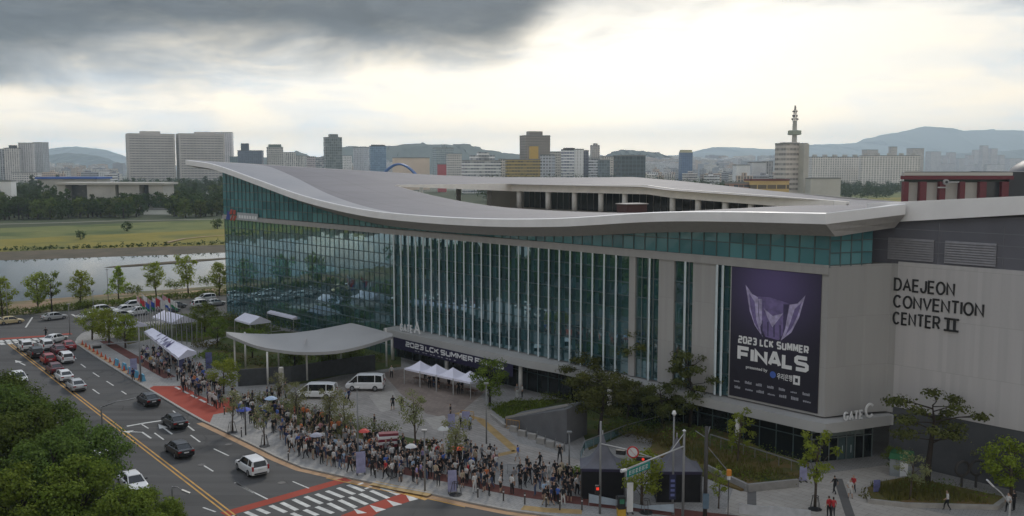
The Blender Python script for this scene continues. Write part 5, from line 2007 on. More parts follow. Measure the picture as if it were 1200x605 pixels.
tp, bt = resample_lin(top, 31)[:: 1], resample(bot, 31)
MB().loft([[bt[i] + Vector((0, 0, 0)), bt[i] - Vector((0, 0, 0.42)), tp[i] - Vector((0, 0, 0.42)), tp[i], tp[i] * 0.6 + bt[i] * 0.4 + Vector((0, 0, 0.12))] for i in range(31)]).build('canopy_shell', mat('canopy_grey', (0.34, 0.335, 0.33), 0.6, var=0.07, scale=0.2), cv)
i0 = 14
MB().strip([(tp[i0] * 0.55 + bt[i0] * 0.45)[:2], (tp[i0 + 1] * 0.1 + bt[i0 + 1] * 0.9)[:2]], 0.16, tp[i0].z * .5 + bt[i0].z * .5 + 0.2).build('seam', M_soffit, cv)
for px, py, zt_ in ((276, 440, 5.9), (288, 432, 5.6), (314, 452, 4.8), (327, 437, 5.2), (360, 446, 4.75), (453, 430, 6.0), (400, 432, 5.8)):
    q = at(px, py, 0.12)
    MB().tube([q, (q.x, q.y, zt_)], 0.13, 8).build('post', M_col, cv, smooth=True)
# the low dark wall behind its posts, and the wedge wall of the ramp
dw = MB()
pts = [at(x, y, 0.12) for x, y in ((279, 453), (341, 449), (395, 440), (440, 434))]
for a, b in zip(pts, pts[1:]):
    dd = (b - a).normalized()
    nn = Vector((-dd.y, dd.x, 0)) * 0.3
    dw.hexa([a, b, b + nn, a + nn, a + Vector((0, 0, 2.3)), b + Vector((0, 0, 2.3)), b + nn + Vector((0, 0, 2.3)), a + nn + Vector((0, 0, 2.3))])
settag(dw.build('garden_wall', mat('dark_basalt', (0.06, 0.062, 0.065), 0.8, var=0.2)), 'long low dark grey wall behind the canopy posts', 'wall')
vp = thing('vent_pillar', 'stubby round pale concrete pillar before the dark wall', 'pillar', at(330, 463, 0.12))
q = at(330, 463, 0.12)
MB().tube([q, q + Vector((0, 0, 3.6)), q + Vector((0, 0, 3.7))], [0.33, 0.33, 0.27], 14).build('shaft', M_concrete, vp)
MB().tube([q, q + Vector((0, 0, 0.15))], 0.55, 14).build('foot', M_concrete, vp)
rwm = MB()
a, b = at(591.5, 497, 0.12), at(664, 521, 0.12)
c, d = at(688, 509, 0.12), at(612, 488, 0.12)
rwm.prism([a[:2], b[:2], c[:2], d[:2]], 0.0, [0.75, 4.0, 4.0, 0.75])
settag(rwm.build('ramp_wall', mat('ramp_concrete', (0.125, 0.125, 0.13), 0.8, var=0.14, scale=0.7)), 'dark grey wedge shaped concrete wall of the parking ramp', 'wall')
rwm = MB()
a2, d2, c2 = at(577, 483, .12), at(594, 478, .12), at(672, 473, 0.12)
rwm.beam(at(593, 489.5, 0.9), at(666, 474.5, 3.9), 0.3, 0.25)
rwm.beam(at(576, 487, 0.3), at(592, 500, 0.3), 0.35, 0.45)
settag(rwm.build('stone_edging', M_kerb), 'pale stone edging along the lawn and ramp wall', 'edging')
# ------------------------------------------------------------------ foliage
M_bark = mat('bark', (0.075, 0.055, 0.04), 0.9, var=0.3, scale=3)
M_bark_d = mat('dark_bark', (0.035, 0.027, 0.022), 0.9, var=0.3, scale=3)
F_dark = foliage_mat('leaves_deep_green', (0.050, 0.084, 0.020), (0.140, 0.185, 0.045))
F_mid = foliage_mat('leaves_green', (0.080, 0.120, 0.018), (0.185, 0.225, 0.042))
F_lime = foliage_mat('leaves_lime', (0.17, 0.235, 0.025), (0.32, 0.37, 0.065), 0.42)
F_pale = foliage_mat('leaves_pale', (0.15, 0.17, 0.07), (0.29, 0.29, 0.15), 0.38)
F_pine = foliage_mat('needles', (0.055, 0.066, 0.022), (0.125, 0.132, 0.042), 0.12)
F_far = foliage_mat('far_leaves', (0.026, 0.048, 0.016), (0.062, 0.088, 0.026), 0.1, 0.3)
F_far2 = foliage_mat('far_leaves_light', (0.065, 0.092, 0.020), (0.12, 0.145, 0.036), 0.1, 0.3)
F_olive = foliage_mat('leaves_olive', (0.085, 0.085, 0.02), (0.16, 0.14, 0.045), 0.2)


def leaf_quads(mb, centres, normals, size, r_, aspect=0.7, m=0):
    """one small quad per leaf spray"""
    n = len(centres)
    if n == 0:
        return
    nrm = normals / np.maximum(1e-6, np.linalg.norm(normals, axis=1, keepdims=True))
    t = r_.normal(size=(n, 3))
    t -= nrm * (t * nrm).sum(1, keepdims=True)
    t /= np.maximum(1e-6, np.linalg.norm(t, axis=1, keepdims=True))
    bt = np.cross(nrm, t)
    s = size * r_.uniform(0.6, 1.3, (n, 1))
    a, b = t * s / 2, bt * s * aspect / 2
    P = np.stack([centres - a, centres - b * 0.9 + a * 0.1, centres + a, centres + b + a * 0.05], 1).reshape(-1, 3)
    base = len(mb.v)
    mb.v += [tuple(q) for q in P.tolist()]
    mb.f += [(base + 4 * i, base + 4 * i + 1, base + 4 * i + 2, base + 4 * i + 3) for i in range(n)]
    mb.m += [m] * n


def clump(mb, c, rad, count, size, r_, flat_=1.0, shell=0.55, up=0.5, m=0):
    """leaves in an ellipsoid, denser to its skin"""
    d = r_.normal(size=(count, 3))
    d /= np.linalg.norm(d, axis=1, keepdims=True)
    rr = (shell + (1 - shell) * r_.random((count, 1))) * (0.85 + 0.3 * r_.random((count, 1)))
    rad = np.array(rad if hasattr(rad, '__len__') else (rad, rad, rad * flat_), dtype=float)
    p = np.array(c) + d * rr * rad
    nrm = d + np.array([0, 0, up]) + r_.normal(size=(count, 3)) * 0.55
    leaf_quads(mb, p, nrm, size, r_, m=m)


def make_tree(name, h, crown_r, trunk_r, leaf, bark, seed, n_clump, leaves, size, base=0.35, kind='round', flat_=0.75, clump_r=0.42):
    """a thing at the origin: trunk with limbs, crown of leaf sprays"""
    r_ = np.random.default_rng(seed)
    pr = random.Random(seed)
    root = thing(name, None, 'tree')
    tr, cr = MB(), MB()
    lean = (pr.uniform(-.06, .06) * h, pr.uniform(-.06, .06) * h)
    zc = h * base
    tp_ = (lean[0], lean[1], h * 0.82)
    if kind == 'pine':
        bend = pr.uniform(-.1, .1) * h
        path = [(0, 0, -0.2), (bend * 0.3, bend * .1, h * 0.25), (bend, bend * .4, h * 0.5), (bend * .7 + lean[0], lean[1], h * 0.72), (lean[0] * 1.6, lean[1] * 1.6, h * 0.9)]
    else:
        path = [(0, 0, -0.2), (lean[0] * .15, lean[1] * .15, h * 0.2), (lean[0] * .4, lean[1] * .4, h * 0.45), (tp_[0] * .8, tp_[1] * .8, h * 0.66), tp_]
    tr.tube(path, [trunk_r * 1.25, trunk_r, trunk_r * 0.82, trunk_r * 0.55, trunk_r * 0.18], 9)

    def on_trunk(z):
        for a, b in zip(path, path[1:]):
            if a[2] <= z <= b[2]:
                f = (z - a[2]) / (b[2] - a[2])
                return tuple(a[i] + (b[i] - a[i]) * f for i in range(3))
        return path[-1]
    for k in range(n_clump):
        an = k * 2.399 + pr.uniform(-.5, .5)
        f = (k + 0.5) / n_clump
        if kind == 'round':
            z = zc + (h - zc) * (0.10 + 0.86 * f)
            prof = math.sin(math.pi * min(1, max(0, 0.10 + 0.84 * f))) ** 0.6
            rr = crown_r * prof * math.sqrt(pr.uniform(0.12, 0.85))
            cr_ = crown_r * clump_r * pr.uniform(0.75, 1.25) * (0.75 + 0.25 * prof)
        elif kind == 'vase':
            z = zc + (h - zc) * (0.15 + 0.8 * f)
            rr = crown_r * (0.25 + 0.75 * f ** 0.7) * math.sqrt(pr.uniform(0.1, 0.9)) * (1 - 0.5 * max(0, f - .75) * 4 * .5)
            cr_ = crown_r * clump_r * pr.uniform(0.7, 1.25)
        elif kind == 'cone':
            z = zc + (h - zc) * f ** 0.9
            rr = crown_r * (1 - f) ** 0.75 * pr.uniform(0.45, 1.0)
            cr_ = crown_r * clump_r * (0.45 + 0.65 * (1 - f)) * pr.uniform(0.8, 1.2)
        elif kind == 'pine':
            z = zc + (h - zc) * (0.05 + 0.93 * f)
            rr = crown_r * (0.35 + 0.65 * math.sin(math.pi * (0.12 + 0.76 * f))) * pr.uniform(0.35, 1.0)
            cr_ = crown_r * clump_r * pr.uniform(0.7, 1.2)
        o = on_trunk(z * 0.9)
        c = (o[0] + rr * math.cos(an), o[1] + rr * math.sin(an), z)
        st_ = on_trunk(max(h * 0.16, z - (0.45 if kind != 'pine' else 0.16) * h * pr.uniform(0.35, 0.7)))
        md = tuple((st_[i] * 0.45 + c[i] * 0.55) + (0.05 * h if i == 2 and kind != 'pine' else pr.uniform(-.03, .03) * h) for i in range(3))
        lr_ = trunk_r * pr.uniform(0.22, 0.36)
        tr.tube([st_, md, c], [lr_, lr_ * 0.65, lr_ * 0.2], 5, caps=False)
        for _ in range(2):
            e = tuple(c[i] + pr.uniform(-.7, .7) * cr_ for i in range(3))
            tr.tube([md, e], [lr_ * 0.45, lr_ * 0.12], 4, caps=False)
        clump(cr, c, cr_, int(leaves / n_clump), size, r_, flat_, shell=0.35 if kind != 'pine' else 0.2)
    tr.build('trunk', bark, root, smooth=True)
    cr.build('crown', leaf, root)
    return Proto(root)


def bush(name, label, px, py, w, h, leaf, seed, n=500, size=0.16, cat='shrub', group=None, z=0.12):
    r_ = np.random.default_rng(seed)
    q = at(px, py, z)
    mb = MB()
    root = thing(name, label, cat, q, 0, group)
    k = max(3, int(w / 0.7))
    for i in range(k):
        f = (i + 0.5) / k - 0.5
        clump(mb, (q.x + f * w * 0.8, q.y + r_.uniform(-.25, .25) * w * 0.4, q.z + h * 0.5), (w / k * 0.9, w * 0.28, h * 0.52), int(n / k), size, r_, shell=0.3)
    tr = MB()
    for i in range(5):
        tr.tube([(q.x, q.y, q.z - 0.05), (q.x + r_.uniform(-.35, .35) * w, q.y + r_.uniform(-.2, .2) * w, q.z + h * 0.7)], [0.035, 0.012], 4)
    tr.build('stems', M_bark, root)
    mb.build('leaves', leaf, root)
    return root


# --- the far wood across the river
r_ = random.Random(21)
wood_g = 'trees of the wood across the river'
P_far = [make_tree('park_tree', 9, 4.4, 0.3, F_far, M_bark_d, 31, 9, 420, 1.05, 0.15, clump_r=0.5), make_tree('park_tree', 8, 4.8, 0.3, F_far2, M_bark_d, 32, 9, 420, 1.05, 0.12, clump_r=0.5),
         make_tree('park_tree', 11, 3.6, 0.3, F_far, M_bark_d, 33, 10, 420, 1.0, 0.1, 'cone', clump_r=0.6), make_tree('park_tree', 7, 4.2, 0.3, F_far, M_bark_d, 34, 8, 380, 1.0, 0.1, clump_r=0.55)]
wood_lab = ['rounded dark green tree in the wood across the river', 'rounded light green tree in the wood across the river', 'pointed dark green tree in the wood across the river', 'low spreading dark tree in the wood across the river']
cnt = 0
for row in range(11):
    f = row / 10
    y0 = 256.5 - 30 * f
    n_ = 21 + int(2 * f)
    for i in range(n_):
        px = -30 + 300 * (i + r_.uniform(0.1, 0.9)) / n_
        py = y0 + r_.uniform(-2.0, 2.0) - 0.022 * px * (1 - f)
        q = at(px, py)
        if 66 < px < 200 and 640 < q.y < 680:
            continue
        if 164 < px < 202 and py > 249.5:
            continue
        k = r_.choices([0, 1, 2, 3], [4, 2.6, 1.6, 3])[0]
        P_far[k].put((q.x, q.y, 0), r_.uniform(0, 6.28), wood_lab[k], 'tree', wood_g, r_.uniform(0.9, 1.4) * (1.05 + 0.3 * f))
        cnt += 1
for i in range(34):                             # the near rim of the wood, before the long hall
    px = 0 + 262 * (i + r_.uniform(0.1, 0.9)) / 34
    q = at(px, 257.5 - 0.012 * px + r_.uniform(-2.2, 0.6))
    if 164 < px < 202:
        q = at(px, 247.5)
    k = r_.choices([0, 1, 3], [3, 3, 3])[0]
    P_far[k].put((q.x, q.y, 0), r_.uniform(0, 6.28), wood_lab[k], 'tree', wood_g, r_.uniform(1.1, 1.5))
# deeper wood, one mass
fw = MB()
fr = np.random.default_rng(5)
for i in range(620):
    zone = r_.random()
    if zone < 0.55:
        px, py = r_.uniform(-40, 275), r_.uniform(213, 226)
    elif zone < 0.85:
        px, py = r_.uniform(560, 905), r_.uniform(206, 209)
    else:
        px, py = r_.uniform(930, 1062), r_.uniform(209, 224)
    q = at(px, py)
    if q.y > 2600 or (q.y > 600 and 69 < px < 196 and q.y < 700):
        continue
    h_ = r_.uniform(6, 12) if zone >= 0.55 else r_.uniform(7, 12)
    clump(fw, (q.x, q.y, h_ * 0.5), (h_ * 0.55, h_ * 0.55, h_ * 0.55), 60, 2.4, fr, shell=0.5)
for i in range(330):                            # the green belt behind the roof
    if r_.random() < 0.72:
        px, py = r_.uniform(560, 910), r_.uniform(228, 237)
        h_ = CAM_H - (203.5 + max(0, (px - 745) * 0.06) + r_.uniform(0, 3.5) - 195) * at(px, py).y / 1100
    else:
        px, py = r_.uniform(938, 1062), r_.uniform(219, 234)
        h_ = r_.uniform(7, 13)
    q = at(px, py)
    clump(fw, (q.x, q.y, h_ * 0.5), (h_ * 0.42, h_ * 0.42, h_ * 0.52), 130, 1.5, fr, shell=0.4)
settag(fw.build('far_woods', F_far), kind='stuff')
ug = MB()
for i in range(150):                            # rough growth along the top of the far bank
    t_ = -30 + 260 * i / 150
    q = ST(375 + max(-42, min(24, -(t_ - 84) * 0.36)) + r_.uniform(-1.5, 1.5), t_)
    hh = r_.uniform(0.5, 1.7) * (0.5 if r_.random() < 0.35 else 1)
    clump(ug, (q.x, q.y, hh * 0.35), (r_.uniform(.8, 1.9), r_.uniform(.8, 1.6), hh), 26, 0.7, fr, shell=0.3)
settag(ug.build('undergrowth', F_far), kind='stuff')
# lone meadow trees
for px, py, s, lb in ((149, 271, 0.62, 'small round dark tree alone on the far meadow'), (94, 280.5, 0.5, 'little dark bush tree nearest the river on the far meadow'),
                      (255, 268, 0.66, 'dark tree on the meadow beside the glass corner of the hall')):
    q = at(px, py)
    P_far[3].put((q.x, q.y, 0), px, lb, 'tree', None, s)

# --- riverside row of young trees, near bank
P_young = [make_tree('young_tree', 7.6, 2.3, 0.14, F_lime, M_bark, 41, 18, 1500, 0.42, 0.22, 'cone', clump_r=0.5), make_tree('young_tree', 8.2, 2.8, 0.15, F_lime, M_bark, 42, 20, 1700, 0.42, 0.22, clump_r=0.42),
           make_tree('young_tree', 8.5, 2.8, 0.14, F_lime, M_bark, 43, 18, 1300, 0.4, 0.2, 'vase', clump_r=0.4)]
P_thin = make_tree('slender_tree', 8.5, 2.7, 0.13, F_mid, M_bark_d, 44, 11, 620, 0.4, 0.35, clump_r=0.35)
for i, (px, py, k, s, lb) in enumerate(((45, 366, 1, 1.0, 'lime green young tree on the river bank, left of a thin dark one'), (94, 360, 1, 0.95, 'bright young tree on the river bank above the silver car'),
                                        (139, 352, 0, 1.0, 'slim conical young tree on the river bank beside a lamp post'), (183, 346, 1, 0.95, 'lime young tree behind the coloured flags'),
                                        (221, 347, 2, 1.15, 'spreading pale young tree with bare twigs right of the flags'), (257, 347, 1, 0.95, 'lime young tree touching the left edge of the glass hall'),
                                        (3, 372, 1, 1.0, 'young tree cut by the left edge on the river bank'))):
    q = at(px, py)
    P_young[k].put((q.x, q.y, 0), i * 1.7, lb, 'tree', None, s)
q = at(61, 366)
P_thin.put((q.x, q.y, 0), 1.0, 'thin dark green tree with an open crown beside a lime one on the bank', 'tree')
# hedge on the near bank
hg = MB()
hr = np.random.default_rng(8)
hedge = []
for i in range(64):
    f = i / 63
    q = ST(207.5 + 1.2 * math.sin(i), 40 + 85 * f)
    clump(hg, (q.x, q.y, 0.75), (1.1, 1.1, 0.95), 110, 0.42, hr, shell=0.35)
settag(hg.build('hedge', F_mid), 'long clipped green hedge between the river path and the street', 'hedge')
for px, py, w, h, sd_, lb in ((155, 345, 6, 2.6, 2, 'round bank shrub beside the slim conical tree'), (242, 335, 5, 3, 3, 'dark bank shrub left of the glass corner'), (205, 339, 6, 2.6, 4, 'shrub on the bank between two pale trees'),
                              (100, 362, 4, 2, 5, 'low green shrub on the bank under a young tree')):
    bush('bank_shrub', lb, px, py, w, h, F_mid, sd_, 420, 0.4, z=-0.2)

# --- street and garden trees
P_street = [make_tree('street_tree', 6.2, 2.0, 0.11, F_pale, M_bark, 51, 12, 1100, 0.22, 0.38, 'vase', clump_r=0.4), make_tree('street_tree', 5.6, 1.7, 0.10, F_pale, M_bark, 52, 10, 800, 0.22, 0.4, clump_r=0.42)]
P_garden = [make_tree('garden_tree', 5.4, 2.4, 0.14, F_lime, M_bark, 53, 14, 2600, 0.26, 0.22, clump_r=0.42), make_tree('garden_tree', 6.4, 2.8, 0.16, F_mid, M_bark_d, 54, 14, 2400, 0.27, 0.25, clump_r=0.4)]
P_young2 = make_tree('ginkgo_tree', 6.2, 1.7, 0.10, F_lime, M_bark, 57, 13, 900, 0.25, 0.3, 'round', clump_r=0.36)
P_pine = [make_tree('pine_tree', 8.6, 3.6, 0.20, F_pine, M_bark_d, 61, 21, 5208, 0.28, 0.45, 'pine', 0.40, 0.36), make_tree('pine_tree', 9.6, 3.0, 0.19, F_pine, M_bark_d, 62, 22, 5208, 0.28, 0.34, 'pine', 0.46, 0.38),
          make_tree('pine_tree', 7.4, 3.5, 0.20, F_pine, M_bark_d, 63, 19, 5704, 0.28, 0.40, 'pine', 0.48, 0.44)]
P_pine += [make_tree('pine_tree', 9.4, 3.5, 0.2, F_pine, M_bark_d, 64, 13, 3000, 0.28, 0.66, 'pine', 0.42, 0.36), make_tree('pine_tree', 8.2, 4.3, 0.24, F_pine, M_bark_d, 65, 17, 3000, 0.28, 0.50, 'pine', 0.42, 0.25)]
for i, (P, px, py, s, lb) in enumerate((
        (P_garden[0], 262, 462, 0.85, 'round lime tree between the red crossing and the long tent'),
        (P_street[1], 325, 478, 0.8, 'pale young tree at the bend of the queue by a dark post'),
        (P_street[0], 347, 500, 0.85, 'pale street tree rising from the crowd left of the vans'),
        (P_street[0], 386, 512, 0.9, 'pale street tree in the crowd below the left van'),
        (P_street[1], 405, 520, 0.95, 'pale street tree in the crowd under the right van'),
        (P_street[0], 487, 527, 1.0, 'pale yellow street tree in the open forecourt'),
        (P_street[1], 272, 506, 0.85, 'thin pavement tree in a guard left of the blue cluster'),
        (P_street[1], 310, 522, 0.8, 'thin pavement tree in a guard near the orange shirts'),
        (P_street[0], 533, 560, 0.95, 'pale street tree with an orange umbrella beneath it'),
        (P_garden[1], 574, 476, 0.95, 'dark round tree before the entrance banner'),
        (P_garden[0], 752, 594, 0.9, 'bushy green tree between the two black tents'),
        (P_young2, 955, 594, 1.15, 'lime green pavement tree in front of the Gate C entrance'),
        (P_young2, 864, 546, 0.95, 'lime green tree on the brown ornamental bank'),
        (P_young2, 842, 596, 0.6, 'thin staked sapling right of the dark pole'),
        (P_street[1], 1066, 590, 0.85, 'thin sapling at the front edge of the planted bed'),
        (P_street[1], 1137, 560, 0.7, 'small dark sapling before the dark base wall'),
        (P_garden[0], 1185, 585, 1.0, 'dim green tree at the right edge beside the base wall'),
        (P_garden[1], 1049, 555, 0.42, 'low dark shrub tree beside the green hut'),
        (P_garden[0], 128, 405, 1.15, 'bright green broad tree at the street corner, left half of a clump'),
        (P_garden[0], 108, 398, 1.0, 'bright green broad tree nearest the far crossing'),
        (P_garden[0], 147, 408, 1.0, 'bright green broad tree nearest the long tent'),
        (P_garden[1], 240, 393, 0.9, 'olive garden tree below the flagpoles'),
        (P_garden[1], 310, 372, 1.25, 'wide tree standing before the left part of the glass front'),
        (P_garden[1], 372, 378, 1.5, 'dark tree close to the glass behind the curved canopy'),
        (P_garden[1], 255, 408, 0.8, 'garden tree left of the curved canopy tip'),
        (P_garden[1], 345, 437, 0.8, 'dark garden tree under the curved canopy'),
        (P_garden[1], 385, 437, 0.75, 'dark garden tree behind the left van'),
        (P_garden[1], 412, 430, 0.7, 'dark garden tree behind the right van'),
        (P_garden[1], 296, 420, 0.75, 'low garden tree just behind the canopy posts'))):
    q = at(px, py, 0.12)
    P.put((q.x, q.y, 0.12), i * 1.3, lb, 'tree', None, s)
for i, (k, px, py, s, lb) in enumerate(((0, 735, 498, 0.62, 'small dark pine between the broad pine and the crooked one'), (3, 764, 487, 1.12, 'tall crooked pine with a flat crown before the glass pillars'), (1, 808, 508, 1.0, 'dark upright pine between two wall piers, right of the flat crowned one'),
                                        (2, 702, 516, 1.02, 'broad pine above the ramp wall, left of the flat crowned one'), (2, 690, 478, 0.9, 'broad pine behind the ramp wall close to the fascia'),
                                        (2, 775, 508, 0.75, 'low bushy pine below the tall crooked one'), (4, 1086, 572, 1.08, 'large dark pine with spreading limbs before the dark base wall'))):
    q = at(px, py, 0.12)
    P_pine[k].put((q.x, q.y, 0.12), 0.4 + i * 2.1, lb, 'tree', None, s)
# --- the big trees in the left foreground
P_big = [make_tree('roadside_tree', 9.2, 4.6, 0.3, F_dark, M_bark_d, 71, 30, 15000, 0.27, 0.28, clump_r=0.34), make_tree('roadside_tree', 9.0, 4.3, 0.28, F_dark, M_bark_d, 72, 28, 14000, 0.27, 0.26, clump_r=0.36)]
P_bigl = make_tree('roadside_tree', 7.4, 4.0, 0.25, F_mid, M_bark_d, 73, 26, 13000, 0.25, 0.22, clump_r=0.36)
for i, (P, px, py, zc_, s, lb) in enumerate((
        (P_big[0], 0, 474, 6, 0.95, 'dark leafy tree at the left edge, farthest up the road'), (P_big[1], 44, 500, 6, 0.95, 'dark leafy roadside tree second along the left carriageway'),
        (P_big[0], 90, 528, 6, 0.88, 'dark leafy roadside tree closest to the yellow lines'), (P_big[1], 22, 530, 6, 1.0, 'dark leafy tree filling the left edge below the first'),
        (P_big[0], 66, 548, 6, 0.9, 'dark leafy tree behind the brighter foreground crowns'), (P_big[1], -20, 500, 6, 1.1, 'dark leafy tree mostly cut off by the left edge'),
        (P_bigl, 95, 583, 5, 1.0, 'brighter green tree at the bottom, beside the half hidden white car'), (P_bigl, 30, 590, 5, 1.0, 'brighter green tree in the bottom left corner'),
        (P_bigl, 150, 604, 4.6, 0.85, 'low bright green tree at the bottom left of the lamp'), (P_bigl, 196, 600, 3.2, 0.5, 'small bright tree by the yellow lines at the bottom'))):
    q = at(px, py, zc_)
    P.put((q.x, q.y, 0.1), i * 1.9, lb, 'tree', None, s)
# wood on the near side that the glass front mirrors
P_back = make_tree('verge_tree', 10, 5.0, 0.3, F_dark, M_bark_d, 74, 14, 1500, 0.8, 0.2, clump_r=0.45)
k = 0
for a in range(9):
    for b_i in range(5):
        q = mid[0] + (mid[4] - mid[0]) * (a / 8 * 1.5 - 0.2)
        dd = (mid[4] - mid[0]).normalized()
        nn = Vector((dd.y, -dd.x, 0))
        w_ = q + nn * (17 + b_i * 9 + r_.uniform(-2, 2)) + dd * r_.uniform(-3, 3)
        sx_, sy_ = screen((w_.x, w_.y, 8)) if w_.y > 5 else (-999, 0)
        if -40 < sx_ < 1240 and sy_ < 700:
            continue
        if w_.y < 12 and abs(w_.x) < 14:
            continue
        P_back.put((w_.x, w_.y, 0), r_.uniform(0, 6), 'roadside wood tree outside the left edge', 'tree', 'wood trees beside the road')
        k += 1
# --- shrubs and planted beds
for i, (px, py, w, h, lf, lb) in enumerate((
        (292, 474, 4.5, 1.1, F_olive, 'flowering olive shrub at the start of the queue'), (312, 482, 4, 1.0, F_pale, 'pale shrub row behind the orange shirted people'), (345, 485, 4.5, 1.2, F_pale, 'pale shrub row under the left van'),
        (375, 494, 4.5, 1.1, F_olive, 'olive shrub row in the middle of the queue'), (410, 506, 4.5, 1.1, F_pale, 'pale shrub row below the right van'), (440, 512, 4, 1.0, F_olive, 'olive shrub row before the striped stand'),
        (330, 478, 4.5, 1.7, F_pale, 'tall pale flowering shrub left of the left van'), (362, 486, 4.5, 1.8, F_pale, 'tall pale flowering shrub below the left van'), (393, 497, 4.5, 1.8, F_pale, 'tall pale flowering shrub between the vans'), (422, 503, 4.5, 1.8, F_pale, 'tall pale flowering shrub below the right van'), (450, 508, 4.5, 1.5, F_pale, 'pale flowering shrub left of the forecourt tree'), (305, 470, 4, 1.5, F_pale, 'tall pale shrub beside the dark dressed group'), (340, 497, 4, 1.3, F_pale, 'pale shrub among the orange shirts'), (378, 508, 4, 1.3, F_olive, 'olive shrub in the thick of the queue'), (400, 513, 4, 1.3, F_pale, 'pale shrub in the thick of the queue'), (500, 523, 3, 0.8, F_olive, 'low olive shrub at the foot of the forecourt tree'),
        (590, 478, 5, 0.9, F_mid, 'low green shrub at the left end of the ramp lawn'), (625, 476, 6, 1.0, F_mid, 'green shrub row along the ramp lawn'), (652, 472, 5, 1.4, F_mid, 'taller shrub near the entrance column'),
        (676, 560, 3, 0.8, F_mid, 'clipped shrub at the left foot of the black tent'), (668, 553, 3, 0.7, F_mid, 'small clipped hedge beside the tall lamp post'),
        (735, 512, 5, 1.6, F_olive, 'brown green shrub behind the left black tent'), (765, 520, 5, 1.5, F_olive, 'reddish ornamental shrub behind the two tents'), (790, 527, 4, 1.2, F_olive, 'olive shrub beside the right tent'),
        (850, 556, 6, 1.0, F_mid, 'green shrub on the brown ornamental bank'), (880, 562, 6, 1.0, F_mid, 'green shrub at the right foot of the brown bank'), (905, 563, 6, 0.8, F_olive, 'low hedge below the glass of Gate C'),
        (1035, 583, 5, 0.7, F_olive, 'low olive shrub at the left end of the planted bed'), (1060, 578, 6, 0.8, F_mid, 'green shrub in the planted bed under the pine'), (1100, 582, 7, 0.8, F_olive, 'dry olive shrub at the front of the planted bed'),
        (1130, 585, 6, 0.8, F_mid, 'green shrub near the right end of the planted bed'), (1085, 574, 6, 1.0, F_dark, 'dark shrub round the foot of the large pine'),
        (250, 420, 7, 1.2, F_mid, 'garden shrub below the curved canopy tip'), (225, 398, 7, 1.6, F_mid, 'garden shrub at the end of the long tent'), (275, 412, 7, 1.4, F_dark, 'dark garden shrub by the left posts'),
        (330, 430, 8, 1.5, F_dark, 'dark shrub row on top of the low wall, left part'), (370, 427, 8, 1.7, F_dark, 'dark shrub row on top of the low wall, right part'), (430, 424, 6, 1.4, F_dark, 'dark shrubs behind the taller van'),
        (170, 388, 6, 1.5, F_mid, 'shrub left of the flagpoles by the car park'), (210, 385, 8, 1.6, F_mid, 'shrub row at the feet of the flagpoles'), (722, 506, 6, 1.8, F_mid, 'green shrub right behind the ramp railing'), (748, 503, 6, 2.0, F_dark, 'dark shrub under the crooked pine'), (775, 512, 6, 2.0, F_dark, 'dark shrub between the pines and the tents'), (800, 520, 6, 2.0, F_mid, 'green shrub above the right black tent'), (822, 516, 6, 1.8, F_dark, 'dark shrub before the glass, right of the upright pine'), (850, 528, 6, 1.8, F_dark, 'dark shrub before the glass at the top of the brown bank'), (878, 538, 6, 1.7, F_mid, 'green shrub before the glass, middle of the brown bank'), (905, 546, 6, 1.6, F_dark, 'dark shrub before the glass near the gate corner'), (712, 490, 6, 2.0, F_dark, 'dark shrub against the glass behind the broad pine'), (742, 488, 6, 1.8, F_dark, 'dark shrub against the glass left of the crooked pine'), (215, 376, 7, 1.8, F_mid, 'shrub beside the wide marquee behind the flagpoles'), (240, 372, 7, 2.2, F_dark, 'dark shrub near the left corner of the glass hall'), (262, 376, 7, 2.4, F_mid, 'tall green shrub at the left corner of the glass hall'), (285, 378, 7, 2.0, F_olive, 'olive shrub left of the small pale marquee'), (322, 381, 7, 2.4, F_dark, 'dark shrub right of the small pale marquee'), (255, 386, 8, 1.8, F_dark, 'dark shrub between the flagpoles and the canopy'), (228, 388, 7, 1.6, F_mid, 'green shrub beneath the flagpoles, right part'), (300, 386, 8, 2.0, F_mid, 'green shrub row behind the canopy tip'), (262, 430, 7, 1.6, F_dark, 'dark shrub at the left end of the low wall'), (300, 398, 7, 2.2, F_mid, 'green shrub behind the canopy, left of the pale one'), (340, 388, 8, 2.4, F_dark, 'tall dark shrub right behind the canopy ridge'), (390, 378, 7, 2.6, F_dark, 'tall dark shrub against the glass behind the canopy'), (440, 398, 6, 2.4, F_dark, 'dark shrub by the right canopy posts'), (300, 428, 8, 1.6, F_olive, 'olive shrub between the left canopy posts'), (350, 420, 8, 2.0, F_mid, 'green shrub row under the middle of the canopy'), (405, 418, 8, 2.0, F_mid, 'green shrub row under the right of the canopy'), (242, 408, 6, 1.4, F_olive, 'olive shrub right of the long tent'), (285, 384, 7, 2.0, F_dark, 'dark shrub before the glass front left of the wide tree'))):
    bush('garden_shrub', lb, px, py, w, h, lf, 100 + i, 420, 0.2 if py > 440 else 0.3)
bed = MB()
bp = [at(x, y, 0.12) for x, y in ((1012, 576), (1017, 590), (1060, 595), (1170, 598), (1182, 588), (1120, 574), (1060, 562), (1030, 568))]
bed.prism([q[:2] for q in bp], 0.1, 0.5)
settag(bed.build('planting_kerb', M_kerb), 'low pale stone kerb round the planted bed under the pine', 'planter')
bed = MB()
cx_ = sum(q.x for q in bp) / len(bp)
cy_ = sum(q.y for q in bp) / len(bp)
bed.prism([(cx_ + (q.x - cx_) * 0.94, cy_ + (q.y - cy_) * 0.9) for q in bp], 0.2, 0.55)
settag(bed.build('planted_soil', M_dry), kind='structure')
bed = MB()
bp = [at(x, y, 0.12) for x, y in ((760, 530), (840, 566), (868, 576), (930, 566), (948, 548), (900, 538), (845, 512), (780, 500))]
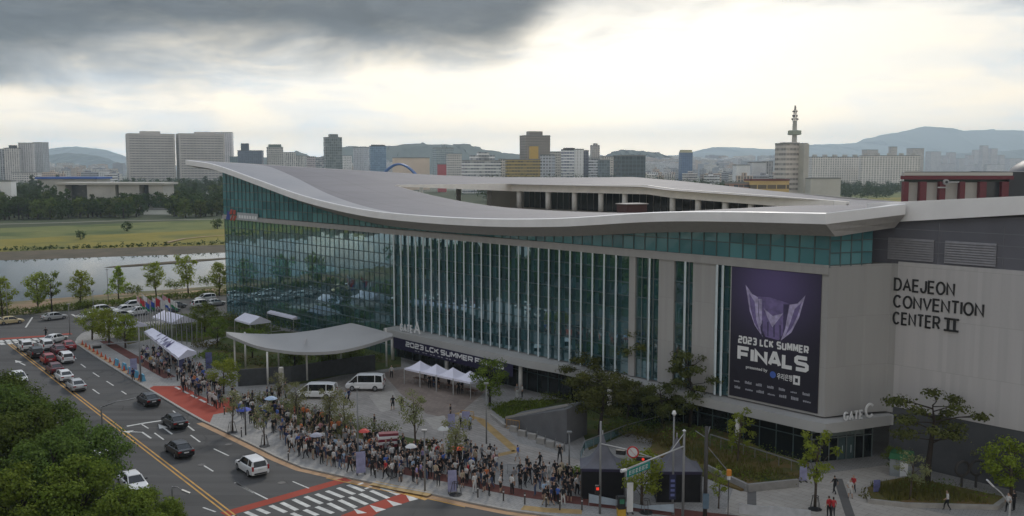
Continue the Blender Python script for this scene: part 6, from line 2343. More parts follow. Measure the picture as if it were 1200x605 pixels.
bed.prism([q[:2] for q in bp], 0.0, [0.3, 0.3, 0.3, 0.4, 0.6, 0.9, 1.1, 0.9])
settag(bed.build('ornamental_bank', M_dry), kind='structure')
wb_ = MB()
wb_.beam(at(826, 549, 0.4), at(876, 573, 0.4), 0.3, 0.9)
wb_.beam(at(876, 573, 0.4), at(935, 567, 0.4), 0.3, 0.9)
settag(wb_.build('bank_wall', mat('bank_concrete', (0.26, 0.25, 0.24), 0.8)), 'low pale concrete wall along the front of the brown bank', 'wall')
gt = MB()
for pts in (((600, 470), (660, 466), (590, 497)),):
    pass
gn = np.random.default_rng(77)
for poly, lf in ((((576, 480), (600, 470), (655, 469), (600, 497)), 0), (((770, 520), (850, 562), (925, 560), (845, 515)), 1), (((1020, 574), (1040, 591), (1160, 595), (1080, 566)), 1)):
    Q = [at(x, y, 0.2) for x, y in poly]
    for _ in range(1500):
        a, b_i = gn.random(), gn.random()
        p_ = (Q[0] * (1 - a) + Q[1] * a) * (1 - b_i) + (Q[3] * (1 - a) + Q[2] * a) * b_i
        h_ = gn.uniform(0.2, 0.5)
        an = gn.uniform(0, 6.28)
        w_ = 0.09
        z0 = 0.12 if lf == 0 else 0.3
        gt.add([(p_.x - w_ * math.cos(an), p_.y - w_ * math.sin(an), z0), (p_.x + w_ * math.cos(an), p_.y + w_ * math.sin(an), z0), (p_.x + gn.uniform(-.12, .12), p_.y + gn.uniform(-.12, .12), z0 + h_ + (0.4 if lf else 0))], [(0, 1, 2)], lf)
settag(gt.build('grass', [F_mid, F_olive]), kind='stuff')
# ------------------------------------------------------------------ vehicles
def paint(name, c, rough=0.28, metal=0.0):
    m, w, b = principled(name)
    b.inputs['Base Color'].default_value = (*c, 1)
    b.inputs['Roughness'].default_value = rough
    b.inputs['Metallic'].default_value = metal
    b.inputs['Coat Weight'].default_value = 0.25
    b.inputs['Coat Roughness'].default_value = 0.08
    return m


M_paint = paint('car_paint', (0.7, 0.7, 0.7))
PAINTS = {'white': M_paint, 'black': paint('black_paint', (0.006, 0.006, 0.007)), 'red': paint('red_paint', (0.30, 0.012, 0.015)),
          'dark red': paint('dark_red_paint', (0.10, 0.008, 0.012)), 'silver': paint('silver_paint', (0.45, 0.45, 0.45), 0.3, 0.1), 'grey': paint('grey_paint', (0.12, 0.125, 0.13), 0.3, 0.3),
          'yellow': paint('taxi_paint', (0.62, 0.50, 0.28))}
M_carglass = paint('car_glass', (0.012, 0.015, 0.017), 0.05)
M_tyre = mat('tyre_rubber', (0.014, 0.014, 0.014), 0.85)
M_rim = mat('wheel_rim', (0.30, 0.30, 0.31), 0.35, 0.6)
M_lamp = mat('headlight_glass', (0.55, 0.56, 0.58), 0.15)
M_tail = paint('taillight_red', (0.32, 0.012, 0.012), 0.2)
M_trim = mat('black_trim', (0.02, 0.02, 0.022), 0.6)


def make_car(name, kind):
    root = thing(name, None, 'van' if kind == 'van' else 'car')
    if kind == 'sedan':
        L, Wd = 4.7, 0.91
        low = [(-2.35, .70, .42, .80), (-2.28, .84, .30, .95), (-1.9, .90, .22, 1.0), (-1.2, .91, .2, .98), (0, .91, .2, .93), (1.0, .91, .2, .90), (1.75, .90, .22, .80), (2.2, .84, .28, .70), (2.35, .66, .38, .58)]
        cab = [(-1.95, .70, .70, .98, .99), (-1.25, .76, .60, .97, 1.36), (-.6, .77, .59, .95, 1.45), (.2, .77, .59, .93, 1.44), (.55, .77, .60, .92, 1.36), (1.25, .74, .74, .90, .91)]
    elif kind == 'suv':
        L, Wd = 4.5, 0.93
        low = [(-2.25, .76, .45, .95), (-2.2, .88, .32, 1.05), (-1.7, .92, .25, 1.08), (-1.0, .93, .24, 1.06), (0, .93, .24, 1.03), (1.0, .93, .24, 1.0), (1.7, .92, .26, .93), (2.1, .86, .34, .84), (2.25, .68, .44, .7)]
        cab = [(-2.15, .76, .70, 1.06, 1.08), (-1.95, .80, .66, 1.07, 1.56), (-1.2, .81, .66, 1.06, 1.68), (.1, .81, .66, 1.03, 1.67), (.45, .80, .66, 1.02, 1.58), (1.2, .78, .76, 1.0, 1.01)]
    elif kind == 'hatch':
        L, Wd = 4.0, 0.87
        low = [(-2.0, .72, .42, .92), (-1.95, .82, .3, 1.0), (-1.5, .87, .22, 1.0), (0, .87, .2, .97), (1.0, .87, .2, .92), (1.6, .85, .24, .83), (1.9, .78, .3, .72), (2.0, .62, .4, .6)]
        cab = [(-1.9, .72, .68, .99, 1.0), (-1.65, .76, .6, 1.0, 1.42), (-.9, .76, .6, .98, 1.53), (.1, .76, .6, .95, 1.5), (.4, .76, .6, .94, 1.4), (1.15, .73, .72, .92, .93)]
    else:
        L, Wd = 5.1, 0.96
        low = [(-2.55, .88, .42, 1.05), (-2.5, .94, .32, 1.12), (-1.5, .96, .27, 1.12), (0, .96, .27, 1.12), (1.4, .96, .27, 1.10), (2.1, .93, .30, 1.0), (2.45, .86, .36, .88), (2.55, .7, .46, .72)]
        cab = [(-2.5, .87, .80, 1.10, 1.12), (-2.42, .88, .80, 1.12, 1.86), (-1.6, .88, .80, 1.12, 1.95), (.7, .88, .80, 1.12, 1.93), (1.1, .87, .78, 1.12, 1.82), (2.05, .82, .80, 1.06, 1.08)]
    b = MB()
    rings = []
    for x, w, z0, z1 in low:
        e = 0.10
        rings.append([(x, -w + e, z0), (x, w - e, z0), (x, w, z0 + e), (x, w, z1 - 0.16), (x, w - 0.05, z1 - 0.03), (x, w - 0.16, z1), (x, -w + 0.16, z1), (x, -w + 0.05, z1 - 0.03), (x, -w, z1 - 0.16), (x, -w, z0 + e)])
    b.loft(rings)
    # roof skin and pillars belong to the body
    rr = cab[1:-1]
    b.loft([[(x, -wr - .015, zr_ - 0.03), (x, wr + .015, zr_ - 0.03), (x, wr * 0.8, zr_ + 0.025), (x, -wr * 0.8, zr_ + 0.025)] for x, wb_, wr, zb, zr_ in rr])
    for s in (-1, 1):
        for i, j in ((0, 1), (4, 5)):
            p, q = cab[i], cab[j]
            b.beam((p[0], s * p[2] * 0.985, p[4] + .01), (q[0], s * q[2] * 0.985, q[4] - .01), 0.09, 0.07)
        for i in ((2,) if kind != 'van' else (2, 3)):
            x, wb_, wr, zb, zr_ = cab[i]
            xo = 0.15
            b.beam((x + xo, s * (wb_ + .012), zb - .03), (x + xo, s * (wr + .012), zr_ - .02), 0.10, 0.03)
        b.beam((cab[1][0], s * (cab[1][2] + .0), cab[1][4] - .02), (cab[1][0] - .1, s * (cab[1][1] + .01), cab[1][3] - .03), 0.2, 0.05)
    body = b.build('body', M_paint, root, smooth=False, rel=True)
    g = MB()
    g.loft([[(x, -wb_, zb - .06), (x, wb_, zb - .06), (x, wr, max(zb, zr_ - .02)), (x, -wr, max(zb, zr_ - .02))] for x, wb_, wr, zb, zr_ in cab])
    g.build('windows', M_carglass, root, rel=True)
    hl = L / 2
    wr_ = {'sedan': .33, 'suv': .36, 'hatch': .31, 'van': .35}[kind]
    for sx in (-0.29 * L, 0.31 * L):
        for sy in (-1, 1):
            y = sy * (Wd - 0.11)
            w = MB()
            w.tube([(sx, y - .115 * sy, wr_), (sx, y + .115 * sy, wr_), (sx, y + .125 * sy, wr_)], [wr_, wr_, wr_ * .93], 18)
            wo = w.build('wheel', M_tyre, root, rel=True)
            w = MB()
            w.tube([(sx, y + .12 * sy, wr_), (sx, y + .137 * sy, wr_)], wr_ * .62, 12)
            w.build('rim', M_rim, wo, rel=True)
    zf = low[-2][3] - 0.14
    zb_ = low[1][3] - 0.16
    for s in (-1, 1):
        MB().hexa([(hl - .30, s * .52, zf - .08), (hl - .04, s * .50, zf - .08), (hl - .16, s * .80, zf - .08), (hl - .36, s * .83, zf - .08), (hl - .33, s * .52, zf + .08), (hl - .10, s * .50, zf + .06), (hl - .22, s * .78, zf + .07), (hl - .40, s * .82, zf + .08)]).build('headlight', M_lamp, root, rel=True)
        if kind in ('van', 'suv', 'hatch'):
            MB().box((-hl + .03, s * (Wd - .15), zb_ + .08), (.12, .17, .42)).build('taillight', M_tail, root, rel=True)
        else:
            MB().box((-hl + .05, s * (Wd - .26), zb_ + .02), (.10, .36, .15)).build('taillight', M_tail, root, rel=True)
        MB().box((cab[-2][0] + .25, s * (Wd + .07), cab[-1][3] + .07), (.14, .2, .13)).build('wing_mirror', M_trim, root, rel=True)
    MB().box((hl - .06, 0, .46), (.14, 1.2, .2)).build('front_grille', M_trim, root, rel=True)
    MB().box((-hl + .02, 0, .45), (.1, 1.3, .14)).build('rear_bumper_trim', M_trim, root, rel=True)
    MB().box((-hl - .0, 0, zb_ - .05 if kind != 'sedan' else .72), (.05, .5, .12)).build('plate', mat('number_plate', (0.6, 0.6, 0.6), 0.5) if not bpy.data.materials.get('number_plate') else bpy.data.materials['number_plate'], root, rel=True)
    return Proto(root)


CARS = {k: make_car(n, k) for k, n in (('sedan', 'sedan_car'), ('suv', 'suv_car'), ('hatch', 'hatchback_car'), ('van', 'minivan'))}
road_dir = (mid[0] - mid[4]).normalized()
A_far = math.atan2(road_dir.y, road_dir.x)       # driving away up the road
A_cross = math.atan2(BN.y, BN.x)                 # along the cross street
car_list = [
    ('suv', 'white', 295, 553, A_far, 'white car alone nearest the crosswalk, driving up the road'),
    ('sedan', 'black', 210, 532, A_far, 'black sedan with red tail lights just below the lane arrows'),
    ('sedan', 'black', 204.5, 499, A_far, 'black sedan waiting on the stop line beside an arrow'),
    ('sedan', 'black', 174, 473, A_far, 'black sedan beside the red crossing, ahead of the stop line'),
    ('sedan', 'silver', 89, 456, A_far, 'pale silver sedan last in the queue beside the yellow lines'),
    ('sedan', 'white', 75, 445, A_far, 'white sedan second from the tail of the queue by the yellow lines'),
    ('sedan', 'dark red', 64, 436, A_far, 'very dark red sedan in the queue behind the bright red car'),
    ('hatch', 'red', 56, 425, A_far, 'bright red hatchback in the middle of the queue'),
    ('suv', 'white', 76.5, 424, A_far, 'white car with a dark rear window, rightmost in the queue'),
    ('suv', 'black', 41.5, 418, A_far, 'black car with red tail lights beside the yellow lines, behind a white one'),
    ('sedan', 'dark red', 68.5, 414, A_far, 'dark red sedan just ahead of the rightmost white car in the queue'),
    ('suv', 'white', 54, 409, A_far, 'tall white car at the front of the middle lane before the far crossing'),
    ('suv', 'white', 29.5, 410, A_far, 'white car at the front of the lane next to the yellow lines'),
    ('sedan', 'white', 65, 401, A_far - 0.9, 'white sedan turning right across the front of the queue'),
    ('sedan', 'red', 79.5, 409, A_far, 'red sedan at the kerb, front of the right lane'),
    ('sedan', 'white', 22, 447, A_far + math.pi, 'white car coming the other way left of the queue'),
    ('sedan', 'white', 156, 572, A_far + math.pi, 'white car half hidden by the bright foreground tree'),
    ('sedan', 'white', 112, 533, A_far + math.pi, 'white car glimpsed through the dark roadside trees'),
    ('sedan', 'silver', 64, 374.5, A_cross + 0.12, 'silver sedan crossing the far junction by the hedge'),
    ('sedan', 'yellow', 12, 379.5, A_cross, 'cream yellow taxi at the left edge of the far junction'),
    ('sedan', 'white', -3, 381, A_cross, 'white car at the very left edge ahead of the taxi'),
    ('suv', 'white', 122, 366.5, A_cross, 'white car by the hedge, left of the parked group'),
    ('sedan', 'silver', 116, 373, A_cross, 'silver car behind the corner trees, nearest of its row'),
    ('sedan', 'white', 105, 374.5, A_cross, 'white car just right of the far junction'),
    ('suv', 'white', 154, 361.5, A_cross + math.pi, 'white car at the back of the parked group'),
    ('sedan', 'white', 146, 366, A_cross + math.pi, 'white sedan at the left of the parked group'),
    ('suv', 'white', 162, 369, A_cross + math.pi, 'white car at the front right of the parked group'),
    ('sedan', 'silver', 143, 372.5, A_cross, 'silver car at the front left of the parked group'),
    ('sedan', 'white', 184, 363.5, A_cross, 'white car parked behind the flagpoles'),
    ('sedan', 'grey', 198, 366, A_cross, 'grey car parked behind the flagpoles'),
    ('sedan', 'grey', 206, 361, A_cross, 'dark grey car farthest back behind the flags'),
    ('suv', 'white', 241, 353, A_cross + math.pi, 'white car parked beside the left corner of the glass hall'),
    ('suv', 'white', 237, 360, A_cross, 'white car parked second from the glass hall corner'),
    ('sedan', 'silver', 252, 358, A_cross, 'silver car parked close to the glass hall corner'),
    ('van', 'white', 371, 466, math.atan2(0.93, -0.5) + math.pi * 0 + 1.05, 'white minivan parked left of the taller white van'),
    ('van', 'white', 428, 457, math.atan2(0.93, -0.5) + 1.05, 'taller white van with its rear to the forecourt'),
]
for k, c, px, py, a, lb in car_list:
    q = at(px, py, 0.14 if k == 'van' else 0.01)
    grp = None
    o = CARS[k].put((q.x, q.y, q.z), a, lb, 'van' if k == 'van' else 'car', grp, (1, 1, 1.12) if lb.startswith('taller') else None)
    recolour(o, {m_.name: PAINTS[c] for m_ in PAINTS.values()})
# ------------------------------------------------------------------ people
SKIN = [mat('skin_a', (0.40, 0.26, 0.19), 0.6), mat('skin_b', (0.33, 0.20, 0.14), 0.6)]
HAIR = [mat('black_hair', (0.012, 0.010, 0.010), 0.5), mat('brown_hair', (0.045, 0.025, 0.015), 0.5)]
SHIRT = {n: mat('shirt_' + n.replace(' ', '_'), c, 0.85, var=0.1) for n, c in (
    ('white', (0.55, 0.54, 0.53)), ('black', (0.016, 0.016, 0.019)), ('grey', (0.20, 0.20, 0.21)), ('navy', (0.025, 0.035, 0.10)), ('blue', (0.06, 0.13, 0.42)), ('red', (0.40, 0.03, 0.035)),
    ('orange', (0.55, 0.17, 0.06)), ('pink', (0.52, 0.28, 0.29)), ('beige', (0.42, 0.34, 0.24)), ('yellow', (0.52, 0.36, 0.06)), ('lilac', (0.30, 0.25, 0.46)), ('pale blue', (0.32, 0.42, 0.55)))}
TROU = {n: mat('trousers_' + n.replace(' ', '_'), c, 0.85, var=0.1) for n, c in (
    ('black', (0.014, 0.014, 0.016)), ('dark', (0.035, 0.036, 0.042)), ('denim blue', (0.07, 0.10, 0.18)), ('beige', (0.34, 0.28, 0.20)), ('white', (0.5, 0.5, 0.49)), ('grey', (0.15, 0.15, 0.155)))}
M_shoe = mat('shoe', (0.08, 0.08, 0.08), 0.7)
SL_SKIN, SL_HAIR, SL_SHIRT, SL_TROU, SL_SHOE = range(5)


def make_person(pose):
    """one continuous skinned body; colours by region"""
    V, E_, Rr_, T = [], [], [], []

    def n(p, r):
        V.append(p)
        Rr_.append(r if hasattr(r, '__len__') else (r, r))
        return len(V) - 1

    def e(a, b, t):
        E_.append((a, b))
        T.append(t)
    lean = pose.get('lean', 0.0)
    pel = n((0, 0, 0.93), (0.155, 0.115))
    wai = n((0, lean * .25, 1.08), (0.135, 0.10))
    che = n((0, lean * .6, 1.28), (0.17, 0.115))
    nek = n((0, lean * .9 + .0, 1.45), 0.062)
    hd = pose.get('head', (0, 0.03))
    chin = n((hd[0] * .5, lean + hd[1] * .6, 1.54), (0.072, 0.085))
    head = n((hd[0], lean + hd[1], 1.635), (0.082, 0.10))
    crown = n((hd[0], lean + hd[1] - .01, 1.70), (0.055, 0.066))
    e(pel, wai, SL_SHIRT)
    e(wai, che, SL_SHIRT)
    e(che, nek, SL_SHIRT)
    e(nek, chin, SL_SKIN)
    e(chin, head, SL_SKIN)
    e(head, crown, SL_HAIR)
    for s, arm, leg in ((-1, pose['armL'], pose['legL']), (1, pose['armR'], pose['legR'])):
        sh = n((s * 0.185, lean * .8, 1.39), 0.062)
        el = n((s * arm[0][0], lean * .8 + arm[0][1], arm[0][2]), 0.046)
        wr = n((s * arm[1][0], lean * .8 + arm[1][1], arm[1][2]), 0.033)
        ha = n((s * arm[2][0], lean * .8 + arm[2][1], arm[2][2]), (0.038, 0.022))
        e(che, sh, SL_SHIRT)
        e(sh, el, SL_SHIRT)
        e(el, wr, SL_SKIN)
        e(wr, ha, SL_SKIN)
        hp = n((s * 0.095, 0.0, 0.86), 0.10)
        kn = n((s * leg[0][0], leg[0][1], leg[0][2]), 0.066)
        an = n((s * leg[1][0], leg[1][1], leg[1][2]), 0.043)
        to = n((s * (leg[1][0] + .015), leg[1][1] + .15, leg[1][2] - 0.035), (0.045, 0.032))
        e(pel, hp, SL_TROU)
        e(hp, kn, SL_TROU)
        e(kn, an, SL_SKIN if pose.get('shorts') else SL_TROU)
        e(an, to, SL_SHOE)
    me = bpy.data.meshes.new('person')
    me.from_pydata(V, E_, [])
    ob = bpy.data.objects.new('person_tmp', me)
    COL.objects.link(ob)
    sk = ob.modifiers.new('skin', 'SKIN')
    sk.use_smooth_shade = True
    for i, d in enumerate(me.skin_vertices[0].data):
        d.radius = Rr_[i]
        d.use_root = (i == 0)
    sub = ob.modifiers.new('sub', 'SUBSURF')
    sub.levels = 1
    dg = bpy.context.evaluated_depsgraph_get()
    dg.update()
    nm = bpy.data.meshes.new_from_object(ob.evaluated_get(dg))
    bpy.data.objects.remove(ob)
    nm.name = 'person'
    segs = [(np.array(V[a]), np.array(V[b]), t) for (a, b), t in zip(E_, T)]
    nm.materials.clear()
    for m in (SKIN[0], HAIR[0], SHIRT['white'], TROU['black'], M_shoe):
        nm.materials.append(m)
    hc = np.array(V[head])
    idx = []
    for p in nm.polygons:
        c = np.array(p.center)
        best, bt = 9, 0
        for a, b, t in segs:
            ab = b - a
            f = np.clip(np.dot(c - a, ab) / np.dot(ab, ab), 0, 1)
            d = np.linalg.norm(c - a - ab * f)
            if d < best:
                best, bt = d, t
        if c[2] > 1.50:
            q = c - hc
            long_ = pose.get('hair') == 'long'
            bt = SL_HAIR if (q[2] > 0.055 or (q[1] < 0.015 and c[2] > 1.55) or (long_ and q[1] < 0.0)) else SL_SKIN
        if c[2] < 0.07:
            bt = SL_SHOE
        if pose.get('skirt') and 0.5 < c[2] < 0.98 and bt in (SL_TROU, SL_SHIRT):
            bt = SL_TROU
        idx.append(bt)
    nm.polygons.foreach_set('material_index', idx)
    nm.polygons.foreach_set('use_smooth', [True] * len(idx))
    zmin = min(v.co.z for v in nm.vertices)
    # a nose on the face: push the most forward face vertices of the head out a little
    hv = [v for v in nm.vertices if abs(v.co.z - 1.62) < 0.03 and abs(v.co.x - hc[0]) < 0.03 and v.co.y > hc[1]]
    if hv:
        t = max(hv, key=lambda v: v.co.y)
        t.co.y += 0.022
    for v in nm.vertices:
        v.co.z -= zmin
    return nm


D_ = ((0.235, -0.02, 1.13), (0.25, 0.05, 0.90), (0.245, 0.08, 0.80))        # arm hanging
PH = ((0.225, 0.04, 1.12), (0.14, 0.27, 1.20), (0.10, 0.33, 1.27))          # holding a phone up
HP = ((0.30, -0.07, 1.14), (0.20, 0.07, 0.98), (0.15, 0.12, 0.96))          # hand on hip
FW = ((0.235, 0.10, 1.14), (0.23, 0.29, 1.0), (0.225, 0.36, 0.96))
BK = ((0.235, -0.14, 1.14), (0.235, -0.16, 0.90), (0.235, -0.13, 0.81))
UP = ((0.27, 0.12, 1.36), (0.20, 0.20, 1.60), (0.18, 0.22, 1.69))
ST_ = ((0.105, 0.02, 0.48), (0.11, -0.01, 0.075))
WD = ((0.15, 0.02, 0.48), (0.19, -0.01, 0.075))
LF = ((0.10, 0.20, 0.50), (0.10, 0.24, 0.085))
LB = ((0.10, -0.02, 0.48), (0.10, -0.26, 0.12))
POSES = [
    ('standing', dict(armL=D_, armR=D_, legL=ST_, legR=WD)),
    ('looking at a phone', dict(armL=D_, armR=PH, legL=ST_, legR=ST_, head=(0.0, 0.06))),
    ('walking', dict(armL=FW, armR=BK, legL=LB, legR=LF, lean=0.03)),
    ('walking in shorts', dict(armL=BK, armR=FW, legL=LF, legR=LB, lean=0.03, shorts=True)),
    ('standing in shorts', dict(armL=D_, armR=HP, legL=WD, legR=ST_, shorts=True)),
    ('with long hair', dict(armL=PH, armR=D_, legL=ST_, legR=ST_, hair='long', head=(0.02, 0.03))),
    ('in a dark skirt', dict(armL=D_, armR=FW, legL=ST_, legR=ST_, hair='long', shorts=True, skirt=True)),
    ('raising an arm', dict(armL=D_, armR=UP, legL=WD, legR=WD)),
]
PMESH = [make_person(p) for _, p in POSES]
pr = random.Random(99)
people = []                                       # (object, label stem)
taken = []


def person(px, py, pose, shirt, trou, face, stem, group, z=0.12, sc=None, hair=0, skin=0):
    q = at(px, py, z)
    o = bpy.data.objects.new('person', PMESH[pose])
    COL.objects.link(o)
    o.location = q
    o.rotation_euler = (0, 0, face)
    k = sc or pr.uniform(1.02, 1.15)
    o.scale = (k, k, k)
    for i, m in ((SL_SKIN, SKIN[skin]), (SL_HAIR, HAIR[hair]), (SL_SHIRT, SHIRT[shirt]), (SL_TROU, TROU[trou])):
        o.material_slots[i].link = 'OBJECT'
        o.material_slots[i].material = m
    o['category'] = 'person'
    o['group'] = group
    people.append((o, stem, screen(q)))
    taken.append((q.x, q.y))
    return o


def inside(x, y, poly):
    c = False
    n = len(poly)
    for i in range(n):
        x0, y0 = poly[i]
        x1, y1 = poly[(i + 1) % n]
        if (y0 > y) != (y1 > y) and x < (x1 - x0) * (y - y0) / (y1 - y0) + x0:
            c = not c
    return c


MIX1 = [('white', 27), ('black', 42), ('grey', 10), ('navy', 7), ('blue', 4), ('red', 2), ('pink', 2), ('beige', 2), ('lilac', 2), ('pale blue', 3), ('orange', 1), ('yellow', 1)]
MIXB = [('black', 80), ('navy', 10), ('grey', 10)]
MIXO = [('white', 36), ('orange', 7), ('red', 4), ('pink', 9), ('black', 40), ('grey', 6)]


def pick(mix):
    return pr.choices([m[0] for m in mix], [m[1] for m in mix])[0]


CR = 'people in the crowd outside the hall'
zones = [
    # name, polygon, count, mix, facing
    ('beside the long tent', [(168, 416), (200, 416), (240, 436), (236, 450), (200, 446), (162, 428)], 30, MIX1, None),
    ('on the red crossing', [(208, 448), (238, 442), (262, 458), (280, 474), (270, 488), (240, 472), (214, 460)], 24, MIX1, None),
    ('at the queue bend', [(272, 476), (300, 470), (336, 486), (330, 512), (296, 500), (276, 490)], 24, MIX1, None),
    ('under the queue trees', [(336, 486), (372, 494), (418, 508), (416, 530), (372, 526), (330, 512)], 34, MIXO, None),
    ('along the left kerb', [(328, 514), (372, 526), (424, 534), (424, 558), (388, 550), (345, 534)], 30, MIX1, None),
    ('behind the striped stand', [(428, 517), (470, 526), (520, 533), (520, 548), (470, 543), (424, 536)], 30, MIX1, None),
    ('along the crosswalk kerb', [(424, 536), (470, 542), (520, 546), (522, 572), (470, 566), (428, 560)], 30, MIX1, None),
    ('by the orange umbrella', [(522, 532), (560, 530), (592, 548), (596, 580), (560, 582), (522, 572)], 32, MIX1, None),
    ('at the crowd end', [(596, 556), (640, 552), (688, 572), (690, 590), (640, 594), (598, 584)], 24, MIX1, None),
    ('by the low wall', [(298, 462), (334, 462), (340, 474), (306, 474)], 9, MIXB, None),
    ('under the white tents', [(474, 441), (552, 457), (548, 466), (470, 449)], 10, MIXB, None),
]
for zn, poly, cnt_, mix, fc in zones:
    xs_ = [p[0] for p in poly]
    ys_ = [p[1] for p in poly]
    k = tries = 0
    zpts = []
    while k < cnt_ and tries < 6000:
        tries += 1
        x, y = pr.uniform(min(xs_), max(xs_)), pr.uniform(min(ys_), max(ys_))
        if k > 3 and pr.random() < 0.72:          # people stand in knots
            bx_, by_ = pr.choice(zpts)
            x, y = bx_ + pr.gauss(0, 9), by_ + pr.gauss(0, 4)
        if not inside(x, y, poly):
            continue
        q = at(x, y, 0.12)
        if any((q.x - a) ** 2 + (q.y - b) ** 2 < 0.24 for a, b in taken):
            continue
        ps = pr.choices(range(8), [22, 16, 16, 8, 12, 14, 8, 2])[0]
        sh, tr_ = pick(mix), pr.choices(list(TROU), [58, 20, 12, 6, 2, 6])[0]
        if ps == 6:
            tr_ = 'black'
        face = pr.choice([A_far, A_far + math.pi, A_cross, pr.uniform(0, 6.28), pr.uniform(0, 6.28)]) - math.pi / 2 + pr.uniform(-.4, .4)
        low_ = {3: 'shorts', 4: 'shorts', 6: 'skirt'}.get(ps, 'trousers')
        pv = {0: 'standing', 1: 'with phone', 2: 'walking', 3: 'walking', 4: 'standing', 5: 'long-haired', 6: 'standing', 7: 'arm raised'}[ps]
        person(x, y, ps, sh, tr_, face, f'{sh} top, {tr_} {low_}, {pv} {zn}', CR, hair=0 if pr.random() < .8 else 1, skin=pr.randint(0, 1))
        zpts.append((x, y))
        k += 1
# the ranks behind them, one mass
def mass(spots):
    mb = MB()
    mats_ = [SKIN[0], HAIR[0], M_shoe] + list(SHIRT.values()) + list(TROU.values())
    ns_ = len(SHIRT)
    sk_, tk_ = list(SHIRT), list(TROU)
    for x, y, mix in spots:
        q = at(x, y, 0.12)
        me = PMESH[pr.choices(range(8), [22, 16, 16, 8, 12, 14, 8, 2])[0]]
        a, k = pr.uniform(0, 6.28), pr.uniform(1.02, 1.15)
        ca, sa = math.cos(a) * k, math.sin(a) * k
        si, ti = 3 + sk_.index(pick(mix)), 3 + ns_ + tk_.index(pr.choices(tk_, [58, 20, 12, 6, 2, 6])[0])
        tbl = {SL_SKIN: 0, SL_HAIR: 1, SL_SHOE: 2, SL_SHIRT: si, SL_TROU: ti}
        b = len(mb.v)
        mb.v += [(q.x + v.co.x * ca - v.co.y * sa, q.y + v.co.x * sa + v.co.y * ca, q.z + v.co.z * k) for v in me.vertices]
        for p in me.polygons:
            mb.f.append(tuple(b + i for i in p.vertices))
            mb.m.append(tbl[p.material_index])
    return mb.build('crowd', mats_, None, smooth=True)


spots = []
for zn, poly, cnt_, mix, fc in [z for z in zones if z[2] > 20]:
    xs_, ys_ = [p[0] for p in poly], [p[1] for p in poly]
    k = tries = 0
    while k < cnt_ * (1.3 if 'tent' in zn or 'crossing' in zn else 0.8) and tries < 4000:
        tries += 1
        x, y = pr.uniform(min(xs_), max(xs_)), pr.uniform(min(ys_), max(ys_))
        q = at(x, y, 0.12)
        if not inside(x, y, poly) or any((q.x - a) ** 2 + (q.y - b) ** 2 < 0.24 for a, b in taken):
            continue
        taken.append((q.x, q.y))
        spots.append((x, y, mix))
        k += 1
settag(mass(spots), kind='stuff')
solo = [
    (460.5, 481, 4, 'black', 'black', 0.2, 'left one of two people in black on the open forecourt'),
    (471, 482, 0, 'black', 'black', -0.4, 'right one of two people in black on the open forecourt'),
    (439, 503, 0, 'black', 'black', 2.0, 'lone person in black behind the striped stand'),
    (405, 474, 0, 'pale blue', 'dark', 2.4, 'person in pale blue beside the taller van'),
    (409, 472, 2, 'navy', 'black', 1.4, 'person in navy next to the taller van, farther right of two'),
    (540, 500, 5, 'white', 'black', 2.0, 'person in white top between the purple panels'),
    (551, 504, 0, 'pale blue', 'black', 1.0, 'person in pale blue right of the purple panels'),
    (528, 492, 0, 'black', 'black', 1.6, 'person in black behind the left purple panel'),
    (607, 541, 3, 'blue', 'white', 1.0, 'person in blue top and white cap walking alone on the forecourt'),
    (633, 551, 2, 'black', 'black', 1.2, 'person in black walking alone right of the blue topped one'),
    (656, 541, 7, 'black', 'black', 3.0, 'person in black close to the clipped shrub'),
    (650, 560, 0, 'black', 'beige', 0.5, 'person in black with pale trousers behind the right end of the crowd'),
    (658, 561, 0, 'beige', 'dark', 0.3, 'person in beige top behind the right end of the crowd'),
    (978, 579, 2, 'black', 'black', 0.5, 'person in black walking out of Gate C'),
    (996, 584, 4, 'white', 'white', 2.6, 'person in white beside one in red before Gate C'),
    (1000, 578, 2, 'red', 'dark', 2.4, 'person in red walking to Gate C'),
    (971, 606, 0, 'red', 'black', 0.4, 'person in red at the bottom edge, left of two'),
    (976, 607, 5, 'red', 'dark', 0.2, 'person in red at the bottom edge, right of two'),
    (1110, 598, 2, 'white', 'black', 1.4, 'person in white walking along the front of the planted bed'),
    (1181, 601, 0, 'white', 'black', 2.0, 'person in white and black at the right end of the planted bed'),
    (1188, 599, 5, 'black', 'black', 0.6, 'person in black near the right edge of the picture'),
    (612, 466, 0, 'white', 'dark', 1.8, 'person in white by the entrance glass under the banner'),
    (606, 467, 5, 'grey', 'white', 2.6, 'person in grey by the entrance glass under the banner'),
    (459, 443, 0, 'white', 'black', 3.0, 'person in white left of the first white tent'),
    (54, 396, 2, 'black', 'black', 1.0, 'person in dark clothes crossing at the far junction'),
    (156, 446, 0, 'navy', 'black', 1.0, 'person in navy by the pale blue barriers'),
]
for px, py, ps, sh, tr_, f, lb in solo:
    person(px, py, ps, sh, tr_, f, lb, 'people on the forecourt')
